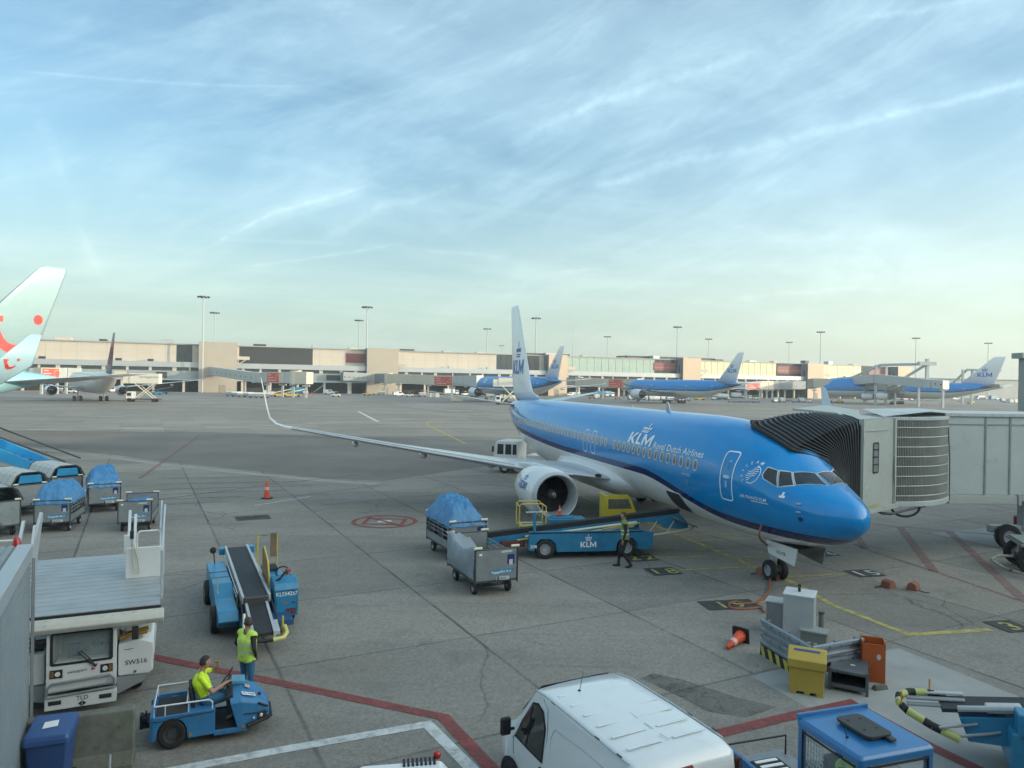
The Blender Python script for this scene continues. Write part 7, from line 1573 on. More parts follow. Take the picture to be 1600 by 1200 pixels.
# ------------------------------------------------------------------ blue cab tractor with the seated worker
def cab_tractor():
    rz = rad(-72); t = thing('cab_tractor', 'blue airport tractor with a square cab and a dark roof hatch', 'tractor', (4.74, 9.5, 0), rz)
    w, l_ = .58, .56; TB = mat('tractor_cab_blue', (.020, .15, .36), .32, var=.08, coat=.3, dirt=.12, scale=2)
    mb = MB(); mb.loft([[Vector((x*s, y*s2, z)) for x, y in rrect(-l_, l_, -w, w, .05)] for z, s, s2 in ((1.84, 1.03, 1.03), (1.92, 1.03, 1.03), (1.96, .97, .97))]); rf = mb.build('roof', TB, t, bevel=.01)
    mb = MB(); mb.b(-l_-.02, -l_+.03, -w-.02, w+.02, 1.93, 2.01); mb.build('roof_lip', TB, rf, bevel=.01)
    mb = MB(); mb.prism(rrect(-.30, .30, -.21, .21, .08), 2.00, 2.035, 'xy'); mb.prism(rrect(-.27, .27, -.18, .18, .07), 1.96, 2.0, 'xy'); ht = mb.build('roof_hatch', mat('hatch_brown_black', (.040, .038, .035), .5, var=.1), rf, bevel=.008)
    for x, y in ((-.16, -.1), (-.16, .1), (.12, -.1), (.12, .1)): mb = MB(); mb.cyl((x, y, 2.04), .014, .012, n=8); mb.build('bolt', DARK, ht)
    mb = MB(); mb.box((.34, .12, 1.99), (.08, .10, .04)); mb.build('latch', DARK, rf, bevel=.01); mb = MB(); mb.tube([(.1, -.36, 1.96), (.06, -.40, 2.12)], [.006, .003], 6); mb.cyl((.1, -.36, 1.965), .018, .02, n=8); mb.build('aerial', BLACK, rf)
    mb = MB()
    for x in (-l_+.04, l_-.04):
        for y in (-w+.04, w-.04): mb.b(x-.04, x+.04, y-.04, y+.04, .85, 1.86)
    mb.build('cab_pillar', TB, t, bevel=.01)
    GL = bpy.data.materials['clear_glass']
    for nm, V in (('windscreen', [(l_-.02, -w+.08, .95), (l_-.02, w-.08, .95), (l_-.02, w-.08, 1.84), (l_-.02, -w+.08, 1.84)]), ('side_window', [(-l_+.08, -w+.02, .95), (l_-.08, -w+.02, .95), (l_-.08, -w+.02, 1.84), (-l_+.08, -w+.02, 1.84)]), ('side_window', [(-l_+.08, w-.02, .95), (l_-.08, w-.02, .95), (l_-.08, w-.02, 1.84), (-l_+.08, w-.02, 1.84)])):
        mb = MB(); mb.add(V, [(0, 1, 2, 3)]); mb.build(nm, GL, t)
    mb = MB(); mb.tube([(l_+.002, -w+.09, 1.0), (l_+.002, -w+.09, 1.81), (l_+.002, w-.09, 1.81), (l_+.002, w-.09, 1.0)], .018, 6); mb.tube([(-l_+.10, -w-.002, 1.0), (-l_+.10, -w-.002, 1.80), (l_-.10, -w-.002, 1.80), (l_-.10, -w-.002, 1.0)], .016, 6); mb.build('window_seal', BLACK, t)
    mb = MB()
    for k in range(6): y = -w+.08+k*.0; x = -l_+.14+k*.055; mb.b(x, x+.01, -w+.045, -w+.055, 1.1, 1.8)
    for k in range(11): z = 1.12+k*.065; mb.b(-l_+.12, -l_+.44, -w+.045, -w+.055, z, z+.01)
    mb.build('window_mesh', LGREY, t)
    mb = MB(); mb.b(-l_, l_, -w, w, .30, .90); mb.b(l_, l_+.9, -w, w, .30, .85); mb.build('body', TB, t, bevel=.03)
    mb = MB(); mb.b(-2.1, -l_-.05, -.78, .42, .42, .62); dk = mb.build('rear_deck', GREY, t, bevel=.01)
    mb = MB(); mb.b(-1.9, -1.1, -.35, .15, .625, .632); mb.build('grille_plate', BLACK, dk)
    for k in range(6): mb = MB(); mb.b(-1.86+k*.14, -1.80+k*.14, -.30, .10, .632, .645); mb.build('grille_bar', WLET, dk)
    mb = MB(); mb.b(-2.0, .3, -.84, -.78, .45, .98); sp = mb.build('side_plate', TB, t, bevel=.01)
    flat('side_lettering', text2d('BTS-Repair', .13, .003), (-1.5, -.842, .72), (1, 0, 0), (0, 0, 1), mat('pale_blue_lettering', (.10, .26, .40), .5), sp, off=.004)
    for pts in ([(-1.95, -.70, .62), (-1.95, -.70, .92), (-1.95, .36, .92), (-1.95, .36, .62)], [(-1.6, -.74, .62), (-1.6, -.74, .90), (-1.0, -.74, .90), (-1.0, -.74, .62)], [(-.9, -.74, .62), (-.9, -.74, .90), (-.62, -.74, .88)]): mb = MB(); mb.tube(pts, .016, 6); mb.build('hoop_rail', BLACK, t)
    for x in (-1.55, .9):
        for s_ in (-1, 1): wheel('wheel', t, (x, s_*.58, .33), .33, .22)
    mb = MB(); mb.b(-.45, .0, -.28, .28, .80, .92); mb.b(-.48, -.40, -.26, .26, .92, 1.45); mb.build('seat', BLACK, t, bevel=.03)
    p = Vector((4.74, 9.5, 0))
    person('person in a hi-vis vest seated inside the blue cab tractor', p, rz, dict(hip=(-.20, 0, 1.02), chest=(-.20, 0, 1.32), neck=(-.17, 0, 1.50), head=(-.12, 0, 1.64), ell=(.0, .27, 1.15), wrl=(.20, .18, 1.08), elr=(.0, -.27, 1.15), wrr=(.20, -.16, 1.08), knl=(.22, .13, .95), anl=(.30, .13, .52), knr=(.22, -.13, .95), anr=(.30, -.13, .52)), dict(top=BLK, sleeve=BLK, trousers=BLK), vest=vest_mat('tractor_vest', (.50, .72, .10), 0, (1.14,)), group='ground crew')
cab_tractor()

# ------------------------------------------------------------------ truck behind the wing, right-hand odds and ends
def generic_truck(name, label, cat, loc, rz, body=WHITE, cabm=WHITE, L_=5.5, W_=2.1, Hc=2.3, load=None, group=None):
    t = thing(name, label, cat, loc, rz, group)
    mb = MB(); mb.prism([(-.0, .45), (-.0, Hc), (-1.75, Hc), (-1.75, .45)] if False else [(.05, .5), (.0, 1.25), (-.18, Hc-.06), (-.30, Hc), (-1.8, Hc), (-1.8, .5)], -W_/2, W_/2); cb = mb.build('cab', cabm, t, bevel=.05)
    for s_ in (-1, 1):
        for x0_, x1_ in ((-.30, -.78), (-.90, -1.38), (-1.46, -1.76)): flat('side_window', shapes([(x1_, 1.35), (x0_, 1.35), (x0_-.02, Hc-.22), (x1_, Hc-.22)]), (0, s_*(W_/2+.004), 0), (1, 0, 0), (0, 0, 1), GLASS, cb, off=-.004*s_)
    mb = MB(); mb.add([(.012, -W_/2+.12, 1.30), (.012, W_/2-.12, 1.30), (-.165, W_/2-.12, Hc-.14), (-.165, -W_/2+.12, Hc-.14)], [(0, 1, 2, 3)]); mb.build('windscreen', GLASS, cb)
    for y in (-W_/2-.1, W_/2+.1): mb = MB(); mb.b(-.05, .05, y-.08, y+.08, 1.5, 1.9); mb.build('mirror', BLACK, cb, bevel=.02)
    mb = MB(); mb.b(-L_, -.1, -.45, .45, .45, .65); mb.b(-.02, .10, -W_/2, W_/2, .35, .60); mb.build('chassis', DARK, t)
    for x in (-.85, -L_+1.1):
        for s_ in (-1, 1): wheel('wheel', t, (x, s_*(W_/2-.14), .42), .42, .28)
    if load == 'box': mb = MB(); mb.b(-L_, -1.95, -W_/2, W_/2, .75, 2.9); mb.build('cargo_box', body, t, bevel=.02)
    elif load == 'flat': mb = MB(); mb.b(-L_, -1.95, -W_/2, W_/2, .70, .85); mb.b(-L_+.3, -2.4, -W_/2+.2, W_/2-.2, .85, 1.35); mb.build('equipment_bed', body, t, bevel=.02)
    return t
generic_truck('service_truck', 'white crew-cab service truck under the tail side of the near wing', 'truck', (-.9, 52.3, 0), rad(160), L_=6, load='flat')
def tow_dolly():
    o = G(1612, 898); t = thing('equipment_trailer', 'grey trailer with a black wheel and a bent drawbar at the right edge', 'trailer', (o.x, o.y, 0), rad(160))
    wheel('wheel', t, (0, 0, .48), .48, .22); wheel('wheel', t, (0, -1.5, .48), .48, .22)
    mb = MB(); mb.b(-1.6, .35, -1.7, .1, .95, 1.05); mb.b(-1.6, .2, -.85, -.65, .6, .95); mb.b(-1.5, .3, -1.6, 0, 1.05, 1.12); mb.build('platform', mat('trailer_green_grey', (.20, .23, .22), .5, var=.1), t, bevel=.02)
    mb = MB(); mb.tube([(.35, -.2, .95), (.40, -.2, .60), (.5, -.25, .55), (1.0, -.1, .56), (1.25, .05, .42)], .05, 8); mb.tube([(1.25, .05, .42), (.9, .35, .22), (.4, .75, .14), (-.3, 1.2, .12)], .045, 8); mb.build('drawbar', mat('drawbar_chipped_cream', (.32, .31, .27), .6, var=.5, scale=12), t, smooth=True)
    mb = MB(); mb.cyl((.42, -.2, .62), .07, .2, 'z', 10); mb.cyl((.75, .48, .2), .06, .12, 'x', 10); mb.build('hitch_joint', DARK, t)
    mb = MB(); mb.tube([(-.2, -.1, 1.1), (-.15, 0, 1.35), (-.4, -.05, 1.5)], .03, 6); mb.build('hose', BLACK, t)
    mb = MB(); mb.cyl((-.05, .0, 1.55), .05, .14, 'z', 12); mb.build('lamp', RED, t); 
tow_dolly()
o = G(1587, 838); t = thing('marker_post', 'red post with a white top on a round black base', 'bollard', o)
mb = MB(); mb.lathe([(.30, 0), (.28, .05), (.12, .09), (.001, .10)], (0, 0, 0), 'z', 24); mb.build('base', BLACK, t, smooth=True); mb = MB(); mb.cyl((0, 0, .50), .095, .82, n=18); pp = mb.build('post', mat('post_red', (.42, .03, .02), .35), t, smooth=True); mb = MB(); mb.cyl((0, 0, .93), .098, .08, n=18); mb.build('cap', PALEP, t, smooth=True)
def column():
    t = thing('bridge_column', 'tall grey steel column with flared foot at the right edge', 'column', (65.2, 91, 0)); CM = mat('column_grey_green', (.25, .28, .26), .5, var=.08)
    mb = MB(); mb.b(-.4, 3, -.8, .8, 0, 10.8); mb.build('shaft', CM, t, bevel=.03); mb = MB(); mb.b(-1.2, 3, -1.0, 1.0, 10.6, 11.3); mb.build('head_plate', CM, t, bevel=.05)
    mb = MB(); mb.prism([(-3.4, 0), (-3.4, .3), (-2.2, 2.2), (-1.6, 1.1), (-.8, 2.4), (-.4, 2.2), (-.4, 0)], -.5, .5); mb.build('foot', CM, t)
column()
def stairs():
    CY = mat('stairs_cyan', (.03, .30, .60), .35, var=.06, coat=.2)
    A, B_ = Vector((-26.2, 42.4, .55)), Vector((-34.5, 41.0, 4.0)); d = B_-A; rz = math.atan2(d.y, d.x); L_ = math.hypot(d.x, d.y)
    t = thing('passenger_stairs', 'bright cyan passenger stairs sloping down from the left edge', 'stairs', (A.x, A.y, 0), rz)
    z = lambda x: .55+x*3.45/L_
    mb = MB(); mb.prism([(-.4, .25), (L_, z(L_)-.7), (L_, z(L_)+.55), (-.2, z(0)+.15)], .9, 1.0); mb.prism([(-.4, .25), (L_, z(L_)-.7), (L_, z(L_)+.55), (-.2, z(0)+.15)], -1.0, -.9); mb.b(L_, L_+2.4, -1, 1, 3.6, 3.8); mb.build('side_panel', CY, t, bevel=.01)
    mb = MB()
    for k in range(18): x = k*L_/18; mb.b(x, x+.45, -.9, .9, z(x)-.1, z(x))
    mb.build('tread', mat('tread_blue', (.03, .22, .42), .5), t)
    mb = MB(); 
    for y in (-1, 1): mb.tube([(-.3, y, z(0)+.9), (L_-1.2, y, z(L_-1.2)+1.0)], .05, 6)
    mb.build('hand_rail', DARK, t); mb = MB()
    for y in (-1, 1): mb.tube([(L_-1.0, y, 3.7), (L_-1.0, y, 5.4), (L_+2, y, 5.4)], .05, 6)
    mb.build('upper_rail', CY, t)
    for x in (1.5, 6.5):
        for s_ in (-1, 1): wheel('wheel', t, (x, s_*.8, .4), .4, .25)
    t = thing('loading_ramp', 'pale slotted ramp in front of the cyan stairs at the left edge', 'ramp', (-24.4, 36.2, 0), rz); z = lambda x: .5+x*.30
    mb = MB(); mb.prism([(-.5, .3), (8, z(8)-.6), (8, z(8)+.1), (-.3, z(0)+.1)], .8, .9); mb.prism([(-.5, .3), (8, z(8)-.6), (8, z(8)+.1), (-.3, z(0)+.1)], -.9, -.8); mb.prism([(-.4, z(0)), (8, z(8)), (8, z(8)-.1), (-.4, z(0)-.1)], -.8, .8); mb.build('deck', WHITE_D, t)
    mb = MB()
    for k in range(20): x = k*.4; mb.box((x, .91, z(x)+.02), (.22, .02, .10), ry=-.29)
    mb.build('slot', BLACK, t)
    for x in (2, 6): wheel('wheel', t, (x, .6, .35), .35, .25); wheel('wheel', t, (x, -.6, .35), .35, .25)
stairs()
o = G(20, 895); t = thing('red_tank', 'dark red rounded tank behind the lift truck at the left edge', 'tank', (o.x-1.0, o.y-.6, 0), rad(-20)); mb = MB(); mb.lathe([(.01, -.75), (.35, -.72), (.46, -.55), (.48, 0), (.46, .55), (.35, .72), (.01, .75)], (0, 0, .95), 'x', 20); mb.build('vessel', mat('tank_red', (.16, .012, .015), .3), t, smooth=True); mb = MB(); mb.b(-.5, .5, -.3, .3, .0, .5); mb.build('cradle', DARK, t)

# ------------------------------------------------------------------ other airliners
LB = mat('logo_blue', (.01, .13, .42), .4)
def far_jet(label, tail, th, L, R, zc, span, fin_h, livery, engs, logo=None, stab_span=None, hump=0, winglet=0, sweep=.62, chord=.16, name='airliner', finm=None, stabz=None, fin_c=(.135, .045), wing_x=.33, winglet_m=None):
    d = Vector((math.cos(th), math.sin(th), 0)); nose = Vector((*tail, 0))+d*L
    root = thing(name, label, 'airliner', nose, th+math.pi, 'airliners parked at the far piers'); rz = th+math.pi
    zt, zb = zc+R*1.02, zc-R*1.02
    rows = [(0, zc-.25*R, zc-.27*R, .02, zc-.26*R), (.004*L, zc+.02*R, zc-.52*R, .30*R, zc-.25*R), (.018*L, zc+.38*R, zc-.75*R, .56*R, zc-.2*R), (.04*L, zc+.70*R, zc-.90*R, .78*R, zc-.1*R), (.07*L, zc+.93*R+hump*.7, zc-.99*R, .93*R, zc), (.11*L, zt+hump, zb, R, zc)]
    if hump: rows += [(.27*L, zt+hump, zb, R, zc), (.36*L, zt, zb, R, zc)]
    rows += [(.66*L, zt, zb, R, zc), (.76*L, zt-.02*R, zb+.30*R, .94*R, zc+.1*R), (.86*L, zt-.10*R, zb+.85*R, .68*R, zc+.35*R), (.94*L, zt-.26*R, zb+1.30*R, .38*R, zc+.55*R), (.985*L, zt-.45*R, zb+1.50*R, .12*R, zc+.58*R)]
    B = Body(rows); xs = [L*k/40*.985 for k in range(1, 41)]; xs = [0, .004*L, .01*L, .018*L]+xs
    m = fuselage_mat(livery[0], livery[1], livery[2], .3, (.1*L, .25*R, .72*L, .9*R*.4)) if isinstance(livery, tuple) else livery
    fus = B.mesh(28, xs).build('fuselage', m, root, smooth='all')
    WM = mat('far_wing', (.42, .45, .48), .35, metal=.15, var=.06, scale=.4); FW = finm or mat('fin_white', (.58, .61, .63))
    hs = span/2; x0 = wing_x*L; c0 = chord*L; wt = x0+hs*sweep
    for sd in (1, -1):
        secs = [((x0, sd*R*.5, zc-.55*R), c0*1.15, .11, (0, 0, 1)), ((x0+.30*(wt-x0), sd*hs*.35, zc-.38*R), c0*.62, .10, (0, 0, 1)), ((wt-.8, sd*(hs-1.2), zc+.35*R), c0*.24, .09, (0, 0, 1))]
        secs += [((wt+.8, sd*(hs-.2), zc+.35*R+winglet*.45), c0*.22, .08, (0, -sd, .3)), ((wt+2.45, sd*hs, zc+.35*R+winglet), c0*.07, .08, (0, -sd, .15))] if winglet else [((wt, sd*hs, zc+.5*R), c0*.08, .08, (0, 0, 1))]
        w = wing_mesh(secs, 14).build('wing', winglet_m or WM, root, smooth='all')
        for k in (.3, .5, .7):
            mb = MB(); xx = x0+(wt-x0)*k+c0*(.62-.4*k); mb.lathe([(.01, 0), (.28, 1), (.01, 4)], (xx, sd*hs*k, zc-.55*R+.55*R*k), 'x', 8); mb.build('flap_fairing', winglet_m or WM, w, smooth='all')
        ss = (stab_span or span*.33)/2; sz = stabz or zc+.55*R
        wing_mesh([((.868*L, sd*.2*R, sz), .105*L, .08, (0, 0, 1)), ((.868*L+ss*.62, sd*ss, sz+ss*.10), .035*L, .08, (0, 0, 1))], 12).build('stabilizer', WM, root, smooth='all')
        for (ex, ey, ez, D, EL) in engs:
            engine(root, ex, sd*ey, ez, D, EL, mat('engine_white', (.58, .60, .60)), False)
            mb = MB(); mb.prism([(ex+EL*.3, ez+D*.45), (ex+EL*.9, ez+D*.42), (ex+EL*1.5, zc-.45*R), (ex+EL*.9, zc-.35*R)], sd*ey-.2, sd*ey+.2); mb.build('pylon', WM, root)
        gear(root, x0+c0*.75, sd*R*1.1, .62, .45, zc-R*.6, .7, 'main_gear', tandem=.75)
    gear(root, .10*L, 0, .45, .3, zc-R*.8, .3, 'nose_gear')
    ft = zt-.08*R; tip = .985*L+.6; c1, c2 = fin_c[0]*L, fin_c[1]*L
    fin = wing_mesh([((tip-c1-(fin_h-ft)*.42, 0, ft-.5), c1*1.05, .09, (0, 1, 0)), ((tip-c2-.1, 0, fin_h-.3), c2, .09, (0, 1, 0)), ((tip-c2*.8, 0, fin_h), c2*.75, .05, (0, 1, 0))], 14).build('fin', FW, root, smooth='all')
    if logo: logo(fin, fus, B, tip, c1, c2, ft, fin_h)
    # row of cabin windows
    mb = MB(); zz = zc+.22*R; x = .10*L
    while x < .84*L:
        for s_ in (-1,):
            V = [B.side(x+a, zz+b_, s_, .012) for a, b_ in ((-.14, -.2), (.14, -.2), (.14, .2), (-.14, .2))]; mb.add(V, [(0, 1, 2, 3)])
        x += 1.0
    mb.build('cabin_windows', GLASS, fus, recalc=False)
    mb = MB()
    for a, b_ in ((52, 88), (22, 48)):
        for s_ in (-1, 1):
            V = []
            for t_, an in ((.030*L, a), (.030*L, b_), (.044*L, b_), (.044*L, a)): q = B.pt(t_, rad(an*.8+12), .02); q.y *= s_; V.append(q)
            mb.add(V, [(0, 1, 2, 3)])
    mb.build('cockpit_window', GLASS, fus)
    return root
KL = ('far_blue_livery', (4.55, 4.8), [(.55, .57, .57), KNAVY, (.012, .22, .56)])
def klm_logo(size, xo, zo, text=None):
    def f(fin, fus, B, tip, c1, c2, ft, fh):
        lg = logo_vf(0); flat('tail_lettering', densify(([(x*size, y*size) for x, y in lg[0]], lg[1]), .8), None, None, None, LB, fin, mapf=(lambda g: lambda u, v: g(tip-xo+u, zo+v))(onto(fin, -1, .04)))
        if text:
            s_, x_, z_, sz = text; vf = densify(text2d(s_, sz, .01, .2), .6); flat('fuselage_lettering', vf, None, None, None, WLET, fus, mapf=lambda u, v: B.side(x_+u, z_+v, -1, .03))
        for xd in (.30, .62, .82):
            o_ = rrect(-.5, .5, -1.0, 1.0, .2); i_ = rrect(-.42, .42, -.92, .92, .15); flat('door_outline', ringshape([(p[0]+xd*B.L, p[1]+B.sec(20)[3]+.1) for p in o_], [(p[0]+xd*B.L, p[1]+B.sec(20)[3]+.1) for p in i_]), None, None, None, WLET, fus, mapf=lambda u, v: B.side(u, v, -1, .02))
    return f
E787 = [(17.5, 9.8, 3.0, 3.7, 6.2)]
far_jet('blue and white widebody with engine, right behind the near fin and a catering lift', (14.8, 203), rad(115), 62.8, 2.97, 5.3, 58, 17.0, KL, E787, klm_logo(1.35, 5.2, 10.6, ('100', 9.5, 6.1, 2.0)))
far_jet('blue and white widebody whose rear body shows above the near fuselage', (72.0, 222), rad(115), 62.8, 2.97, 5.3, 58, 17.0, KL, E787, klm_logo(1.35, 5.2, 10.6))
far_jet('blue and white four-engine jumbo at the right under the overhead bridge gantry', (188, 272), rad(133), 70.6, 3.3, 5.9, 64, 19.4, ('jumbo_livery', (5.3, 5.6), [(.55, .57, .57), KNAVY, (.012, .22, .56)]), [(22, 11.8, 3.0, 2.9, 5.4), (31, 21, 3.4, 2.9, 5.4)], klm_logo(1.7, 7.0, 11.6), hump=1.5, winglet=1.8, fin_c=(.16, .06))
# red, white and blue striped fin seen edge on
def delta_logo(fin, fus, B, tip, c1, c2, ft, fh): pass
DF = ramp_mat('red_navy_fin', [(-99, (.012, .016, .05)), (8.6, (.20, .012, .02)), (10.2, (.012, .016, .05)), (11.6, (.20, .012, .02)), (12.8, (.35, .03, .03)), (13.6, (.02, .02, .06))], 'Z', .35, .3)
far_jet('white widebody seen from straight behind with a thin dark red fin', (-86.5, 156), math.atan2(.868, -.497)+rad(9), 54.9, 2.6, 4.7, 48, 15.9, mat('silver_white_fuselage', (.50, .52, .50), .3, var=.05, coat=.5), [(17, 7.9, 2.6, 2.8, 5.2)], delta_logo, finm=DF, winglet=0)
# pale blue holiday jet, tail and one winglet in the picture
TB_ = mat('pale_turquoise_paint', (.26, .48, .55), .3, var=.04, coat=.5); TF = mat('pale_turquoise_fin', (.33, .47, .49), .3, var=.05, coat=.5); TR = mat('smile_red', (.62, .035, .03), .4)
def smile_vf():
    """bar, tapering curve and dot in metres around the dot"""
    C = [(8, 2, 8), (12, 20, 8), (22, 38, 8), (36, 47, 7.5), (52, 46, 6.5), (64, 39, 5), (73, 31, 3)]; P = []
    for k in range(len(C)-1):
        p0, p1, p2, p3 = C[max(k-1, 0)], C[k], C[k+1], C[min(k+2, len(C)-1)]
        for q in range(4): t = q/4; P.append(tuple(.5*((2*b)+(-a+c)*t+(2*a-5*b+4*c-d)*t*t+(-a+3*b-3*c+d)*t**3) for a, b, c, d in zip(p0, p1, p2, p3)))
    P.append(C[-1]); A = []; B_ = []
    for k, (x, y, w) in enumerate(P):
        dx, dy = P[min(k+1, len(P)-1)][0]-P[max(k-1, 0)][0], P[min(k+1, len(P)-1)][1]-P[max(k-1, 0)][1]; l_ = math.hypot(dx, dy) or 1; A.append((x-dy/l_*w, y+dx/l_*w)); B_.append((x+dy/l_*w, y-dx/l_*w))
    n = len(A); v = merge((A+B_, [(k, k+1, n+k+1, n+k) for k in range(n-1)]), shapes([(-3, -7), (25, -7), (25, 3), (-3, 3)]), shapes(circ(87, -5, 8.5, 18)))
    return [((x-87), -(y+5)) for x, y in v[0]], v[1]
def tui_logo(fin, fus, B, tip, c1, c2, ft, fh):
    v = smile_vf(); flat('tail_emblem', densify(([(x*.046+2.35, y*.049+.69) for x, y in v[0]], v[1]), .6), None, None, None, TR, fin, mapf=(lambda g: lambda u, w: g(tip-4.9+u, 10.45+w))(onto(fin, -1, .03)))
JT = far_jet('pale turquoise airliner with a red smile on its fin at the left edge', (-39.6, 64), math.atan2(-.911, -.413), 54.9, 2.52, 4.75, 50, 15.9, TB_, [(16, 7.9, 2.6, 2.8, 5.2)], tui_logo, finm=TF, winglet=2.9, stabz=5.7, stab_span=19, winglet_m=mat('turquoise_wing', (.30, .46, .52), .35, var=.05))
v_ = smile_vf(); hs = 25.0; wt = .33*54.9+hs*.62
flat('winglet_emblem', ([(x*.0078, y*.0081) for x, y in v_[0]], v_[1]), None, None, None, TR, JT, mapf=(lambda g: lambda u, w: g(wt+2.0+u, 7.2+w))(onto([c for c in JT.children if c.name.startswith('wing')][1], -1, .03)))

# ------------------------------------------------------------------ far terminal, along a line running back to the right
TE, TN = Vector((.9354, .3535, 0)), Vector((.3535, -.9354, 0)); TO = Vector((0, 350, 0)); TA = rad(20.7)
def s_px(px, n=0.0):
    k = (px-800)/F; o = TO+TN*n; return (k*o.y-o.x)/(TE.x-k*TE.y)
CRM = mat('cream_cladding', (.48, .435, .36), .6, var=.05, scale=.15); CRG = mat('tower_grey_beige', (.36, .32, .26), .6, var=.05, scale=.15); TAN = mat('tower_tan', (.54, .42, .30), .6, var=.05, scale=.15)
MBAND = mat('metal_band', (.40, .43, .44), .35, metal=.4, var=.06, scale=.2); CHAR = mat('charcoal_cladding', (.030, .031, .032), .5, var=.15, scale=.2)
GGL = mat('green_glass_wall', (.30, .40, .34), .12, var=.12, scale=.5, spec=.9); YGL = mat('bright_glass_wall', (.62, .60, .36), .2, var=.08, scale=.3, spec=.8); DGL = mat('dark_glass_and_shade', (.035, .045, .05), .12, var=.3, scale=.3)
REDB = mat('red_banner', (.45, .06, .045), .5, var=.05); REDF = mat('dull_red_banner', (.20, .045, .04), .5, var=.05)
def tbox(mb, s0, s1, n0, n1, z0, z1):
    P = [TE*s+TN*n for s, n in ((s0, n0), (s1, n0), (s1, n1), (s0, n1))]; mb.prism([(p.x, p.y) for p in P], z0, z1, 'xy'); return mb
def terminal():
    t = thing('terminal_hall', 'long cream and glass terminal hall across the apron', 'terminal', TO)
    e0, e1 = s_px(-420), s_px(1425)
    segs = [(-420, 275, CRM), (275, 300, DGL), (300, 373, CRM), (373, 488, CHAR), (488, 775, CRM), (775, 842, DGL), (842, 887, CRM), (887, 1022, GGL), (1022, 1060, DGL), (1060, 1095, CRM), (1095, 1212, YGL), (1212, 1262, DGL), (1262, 1286, CRM), (1286, 1345, YGL), (1345, 1400, DGL), (1400, 1425, CRM)]
    for a, b_, m in segs:
        s0, s1 = s_px(a, -6), s_px(b_, -6); mb = MB(); tbox(mb, s0, s1, -26, -6, 12.6, 20.0); w = mb.build('upper_wall', m, t)
        if m is CRM:
            mb = MB(); k = s0+3; tbox(mb, s0+.1, s1-.1, -6, -5.965, 16.28, 16.33)
            while k < s1-1: tbox(mb, k, k+.07, -6, -5.96, 12.7, 19.9); k += 5.4
            mb.build('cladding_joint', mat('joint_beige', (.36, .33, .28), .6), w)
        if m in (GGL, YGL, DGL):
            mb = MB(); k = s0+2.5
            while k < s1-1: tbox(mb, k, k+.15, -6, -5.85, 12.7, 19.7); k += 4.2 if m is not DGL else 3.0
            tbox(mb, s0, s1, -6, -5.88, 16.2, 16.35); mb.build('mullion', MBAND if m is not DGL else CHAR, w)
    mb = MB(); tbox(mb, e0, e1, -26.4, -5.4, 20.0, 20.45); mb.build('roof_edge', mat('roof_grey', (.30, .31, .30), .5), t)
    mb = MB(); tbox(mb, e0, e1, -6, -2.2, 10.4, 12.6); mb.build('walkway_roof', MBAND, t)
    mb = MB(); tbox(mb, e0, e1, -26, -3.0, 8.9, 10.4); wn = mb.build('window_band', DGL, t)
    k = e0+1
    rnd = random.Random(3)
    while k < e1: mb = MB(); tbox(mb, k, k+.5+rnd.random()*1.2, -3, -2.8, 8.9, 10.4); mb.build('window_post', CRM, wn); k += 6.0+rnd.random()*3
    mb = MB(); tbox(mb, e0, e1, -26, -2.5, 5.4, 8.9); mb.build('gallery_wall', mat('gallery_grey_green', (.26, .30, .30), .4, var=.25, scale=.12), t)
    mb = MB(); tbox(mb, e0, e1, -26, -2.2, 4.9, 5.4); mb.build('gallery_floor', MBAND, t)
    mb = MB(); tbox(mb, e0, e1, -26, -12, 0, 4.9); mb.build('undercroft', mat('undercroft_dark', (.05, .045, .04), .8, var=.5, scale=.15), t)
    k = e0+4
    while k < e1:
        mb = MB(); tbox(mb, k, k+.9, -3.6, -2.7, 0, 4.9); mb.build('column', CRM, t); k += 11.5
    for a, b_, m, tx in ((540, 569, REDF, ''), (1021, 1055, REDF, 'Amsterdam, here I come'), (1214, 1251, REDF, 'Sweet 16, here I come'), (1357, 1390, REDF, '')):
        s0, s1 = s_px(a, -5.8), s_px(b_, -5.8); mb = MB(); tbox(mb, s0, s1, -6, -5.7, 14.2, 18.4); bn = mb.build('banner', m, t)
        if tx: vf = text2d(tx, 1.0, .01); w_ = max(x for x, y in vf[0]); k_ = (s1-s0-1)/w_; flat('banner_lettering', ([(x*k_, y*k_) for x, y in vf[0]], vf[1]), TE*(s0+.6)+TN*-5.66+Vector((0, 0, 15.4)), TE, (0, 0, 1), mat('banner_pink_lettering', (.45, .22, .20), .5), bn, off=.03)
    rq = random.Random(9)
    for k in range(26):
        q = e0+12+k*(e1-e0-30)/26+rq.uniform(-4, 4); h_ = rq.uniform(.7, 1.9); mb = MB(); tbox(mb, q, q+rq.uniform(2, 7), -14, -10, 20.45, 20.45+h_); mb.build('roof_unit', (MBAND, CRM, CHAR)[k % 3], t)
    for k in range(30):
        q = e0+8+k*(e1-e0-20)/30+rq.uniform(-3, 3); mb = MB(); tbox(mb, q, q+rq.uniform(3, 8), -2.5, -2.3, 5.9, 8.3); mb.build('gallery_window', (DGL, GGL, CRM, DGL)[k % 4], t)
    # dark upper storey behind
    for a, b_, z in ((820, 887, 21.6), (976, 1113, 22.0)): mb = MB(); tbox(mb, s_px(a, -16), s_px(b_, -16), -26, -14, 20.4, z); mb.build('plant_room', CHAR, t)
    for px in (60, 180, 230, 430, 700, 760, 1150, 1320):
        mb = MB(); q = s_px(px, -3); tbox(mb, q, q+2.2, -4, -2.5, 12.6, 13.6); mb.build('roof_vent', CHAR if px < 500 else MBAND, t)
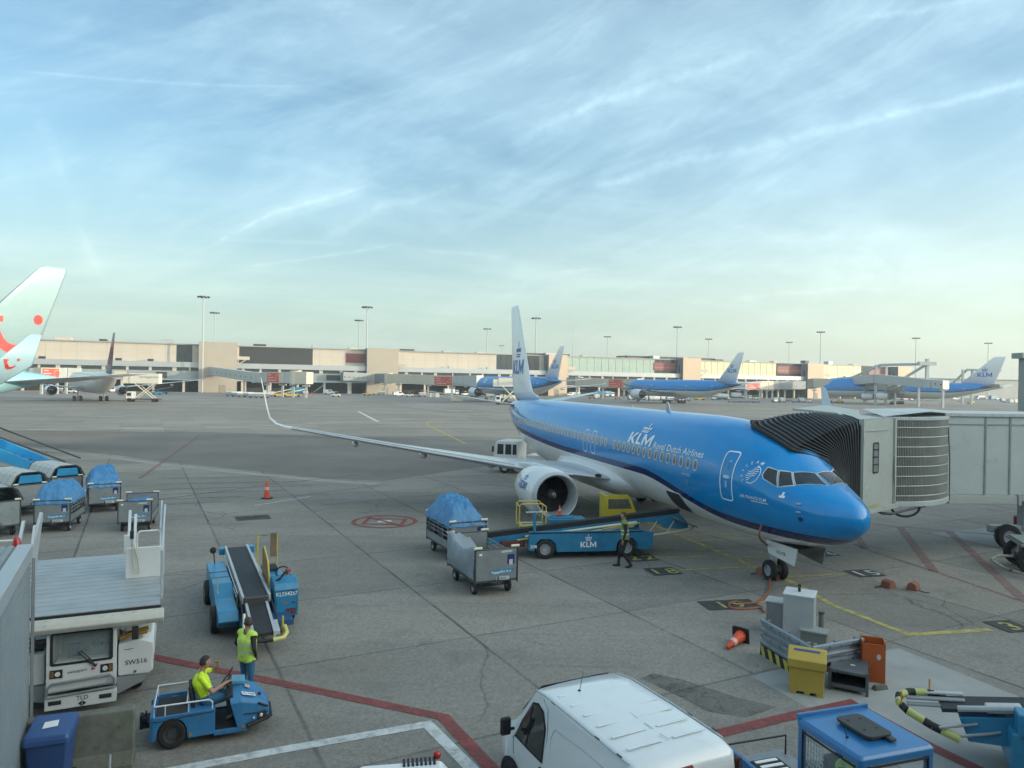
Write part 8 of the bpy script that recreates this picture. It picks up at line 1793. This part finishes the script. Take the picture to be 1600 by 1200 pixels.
    for i, (a, b_, dpt, H, m, lab) in enumerate([(310, 370, 6, 21.3, CRG, 'grey-beige stair tower left of the charcoal wall'), (573, 622, 6, 20.9, CRG, 'grey-beige stair tower in the middle of the left half'), (857, 886, 6, 20.6, TAN, 'tan stair tower just right of the near fin'),
            (1067, 1095, 6.5, 21.2, TAN, 'tan stair tower left of the second widebody fin'), (1262, 1287, 5.5, 20.3, TAN, 'tan stair tower above the jet bridge canopy'), (1403, 1420, 6, 20.1, TAN, 'smallest tan stair tower, behind the bridge gantry')]):
        s0, s1 = s_px(a), s_px(b_); tw = thing('stair_tower', lab, 'tower', TO+TE*s0, 0, 'stair towers of the far terminal')
        mb = MB(); P = [TE*u+TN*v for u, v in ((0, -dpt), (s1-s0, -dpt), (s1-s0, 0), (0, 0))]; mb.prism([(p.x, p.y) for p in P], 0, H, 'xy'); mb.build('front_wall', m, tw)
        mb = MB(); P = [TE*u+TN*v for u, v in ((-.06, -dpt), (0, -dpt), (0, .0), (-.06, .0))]; mb.prism([(p.x, p.y) for p in P], 0, H-.2, 'xy'); sw = mb.build('side_wall', mat('tower_side_shade', (.13, .14, .15), .5, var=.06), tw)  # left face coloured dark for the shade on that side
        mb = MB(); P = [TE*u+TN*v for u, v in ((-.12, -dpt*.6), (-.05, -dpt*.6), (-.05, -dpt*.45), (-.12, -dpt*.45))]; mb.prism([(p.x, p.y) for p in P], 6, H-4, 'xy'); mb.build('slit_window', DGL, sw)
        mb = MB(); P = [TE*u+TN*v for u, v in ((s1-s0-7, 0), (s1-s0-4.4, 0), (s1-s0-4.4, .08), (s1-s0-7, .08))]; mb.prism([(p.x, p.y) for p in P], 0, 3.2, 'xy'); mb.build('door', mat('tower_door', (.26, .23, .18), .6), tw)
        mb = MB(); P = [TE*u+TN*v for u, v in ((s1-s0, -3), (s1-s0+5, -3), (s1-s0+5, .0), (s1-s0, .0))]; mb.prism([(p.x, p.y) for p in P], H-7.2, H-5.8, 'xy'); bl = mb.build('side_balcony', CRM, tw)
        mb = MB(); mb.tube([TE*(s1-s0+.1)+Vector((0, 0, H-9.5)), TE*(s1-s0+3.5)+Vector((0, 0, H-7.2))], .2, 6); mb.build('strut', CRM, bl)
terminal()
# low far structures right of the hall and beyond the frame
def low_range():
    t = thing('far_pier', 'low far pier roof behind the four-engine jumbo', 'building', (360, 560, 0), rad(12)); mb = MB(); mb.b(-130, 220, 0, 18, 0, 14.6); mb.build('wall', mat('far_grey', (.25, .28, .28), .6, var=.2, scale=.05), t); mb = MB(); mb.b(-131, 221, -1, 19, 14.6, 15.2); mb.build('roof', mat('far_roof', (.16, .18, .17), .6), t)
low_range()
# ------------------------------------------------------------------ fixed bridges and their advertising boards
TUBE_L = mat('far_bridge_light', (.40, .43, .42), .45, var=.08, scale=.3); TUBE_C = mat('far_bridge_cream', (.55, .50, .40), .5, var=.06, scale=.3); TUBE_S = mat('far_bridge_slate', (.20, .23, .25), .5, var=.06, scale=.3)
def far_bridge(label, P, ad=None, rot=None, win=None, legs=True):
    """P: list of (px, Y, z_bottom, z_top, material) nodes; tubes join them"""
    o = AT(P[0][0], P[0][1]); t = thing('boarding_bridge', label, 'boarding bridge', o, 0, 'boarding bridges of the far terminal')
    N_ = [AT(p[0], p[1])-o for p in P]
    for i in range(len(P)-1):
        a, b_ = N_[i], N_[i+1]; d = (b_-a).normalized(); nn = Vector((d.y, -d.x, 0)); nn = -nn if nn.y > 0 else nn; w = 1.6 if i % 2 == 0 else 1.45
        def V(q, z, s): r = q+nn*w*s; return (r.x, r.y, z)
        mb = MB(); mb.add([V(a, P[i][2], 1), V(b_, P[i+1][2], 1), V(b_, P[i+1][2], -1), V(a, P[i][2], -1), V(a, P[i][3], 1), V(b_, P[i+1][3], 1), V(b_, P[i+1][3], -1), V(a, P[i][3], -1)], [(3, 2, 1, 0), (4, 5, 6, 7), (0, 1, 5, 4), (1, 2, 6, 5), (2, 3, 7, 6), (3, 0, 4, 7)]); tb = mb.build('tunnel', P[i][4], t)
        if win and i in win:
            n_ = win[i]
            for k in range(n_): f_ = (k+.7)/n_; q = a.lerp(b_, f_)+nn*(w+.02); z = P[i][2]+(P[i+1][2]-P[i][2])*f_+1.55; mb = MB(); mb.box((q.x, q.y, z), (.5, .06, .5), rz=math.atan2(d.y, d.x)); mb.build('window', BLACK, tb)
        if ad and ad[0] == i:
            f0, f1 = ad[1], ad[2]; A_, B2 = a.lerp(b_, f0)+nn*(w+.12), a.lerp(b_, f1)+nn*(w+.12); z0 = P[i][2]+(P[i+1][2]-P[i][2])*f0; L_ = (B2-A_).length
            if B2.x < A_.x: A_, B2 = B2, A_
            dd = (B2-A_).normalized(); mb = MB(); mb.box(((A_+B2)/2+Vector((0, 0, z0+1.75))), (L_+.5, .06, 3.7), rz=math.atan2(dd.y, dd.x)); bd = mb.build('advertising_board', CREAM, t); mb = MB(); q = (A_+B2)/2+nn*.05; mb.box((q.x, q.y, z0+1.75), (L_, .06, 3.3), rz=math.atan2(dd.y, dd.x)); rb = mb.build('board_face', mat('board_red', (.55, .075, .05), .5, var=.04), bd)
            for k, (lw, zz) in enumerate(((.28, 2.7), (.45, 1.75), (.62, .8))):
                q = A_+dd*(L_*.08+L_*lw/2)+nn*.10; mb = MB(); mb.box((q.x, q.y, z0+zz), (L_*lw, .04, .34), rz=math.atan2(dd.y, dd.x)); mb.build('board_stripe', mat('board_pale', (.62, .40, .34), .5), rb)
            q = B2-dd*L_*.14+nn*.10; mb = MB(); mb.tube([q+dd*1.0*math.cos(a_)+Vector((0, 0, z0+1.8+1.1*math.sin(a_))) for a_ in [rad(-60+300*i_/12) for i_ in range(13)]], .10, 5); mb.build('board_emblem', mat('board_pale', (.62, .40, .34)), rb)
        if legs:
            q = a.lerp(b_, .75); z = P[i][2]; mb = MB(); mb.box((q.x, q.y, z/2), (.7, .7, z)); mb.box((q.x, q.y, z-.6), (2.4, 1.0, .6)); mb.build('support_leg', TUBE_L, t)
    for i in (rot or []): q = N_[i]; mb = MB(); mb.cyl((q.x, q.y, (P[i][2]+P[i][3])/2), 1.9, P[i][3]-P[i][2]+.5, n=20); mb.build('rotunda', P[i][4], t, smooth=True)
far_bridge('pale boarding bridge with round windows sloping from the leftmost stair tower to a red board', [(333, 302, 7.3, 10.8, TUBE_L), (402, 262, 4.9, 8.4, TUBE_L), (424, 252, 4.9, 8.6, TUBE_C), (448, 246, 4.9, 8.6, TUBE_L), (462, 243, 4.7, 8.9, TUBE_C), (484, 240, 4.7, 8.7, TUBE_L)], ad=(2, .0, .8), rot=[1, 4], win={0: 9})
far_bridge('cream boarding bridge with red board leading from the second tower to the widebody nose', [(586, 330, 5.2, 9.3, TUBE_S), (607, 318, 5.2, 9.3, TUBE_C), (628, 310, 5.2, 9.2, TUBE_C), (684, 285, 4.8, 8.6, TUBE_C), (714, 275, 4.8, 8.6, TUBE_L), (750, 263, 4.6, 8.8, TUBE_C)], ad=(3, .0, .92), rot=[1])
far_bridge('cream boarding bridge with red board right of the near fin', [(890, 352, 5.4, 9.2, TUBE_S), (905, 330, 5.4, 9.2, TUBE_C), (956, 300, 4.9, 8.5, TUBE_C), (982, 292, 4.9, 8.5, TUBE_L), (1000, 286, 4.9, 8.8, TUBE_L)], ad=(2, .0, .85), rot=[1])
far_bridge('slate boarding bridge below the third red banner', [(1258, 418, 5.4, 10, TUBE_S), (1215, 392, 5.2, 9.6, TUBE_S), (1204, 380, 4.9, 9.4, TUBE_C), (1196, 372, 4.9, 9.4, TUBE_C), (1184, 362, 4.9, 9.0, TUBE_L), (1160, 350, 4.9, 8.0, TUBE_L)], ad=(4, .1, .9), win={0: 4})
far_bridge('grey boarding bridge with a red board behind the striped-fin jet at the left', [(120, 250, 5.2, 8.8, TUBE_L), (98, 240, 5.2, 8.8, TUBE_L), (86, 236, 5.0, 8.6, TUBE_C), (58, 230, 5.0, 8.6, TUBE_L)], ad=(2, .0, .95), win={0: 2})
far_bridge('small slate boarding bridge at the left of the second tower', [(576, 326, 5.6, 9.4, TUBE_S), (534, 318, 6.0, 9.8, TUBE_S)], win={0: 6})
far_bridge('huge white double bridge reaching over the wing of the jumbo', [(1266, 400, 5.6, 11, TUBE_S), (1275, 380, 6.4, 11.2, TUBE_C), (1300, 345, 7.0, 10.8, TUBE_L), (1371, 288, 8.6, 12.1, TUBE_L), (1460, 254, 7.0, 9.9, TUBE_L), (1478, 250, 6.6, 9.6, TUBE_C)], win={2: 7, 4: 2})
far_bridge('lower white bridge arm beneath the gantry, leading to the jumbo nose', [(1310, 350, 6.2, 9.0, TUBE_L), (1372, 296, 6.0, 9.0, TUBE_L), (1408, 284, 6.2, 9.2, TUBE_C)], legs=True)
def gantry(label, A, B_, C, D, m=TUBE_L):
    """steel portal: A foot of the stay, B top of portal, C mast head"""
    o = AT(B_[0], B_[1]); t = thing('bridge_gantry', label, 'gantry', o, 0, 'overhead bridge gantries')
    P = lambda q, z: AT(q[0], q[1])-o+Vector((0, 0, z))
    for dx in (-2.0, 2.2): mb = MB(); mb.b(dx-.4, dx+.4, -.4, .4, 0, D); mb.build('portal_post', m, t)
    mb = MB(); mb.tube([P(A, 6.5), P(B_, D), P(C, D-.3)], .55, 6); mb.build('top_boom', m, t)
    mb = MB(); mb.tube([P((B_[0]+10, B_[1]), 6.5), P((C[0]-2, C[1]), D-.6)], .5, 6); mb.build('diagonal_stay', m, t)
    q = P(C, 0); mb = MB(); mb.b(q.x-.5, q.x+.5, q.y-.5, q.y+.5, 8, D+1.6); mb.b(q.x-3.2, q.x+3, q.y-.8, q.y+.8, D-.8, D+.5); mb.build('mast_head', m, t)
gantry('grey steel gantry carrying the over-wing bridge, with its boom above the jumbo nose', (1296, 345), (1376, 290), (1448, 262), 16.0)
gantry('farther grey steel gantry beside the jumbo fin', (1478, 330), (1511, 322), (1552, 318), 15.6)

# ------------------------------------------------------------------ floodlight masts
def mast_proto(H=40):
    t = thing('floodlight_mast', '', 'mast', (0, 0, 0)); mb = MB(); mb.tube([(0, 0, 0), (0, 0, H)], [.42, .22], 8); mb.build('pole', mat('mast_grey', (.40, .44, .44), .5, var=.05), t, smooth=True)
    mb = MB(); mb.cyl((0, 0, H-.1), 2.0, .18, n=14); hd = mb.build('head_frame', GREY, t)
    mb = MB()
    for k in range(8): a = 2*math.pi*k/8; mb.box((2.1*math.cos(a), 2.1*math.sin(a), H-.3), (.8, .7, .6), rz=a)
    mb.build('floodlights', DARK, hd)
    return t
m0 = mast_proto()
MS = [(316, 298, 'tallest floodlight mast, above the leftmost stair tower'), (334, 371, 'floodlight mast right beside the tallest one'), (572, 329, 'floodlight mast above the second stair tower'), (559.5, 403, 'shorter floodlight mast left of the one above the second tower'), (760, 452, 'lone floodlight mast left of the near fin'), (783, 658, 'smallest far floodlight mast close to the near fin'), (836, 371, 'floodlight mast right of the near fin'),
      (948, 507, 'thin floodlight mast above the green glass wall'), (1057, 412, 'tall floodlight mast beside the middle tan tower'), (1106, 514, 'thin floodlight mast left of the second widebody fin'), (1232, 536, 'thin floodlight mast left of the tower above the canopy'), (1281, 431, 'tall floodlight mast above the jet bridge canopy'), (1430, 469, 'floodlight mast between the two bridge gantries'), (1543, 507, 'floodlight mast left of the jumbo fin'), (1597, 640, 'floodlight mast cut by the right edge')]
for i, (px, Y, lab) in enumerate(MS):
    o = m0 if i == 0 else copy_tree(m0); p = AT(px, Y); o.location = p; o['label'] = lab; o['group'] = 'floodlight masts'
t = thing('radio_mast', 'very thin bare radio mast without lamps', 'mast', AT(894, 400)); mb = MB(); mb.tube([(0, 0, 0), (0, 0, 41)], [.3, .10], 6); mb.build('pole', mat('mast_grey', (.40, .44, .44)), t)

# ------------------------------------------------------------------ ramp vehicles and carts along the far stands
def P_dolly():
    t = thing('baggage_dolly', '', 'baggage cart', (0, 0, 0)); mb = MB(); mb.b(-1.5, 1.5, -.75, .75, .42, .55); mb.build('platform', CARTD, t)
    for x in (-1, 1):
        for y in (-.6, .6): mb = MB(); mb.cyl((x, y, .22), .22, .14, 'y', 8); mb.build('wheel', BLACK, t)
    return t
def P_cart(m1, m2):
    t = P_dolly(); mb = MB(); mb.b(-1.45, 1.45, -.72, .72, .55, 1.35); mb.build('box', m1, t); mb = MB(); mb.prism([(-.8, 1.35), (-.6, 1.75), (.6, 1.8), (.8, 1.35)], -1.5, 1.5, 'yz'); mb.build('cover', m2, t); return t
def P_container(m1):
    t = P_dolly(); t.name = 'container_dolly'; mb = MB(); mb.prism([(-1.0, .56), (-1.4, 1.1), (-1.4, 2.1), (1.0, 2.1), (1.0, .56)], -.75, .75); b_ = mb.build('container', m1, t, bevel=.03); mb = MB(); mb.b(-1.2, .8, -.77, -.75, .95, 1.9); mb.build('door', PALEP, b_); return t
def P_van(m=WHITE):
    t = thing('parked_van', '', 'van', (0, 0, 0)); mb = MB(); mb.prism([(-2.3, .35), (-2.3, 1.95), (1.0, 2.0), (1.7, 1.2), (2.4, 1.0), (2.45, .35)], -.95, .95); b_ = mb.build('body', m, t, bevel=.08)
    for y in (-.96, .96): mb = MB(); mb.prism([(-.1, 1.25), (-.1, 1.75), (.95, 1.75), (1.45, 1.25)], y-.01, y+.01); mb.build('side_window', GLASS, b_)
    mb = MB(); mb.add([(1.08, -.8, 1.92), (1.08, .8, 1.92), (1.70, .85, 1.25), (1.70, -.85, 1.25)], [(0, 1, 2, 3)]); mb.build('windscreen', GLASS, b_)
    for x in (-1.4, 1.5):
        for y in (-.9, .9): mb = MB(); mb.cyl((x, y, .33), .33, .2, 'y', 12); mb.build('wheel', BLACK, t)
    return t
def P_tug(m=WHITE):
    t = thing('ramp_tractor', '', 'tractor', (0, 0, 0)); mb = MB(); mb.prism([(-1.6, .35), (-1.6, .95), (-.2, .95), (-.2, .8), (.4, .8), (.5, 1.15), (1.5, .95), (1.55, .35)], -.7, .7); b_ = mb.build('body', m, t, bevel=.04)
    mb = MB(); mb.b(-.7, .5, -.65, .65, 1.85, 1.93); 
    mb.build('canopy', m, t); 
    for x in (-.65, .45):
        for y in (-.6, .6): mb = MB(); mb.tube([(x, y, .9), (x, y, 1.86)], .04, 5); mb.build('canopy_post', DARK, t)
    for x in (-1.0, 1.0):
        for y in (-.62, .62): mb = MB(); mb.cyl((x, y, .32), .32, .2, 'y', 12); mb.build('wheel', BLACK, t)
    return t
def P_loader(m):
    t = thing('far_belt_loader', '', 'belt loader', (0, 0, 0)); mb = MB(); mb.b(-2.4, 2.4, -.9, .9, .4, .9); mb.build('chassis', m, t); mb = MB(); mb.prism([(-3.6, .9), (3.8, 2.6), (3.8, 2.9), (-3.6, 1.2)], -.45, .45); mb.build('conveyor', CREAM if m is YEL else DARK, t)
    for x in (-1.6, 1.6):
        for y in (-.8, .8): mb = MB(); mb.cyl((x, y, .38), .38, .25, 'y', 12); mb.build('wheel', BLACK, t)
    return t
def P_steps():
    t = thing('boarding_steps', '', 'stairs', (0, 0, 0)); mb = MB(); mb.prism([(-2, .3), (2.2, 3.6), (3.2, 3.6), (3.2, 3.3), (-1.4, .1)], -.8, -.7); mb.prism([(-2, .3), (2.2, 3.6), (3.2, 3.6), (3.2, 3.3), (-1.4, .1)], .7, .8); mb.build('side', LGREY, t); mb = MB(); mb.b(2.3, 3.2, -.8, .8, 3.6, 4.6); mb.build('platform_rail', LGREY, t); mb = MB(); mb.tube([(2.8, 0, 0), (2.8, 0, 3.4)], .12, 6); mb.build('leg', DARK, t); return t
def P_truck(m): return generic_truck('ramp_truck', '', 'truck', (0, 0, 0), 0, body=m, L_=7, W_=2.3, load='box')
def P_tanker():
    t = generic_truck('service_tanker', '', 'truck', (0, 0, 0), 0, L_=7.5, W_=2.3, load=None); mb = MB(); mb.lathe([(.01, -7.3), (.9, -7.2), (1.0, -6.8), (1.0, -2.4), (.9, -2.1), (.01, -2.0)], (0, 0, 1.75), 'x', 16); mb.build('tank', LGREY, t, smooth=True); return t
def P_crate(m):
    t = thing('cargo_container', '', 'container', (0, 0, 0)); mb = MB(); mb.b(-1.2, 1.2, -.8, .8, .1, 1.75); b_ = mb.build('body', m, t, bevel=.04); mb = MB(); mb.b(-1.0, 1.0, -.83, -.8, .3, 1.55); mb.build('door', PALEP, b_); return t
def catering(label, px, Y, z, rz, tx=None, dx=0):
    o = AT(px, Y); t = thing('catering_truck', label, 'truck', o, rz, 'catering trucks with raised boxes'); CB = mat('catering_box', (.60, .58, .50), .4, var=.04)
    mb = MB(); mb.b(-4.2, 3.4, -1.2, 1.2, .6, .9); mb.build('chassis', DARK, t)
    mb = MB(); mb.prism([(-4.2, .5), (-4.3, 1.6), (-4.0, 2.6), (-2.7, 2.6), (-2.7, .5)], -1.15, 1.15); cb = mb.build('cab', WHITE, t, bevel=.06)
    for y in (-1.16, 1.16): mb = MB(); mb.b(-3.95, -3.0, y-.01, y+.01, 1.5, 2.3); mb.build('side_window', GLASS, cb)
    for x in (-3.4, 2.2):
        for y in (-1.05, 1.05): mb = MB(); mb.cyl((x, y, .5), .5, .3, 'y', 14); mb.build('wheel', BLACK, t)
    mb = MB(); mb.b(-3.4, 3.4, -1.25, 1.25, z, z+2.5); bx = mb.build('raised_box', CB, t, bevel=.03); mb = MB(); mb.b(-4.9, -3.4, -1.1, 1.1, z, z+2.0); mb.build('front_platform', CB, t)
    for s in (-1.1, 1.1):
        for a, b_ in ((-2.2, 2.2), (2.2, -2.2)): mb = MB(); mb.tube([(a, s, .9), (b_, s, z)], .13, 6); mb.build('scissor_arm', CREAM, t)
    if tx: flat('box_lettering', text2d(tx, .8, .005, .2), (-1.2, -1.26, z+1.4), (1, 0, 0), (0, 0, 1), mat('faint_lettering', (.30, .28, .24), .5), bx, off=.02)
catering('white catering truck with its box raised beside the striped-fin jet', 228, 178, 4.6, rad(8), 'Servingpartner')
catering('catering lift truck with raised box against the widebody behind the near fin', 797, 205, 5.2, rad(6))
PR = {}
def proto(k):
    if k not in PR:
        PR[k] = [{'dolly': P_dolly, 'cartg': lambda: P_cart(CART, WHITE_D), 'cartb': lambda: P_cart(CART, TARP), 'cartw': lambda: P_cart(LGREY, WHITE), 'cont': lambda: P_container(LGREY), 'contb': lambda: P_container(BLUE), 'van': P_van, 'tugw': P_tug, 'tugy': lambda: P_tug(YEL), 'tugb': lambda: P_tug(BLUE), 'loadb': lambda: P_loader(BLUE), 'loady': lambda: P_loader(YEL), 'steps': P_steps, 'truckw': lambda: P_truck(WHITE), 'truckb': lambda: P_truck(BLUE), 'tank': P_tanker, 'crate': lambda: P_crate(CREAM), 'crateb': lambda: P_crate(NAVYP)}[k](), 0]
        o = PR[k][0]; PR[k][1] = 1; return o
    return copy_tree(PR[k][0])
DESC = dict(dolly='empty flat baggage dolly', cartg='grey baggage cart with pale cover', cartb='baggage cart with blue cover', cartw='white baggage cart', cont='pale container on a dolly', contb='blue container on a dolly', van='white van', tugw='white ramp tractor', tugy='yellow ramp tractor', tugb='blue ramp tractor', loadb='blue belt loader', loady='yellow belt loader', steps='grey boarding steps', truckw='white box truck', truckb='blue box truck', tank='white tanker truck', crate='cream cargo container on the ground', crateb='dark blue cargo container on the ground')
ROWS = [
 ('beside the leftmost stair tower', [('cartg', 360, 619), ('cartg', 369, 620), ('cartw', 378, 620.5), ('cartg', 387, 621), ('cartw', 396, 621.5), ('cartg', 405, 622), ('cartg', 413, 622)]),
 ('under the bridge with round windows', [('crateb', 424, 618), ('loady', 437, 620), ('tugy', 452, 620), ('loady', 459, 620), ('truckb', 481, 616), ('crate', 416, 617)]),
 ('between the first two stair towers', [('steps', 495, 614), ('steps', 502, 614), ('van', 514, 616), ('tugw', 525, 620), ('tugb', 552, 614), ('tugb', 560, 613)]),
 ('by the second stair tower', [('tugy', 573, 618), ('dolly', 588, 617), ('cartg', 596, 617), ('van', 622, 619), ('tugw', 640, 620), ('crate', 676, 621), ('crate', 681, 621), ('cartg', 660, 620), ('dolly', 650, 620)]),
 ('under the first widebody wing', [('truckw', 716, 617), ('tugw', 726, 618), ('cartg', 764, 621), ('tugb', 772, 621), ('crate', 786, 622.5), ('crate', 800, 622.5), ('dolly', 756, 620)]),
 ('under the cream bridge by the fin', [('cartg', 878, 618), ('cartw', 887, 618), ('cont', 903, 619), ('van', 892, 619), ('crate', 932, 622), ('truckb', 950, 620), ('truckb', 958, 620), ('dolly', 940, 623), ('dolly', 925, 623), ('dolly', 966, 624)]),
 ('before the second widebody', [('cont', 986, 625), ('cartw', 995, 625), ('cartg', 1004, 625), ('crate', 1010, 625), ('cont', 1018, 626), ('cartw', 1025, 626), ('cont', 1036, 626), ('cartw', 1046, 627), ('cartb', 1053, 627), ('cartb', 1064, 627.5), ('contb', 1073, 627.5), ('loady', 1093, 625)]),
 ('under the second widebody tail', [('tank', 1112, 625), ('cont', 1118, 624), ('truckw', 1137, 625), ('truckw', 1162, 622), ('crate', 1171, 622), ('tugw', 1180, 624)]),
 ('right of the second widebody', [('dolly', 1143, 629), ('dolly', 1152, 629), ('dolly', 1161, 629), ('dolly', 1171, 629), ('dolly', 1181, 629.5), ('van', 1199, 620), ('van', 1206, 619), ('cont', 1211, 629), ('cont', 1222, 629), ('dolly', 1232, 627), ('dolly', 1243, 629), ('cont', 1252, 629), ('tugw', 1263, 629), ('van', 1236, 621), ('tank', 1240, 619)]),
 ('left of the big white bridge', [('tugb', 1293, 629), ('tugw', 1301, 629), ('tugy', 1312, 629.5), ('van', 1305, 621), ('truckw', 1318, 620), ('van', 1337, 619)]),
 ('along the row in front of the jumbo', [('cont', 1357, 625), ('cartw', 1366, 625), ('truckw', 1372, 622), ('cont', 1379, 625), ('cont', 1391, 625), ('cartw', 1401, 625.5), ('cont', 1412, 625.5), ('cont', 1424, 626), ('cartw', 1432, 626), ('dolly', 1443, 627), ('dolly', 1452, 627), ('dolly', 1463, 627), ('van', 1492, 625), ('tank', 1525, 624), ('tank', 1540, 624), ('dolly', 1500, 628), ('tugy', 1517, 631)]),
 ('beneath the jumbo tail', [('truckb', 1558, 625), ('cont', 1567, 628), ('tugb', 1572, 629), ('crate', 1579, 629), ('crate', 1586, 629)]),
 ('under the striped-fin jet at the left', [('tugb', 164, 612), ('tugb', 300-55, 617), ('loadb', 252, 616), ('van', 178, 613), ('cartg', 150, 614), ('tugw', 112, 614), ('cartg', 90, 614)]),
]
ORD = ['first', 'second', 'third', 'fourth', 'fifth', 'sixth', 'seventh', 'eighth', 'ninth', 'tenth']
rnd = random.Random(12)
for where, items in ROWS:
    items = sorted(items, key=lambda a: a[1]); tot = {}; seen = {}
    for k, px, py in items: tot[k] = tot.get(k, 0)+1
    for k, px, py in items:
        o = proto(k); o.location = G(px, py); o.rotation_euler = (0, 0, rad(20+rnd.uniform(-9, 9)) if k not in ('van', 'tugw', 'tank', 'truckw') else rad(rnd.choice((20, 200))+rnd.uniform(-20, 20)))
        n_ = seen.get(k, 0); seen[k] = n_+1; o['label'] = (('%s from left, ' % ORD[n_]) if tot[k] > 1 else '')+DESC[k]+' '+where; o['group'] = 'ramp equipment along the far stands'
# distant hazard blocks on the apron edge and two workers
for k in range(7):
    o = G(706+k*2.7, 626.5); mb = MB(); mb.box((0, 0, .35), (.32, .8, .7), ry=.35); q = mb.build('hazard_block', mat('hazard_block_cream', (.7, .62, .38), .5)); q.location = o; tag(q, '%s from left of seven slanted cream blocks on the apron edge' % ORD[k], 'barrier', 'slanted blocks by the far stabilizer tip')
for px, py, lab in ((482, 620.5, 'left one of two tiny workers in orange beside the blue truck'), (487, 620.5, 'right one of two tiny workers in orange beside the blue truck')):
    o = G(px, py); OV = mat('orange_overall', (.65, .12, .05), .7); person(lab, o, rad(200), dict(hip=(0, 0, .95), chest=(0, 0, 1.33), neck=(.0, 0, 1.55), head=(.03, 0, 1.70), ell=(.02, .27, 1.20), wrl=(.10, .30, .95), elr=(.02, -.27, 1.20), wrr=(.1, -.30, .95), knl=(.02, .10, .51), anl=(0, .10, .1), knr=(.02, -.10, .52), anr=(0, -.10, .1)), dict(top=OV, sleeve=OV, trousers=OV), group='ground crew')

# ------------------------------------------------------------------ air
def haze():
    m = bpy.data.materials.new('haze_air'); m.use_nodes = True; nt = m.node_tree; nt.nodes.clear(); v = nt.nodes.new('ShaderNodeVolumePrincipled'); o = nt.nodes.new('ShaderNodeOutputMaterial'); nt.links.new(v.outputs[0], o.inputs['Volume'])
    v.inputs['Color'].default_value = (.80, .90, .95, 1); v.inputs['Density'].default_value = .00032; v.inputs['Anisotropy'].default_value = .2
    mb = MB(); mb.b(-6500, 6500, -6500, 6500, -1.0, 60); tag(mb.build('haze', m), kind='stuff')
haze()
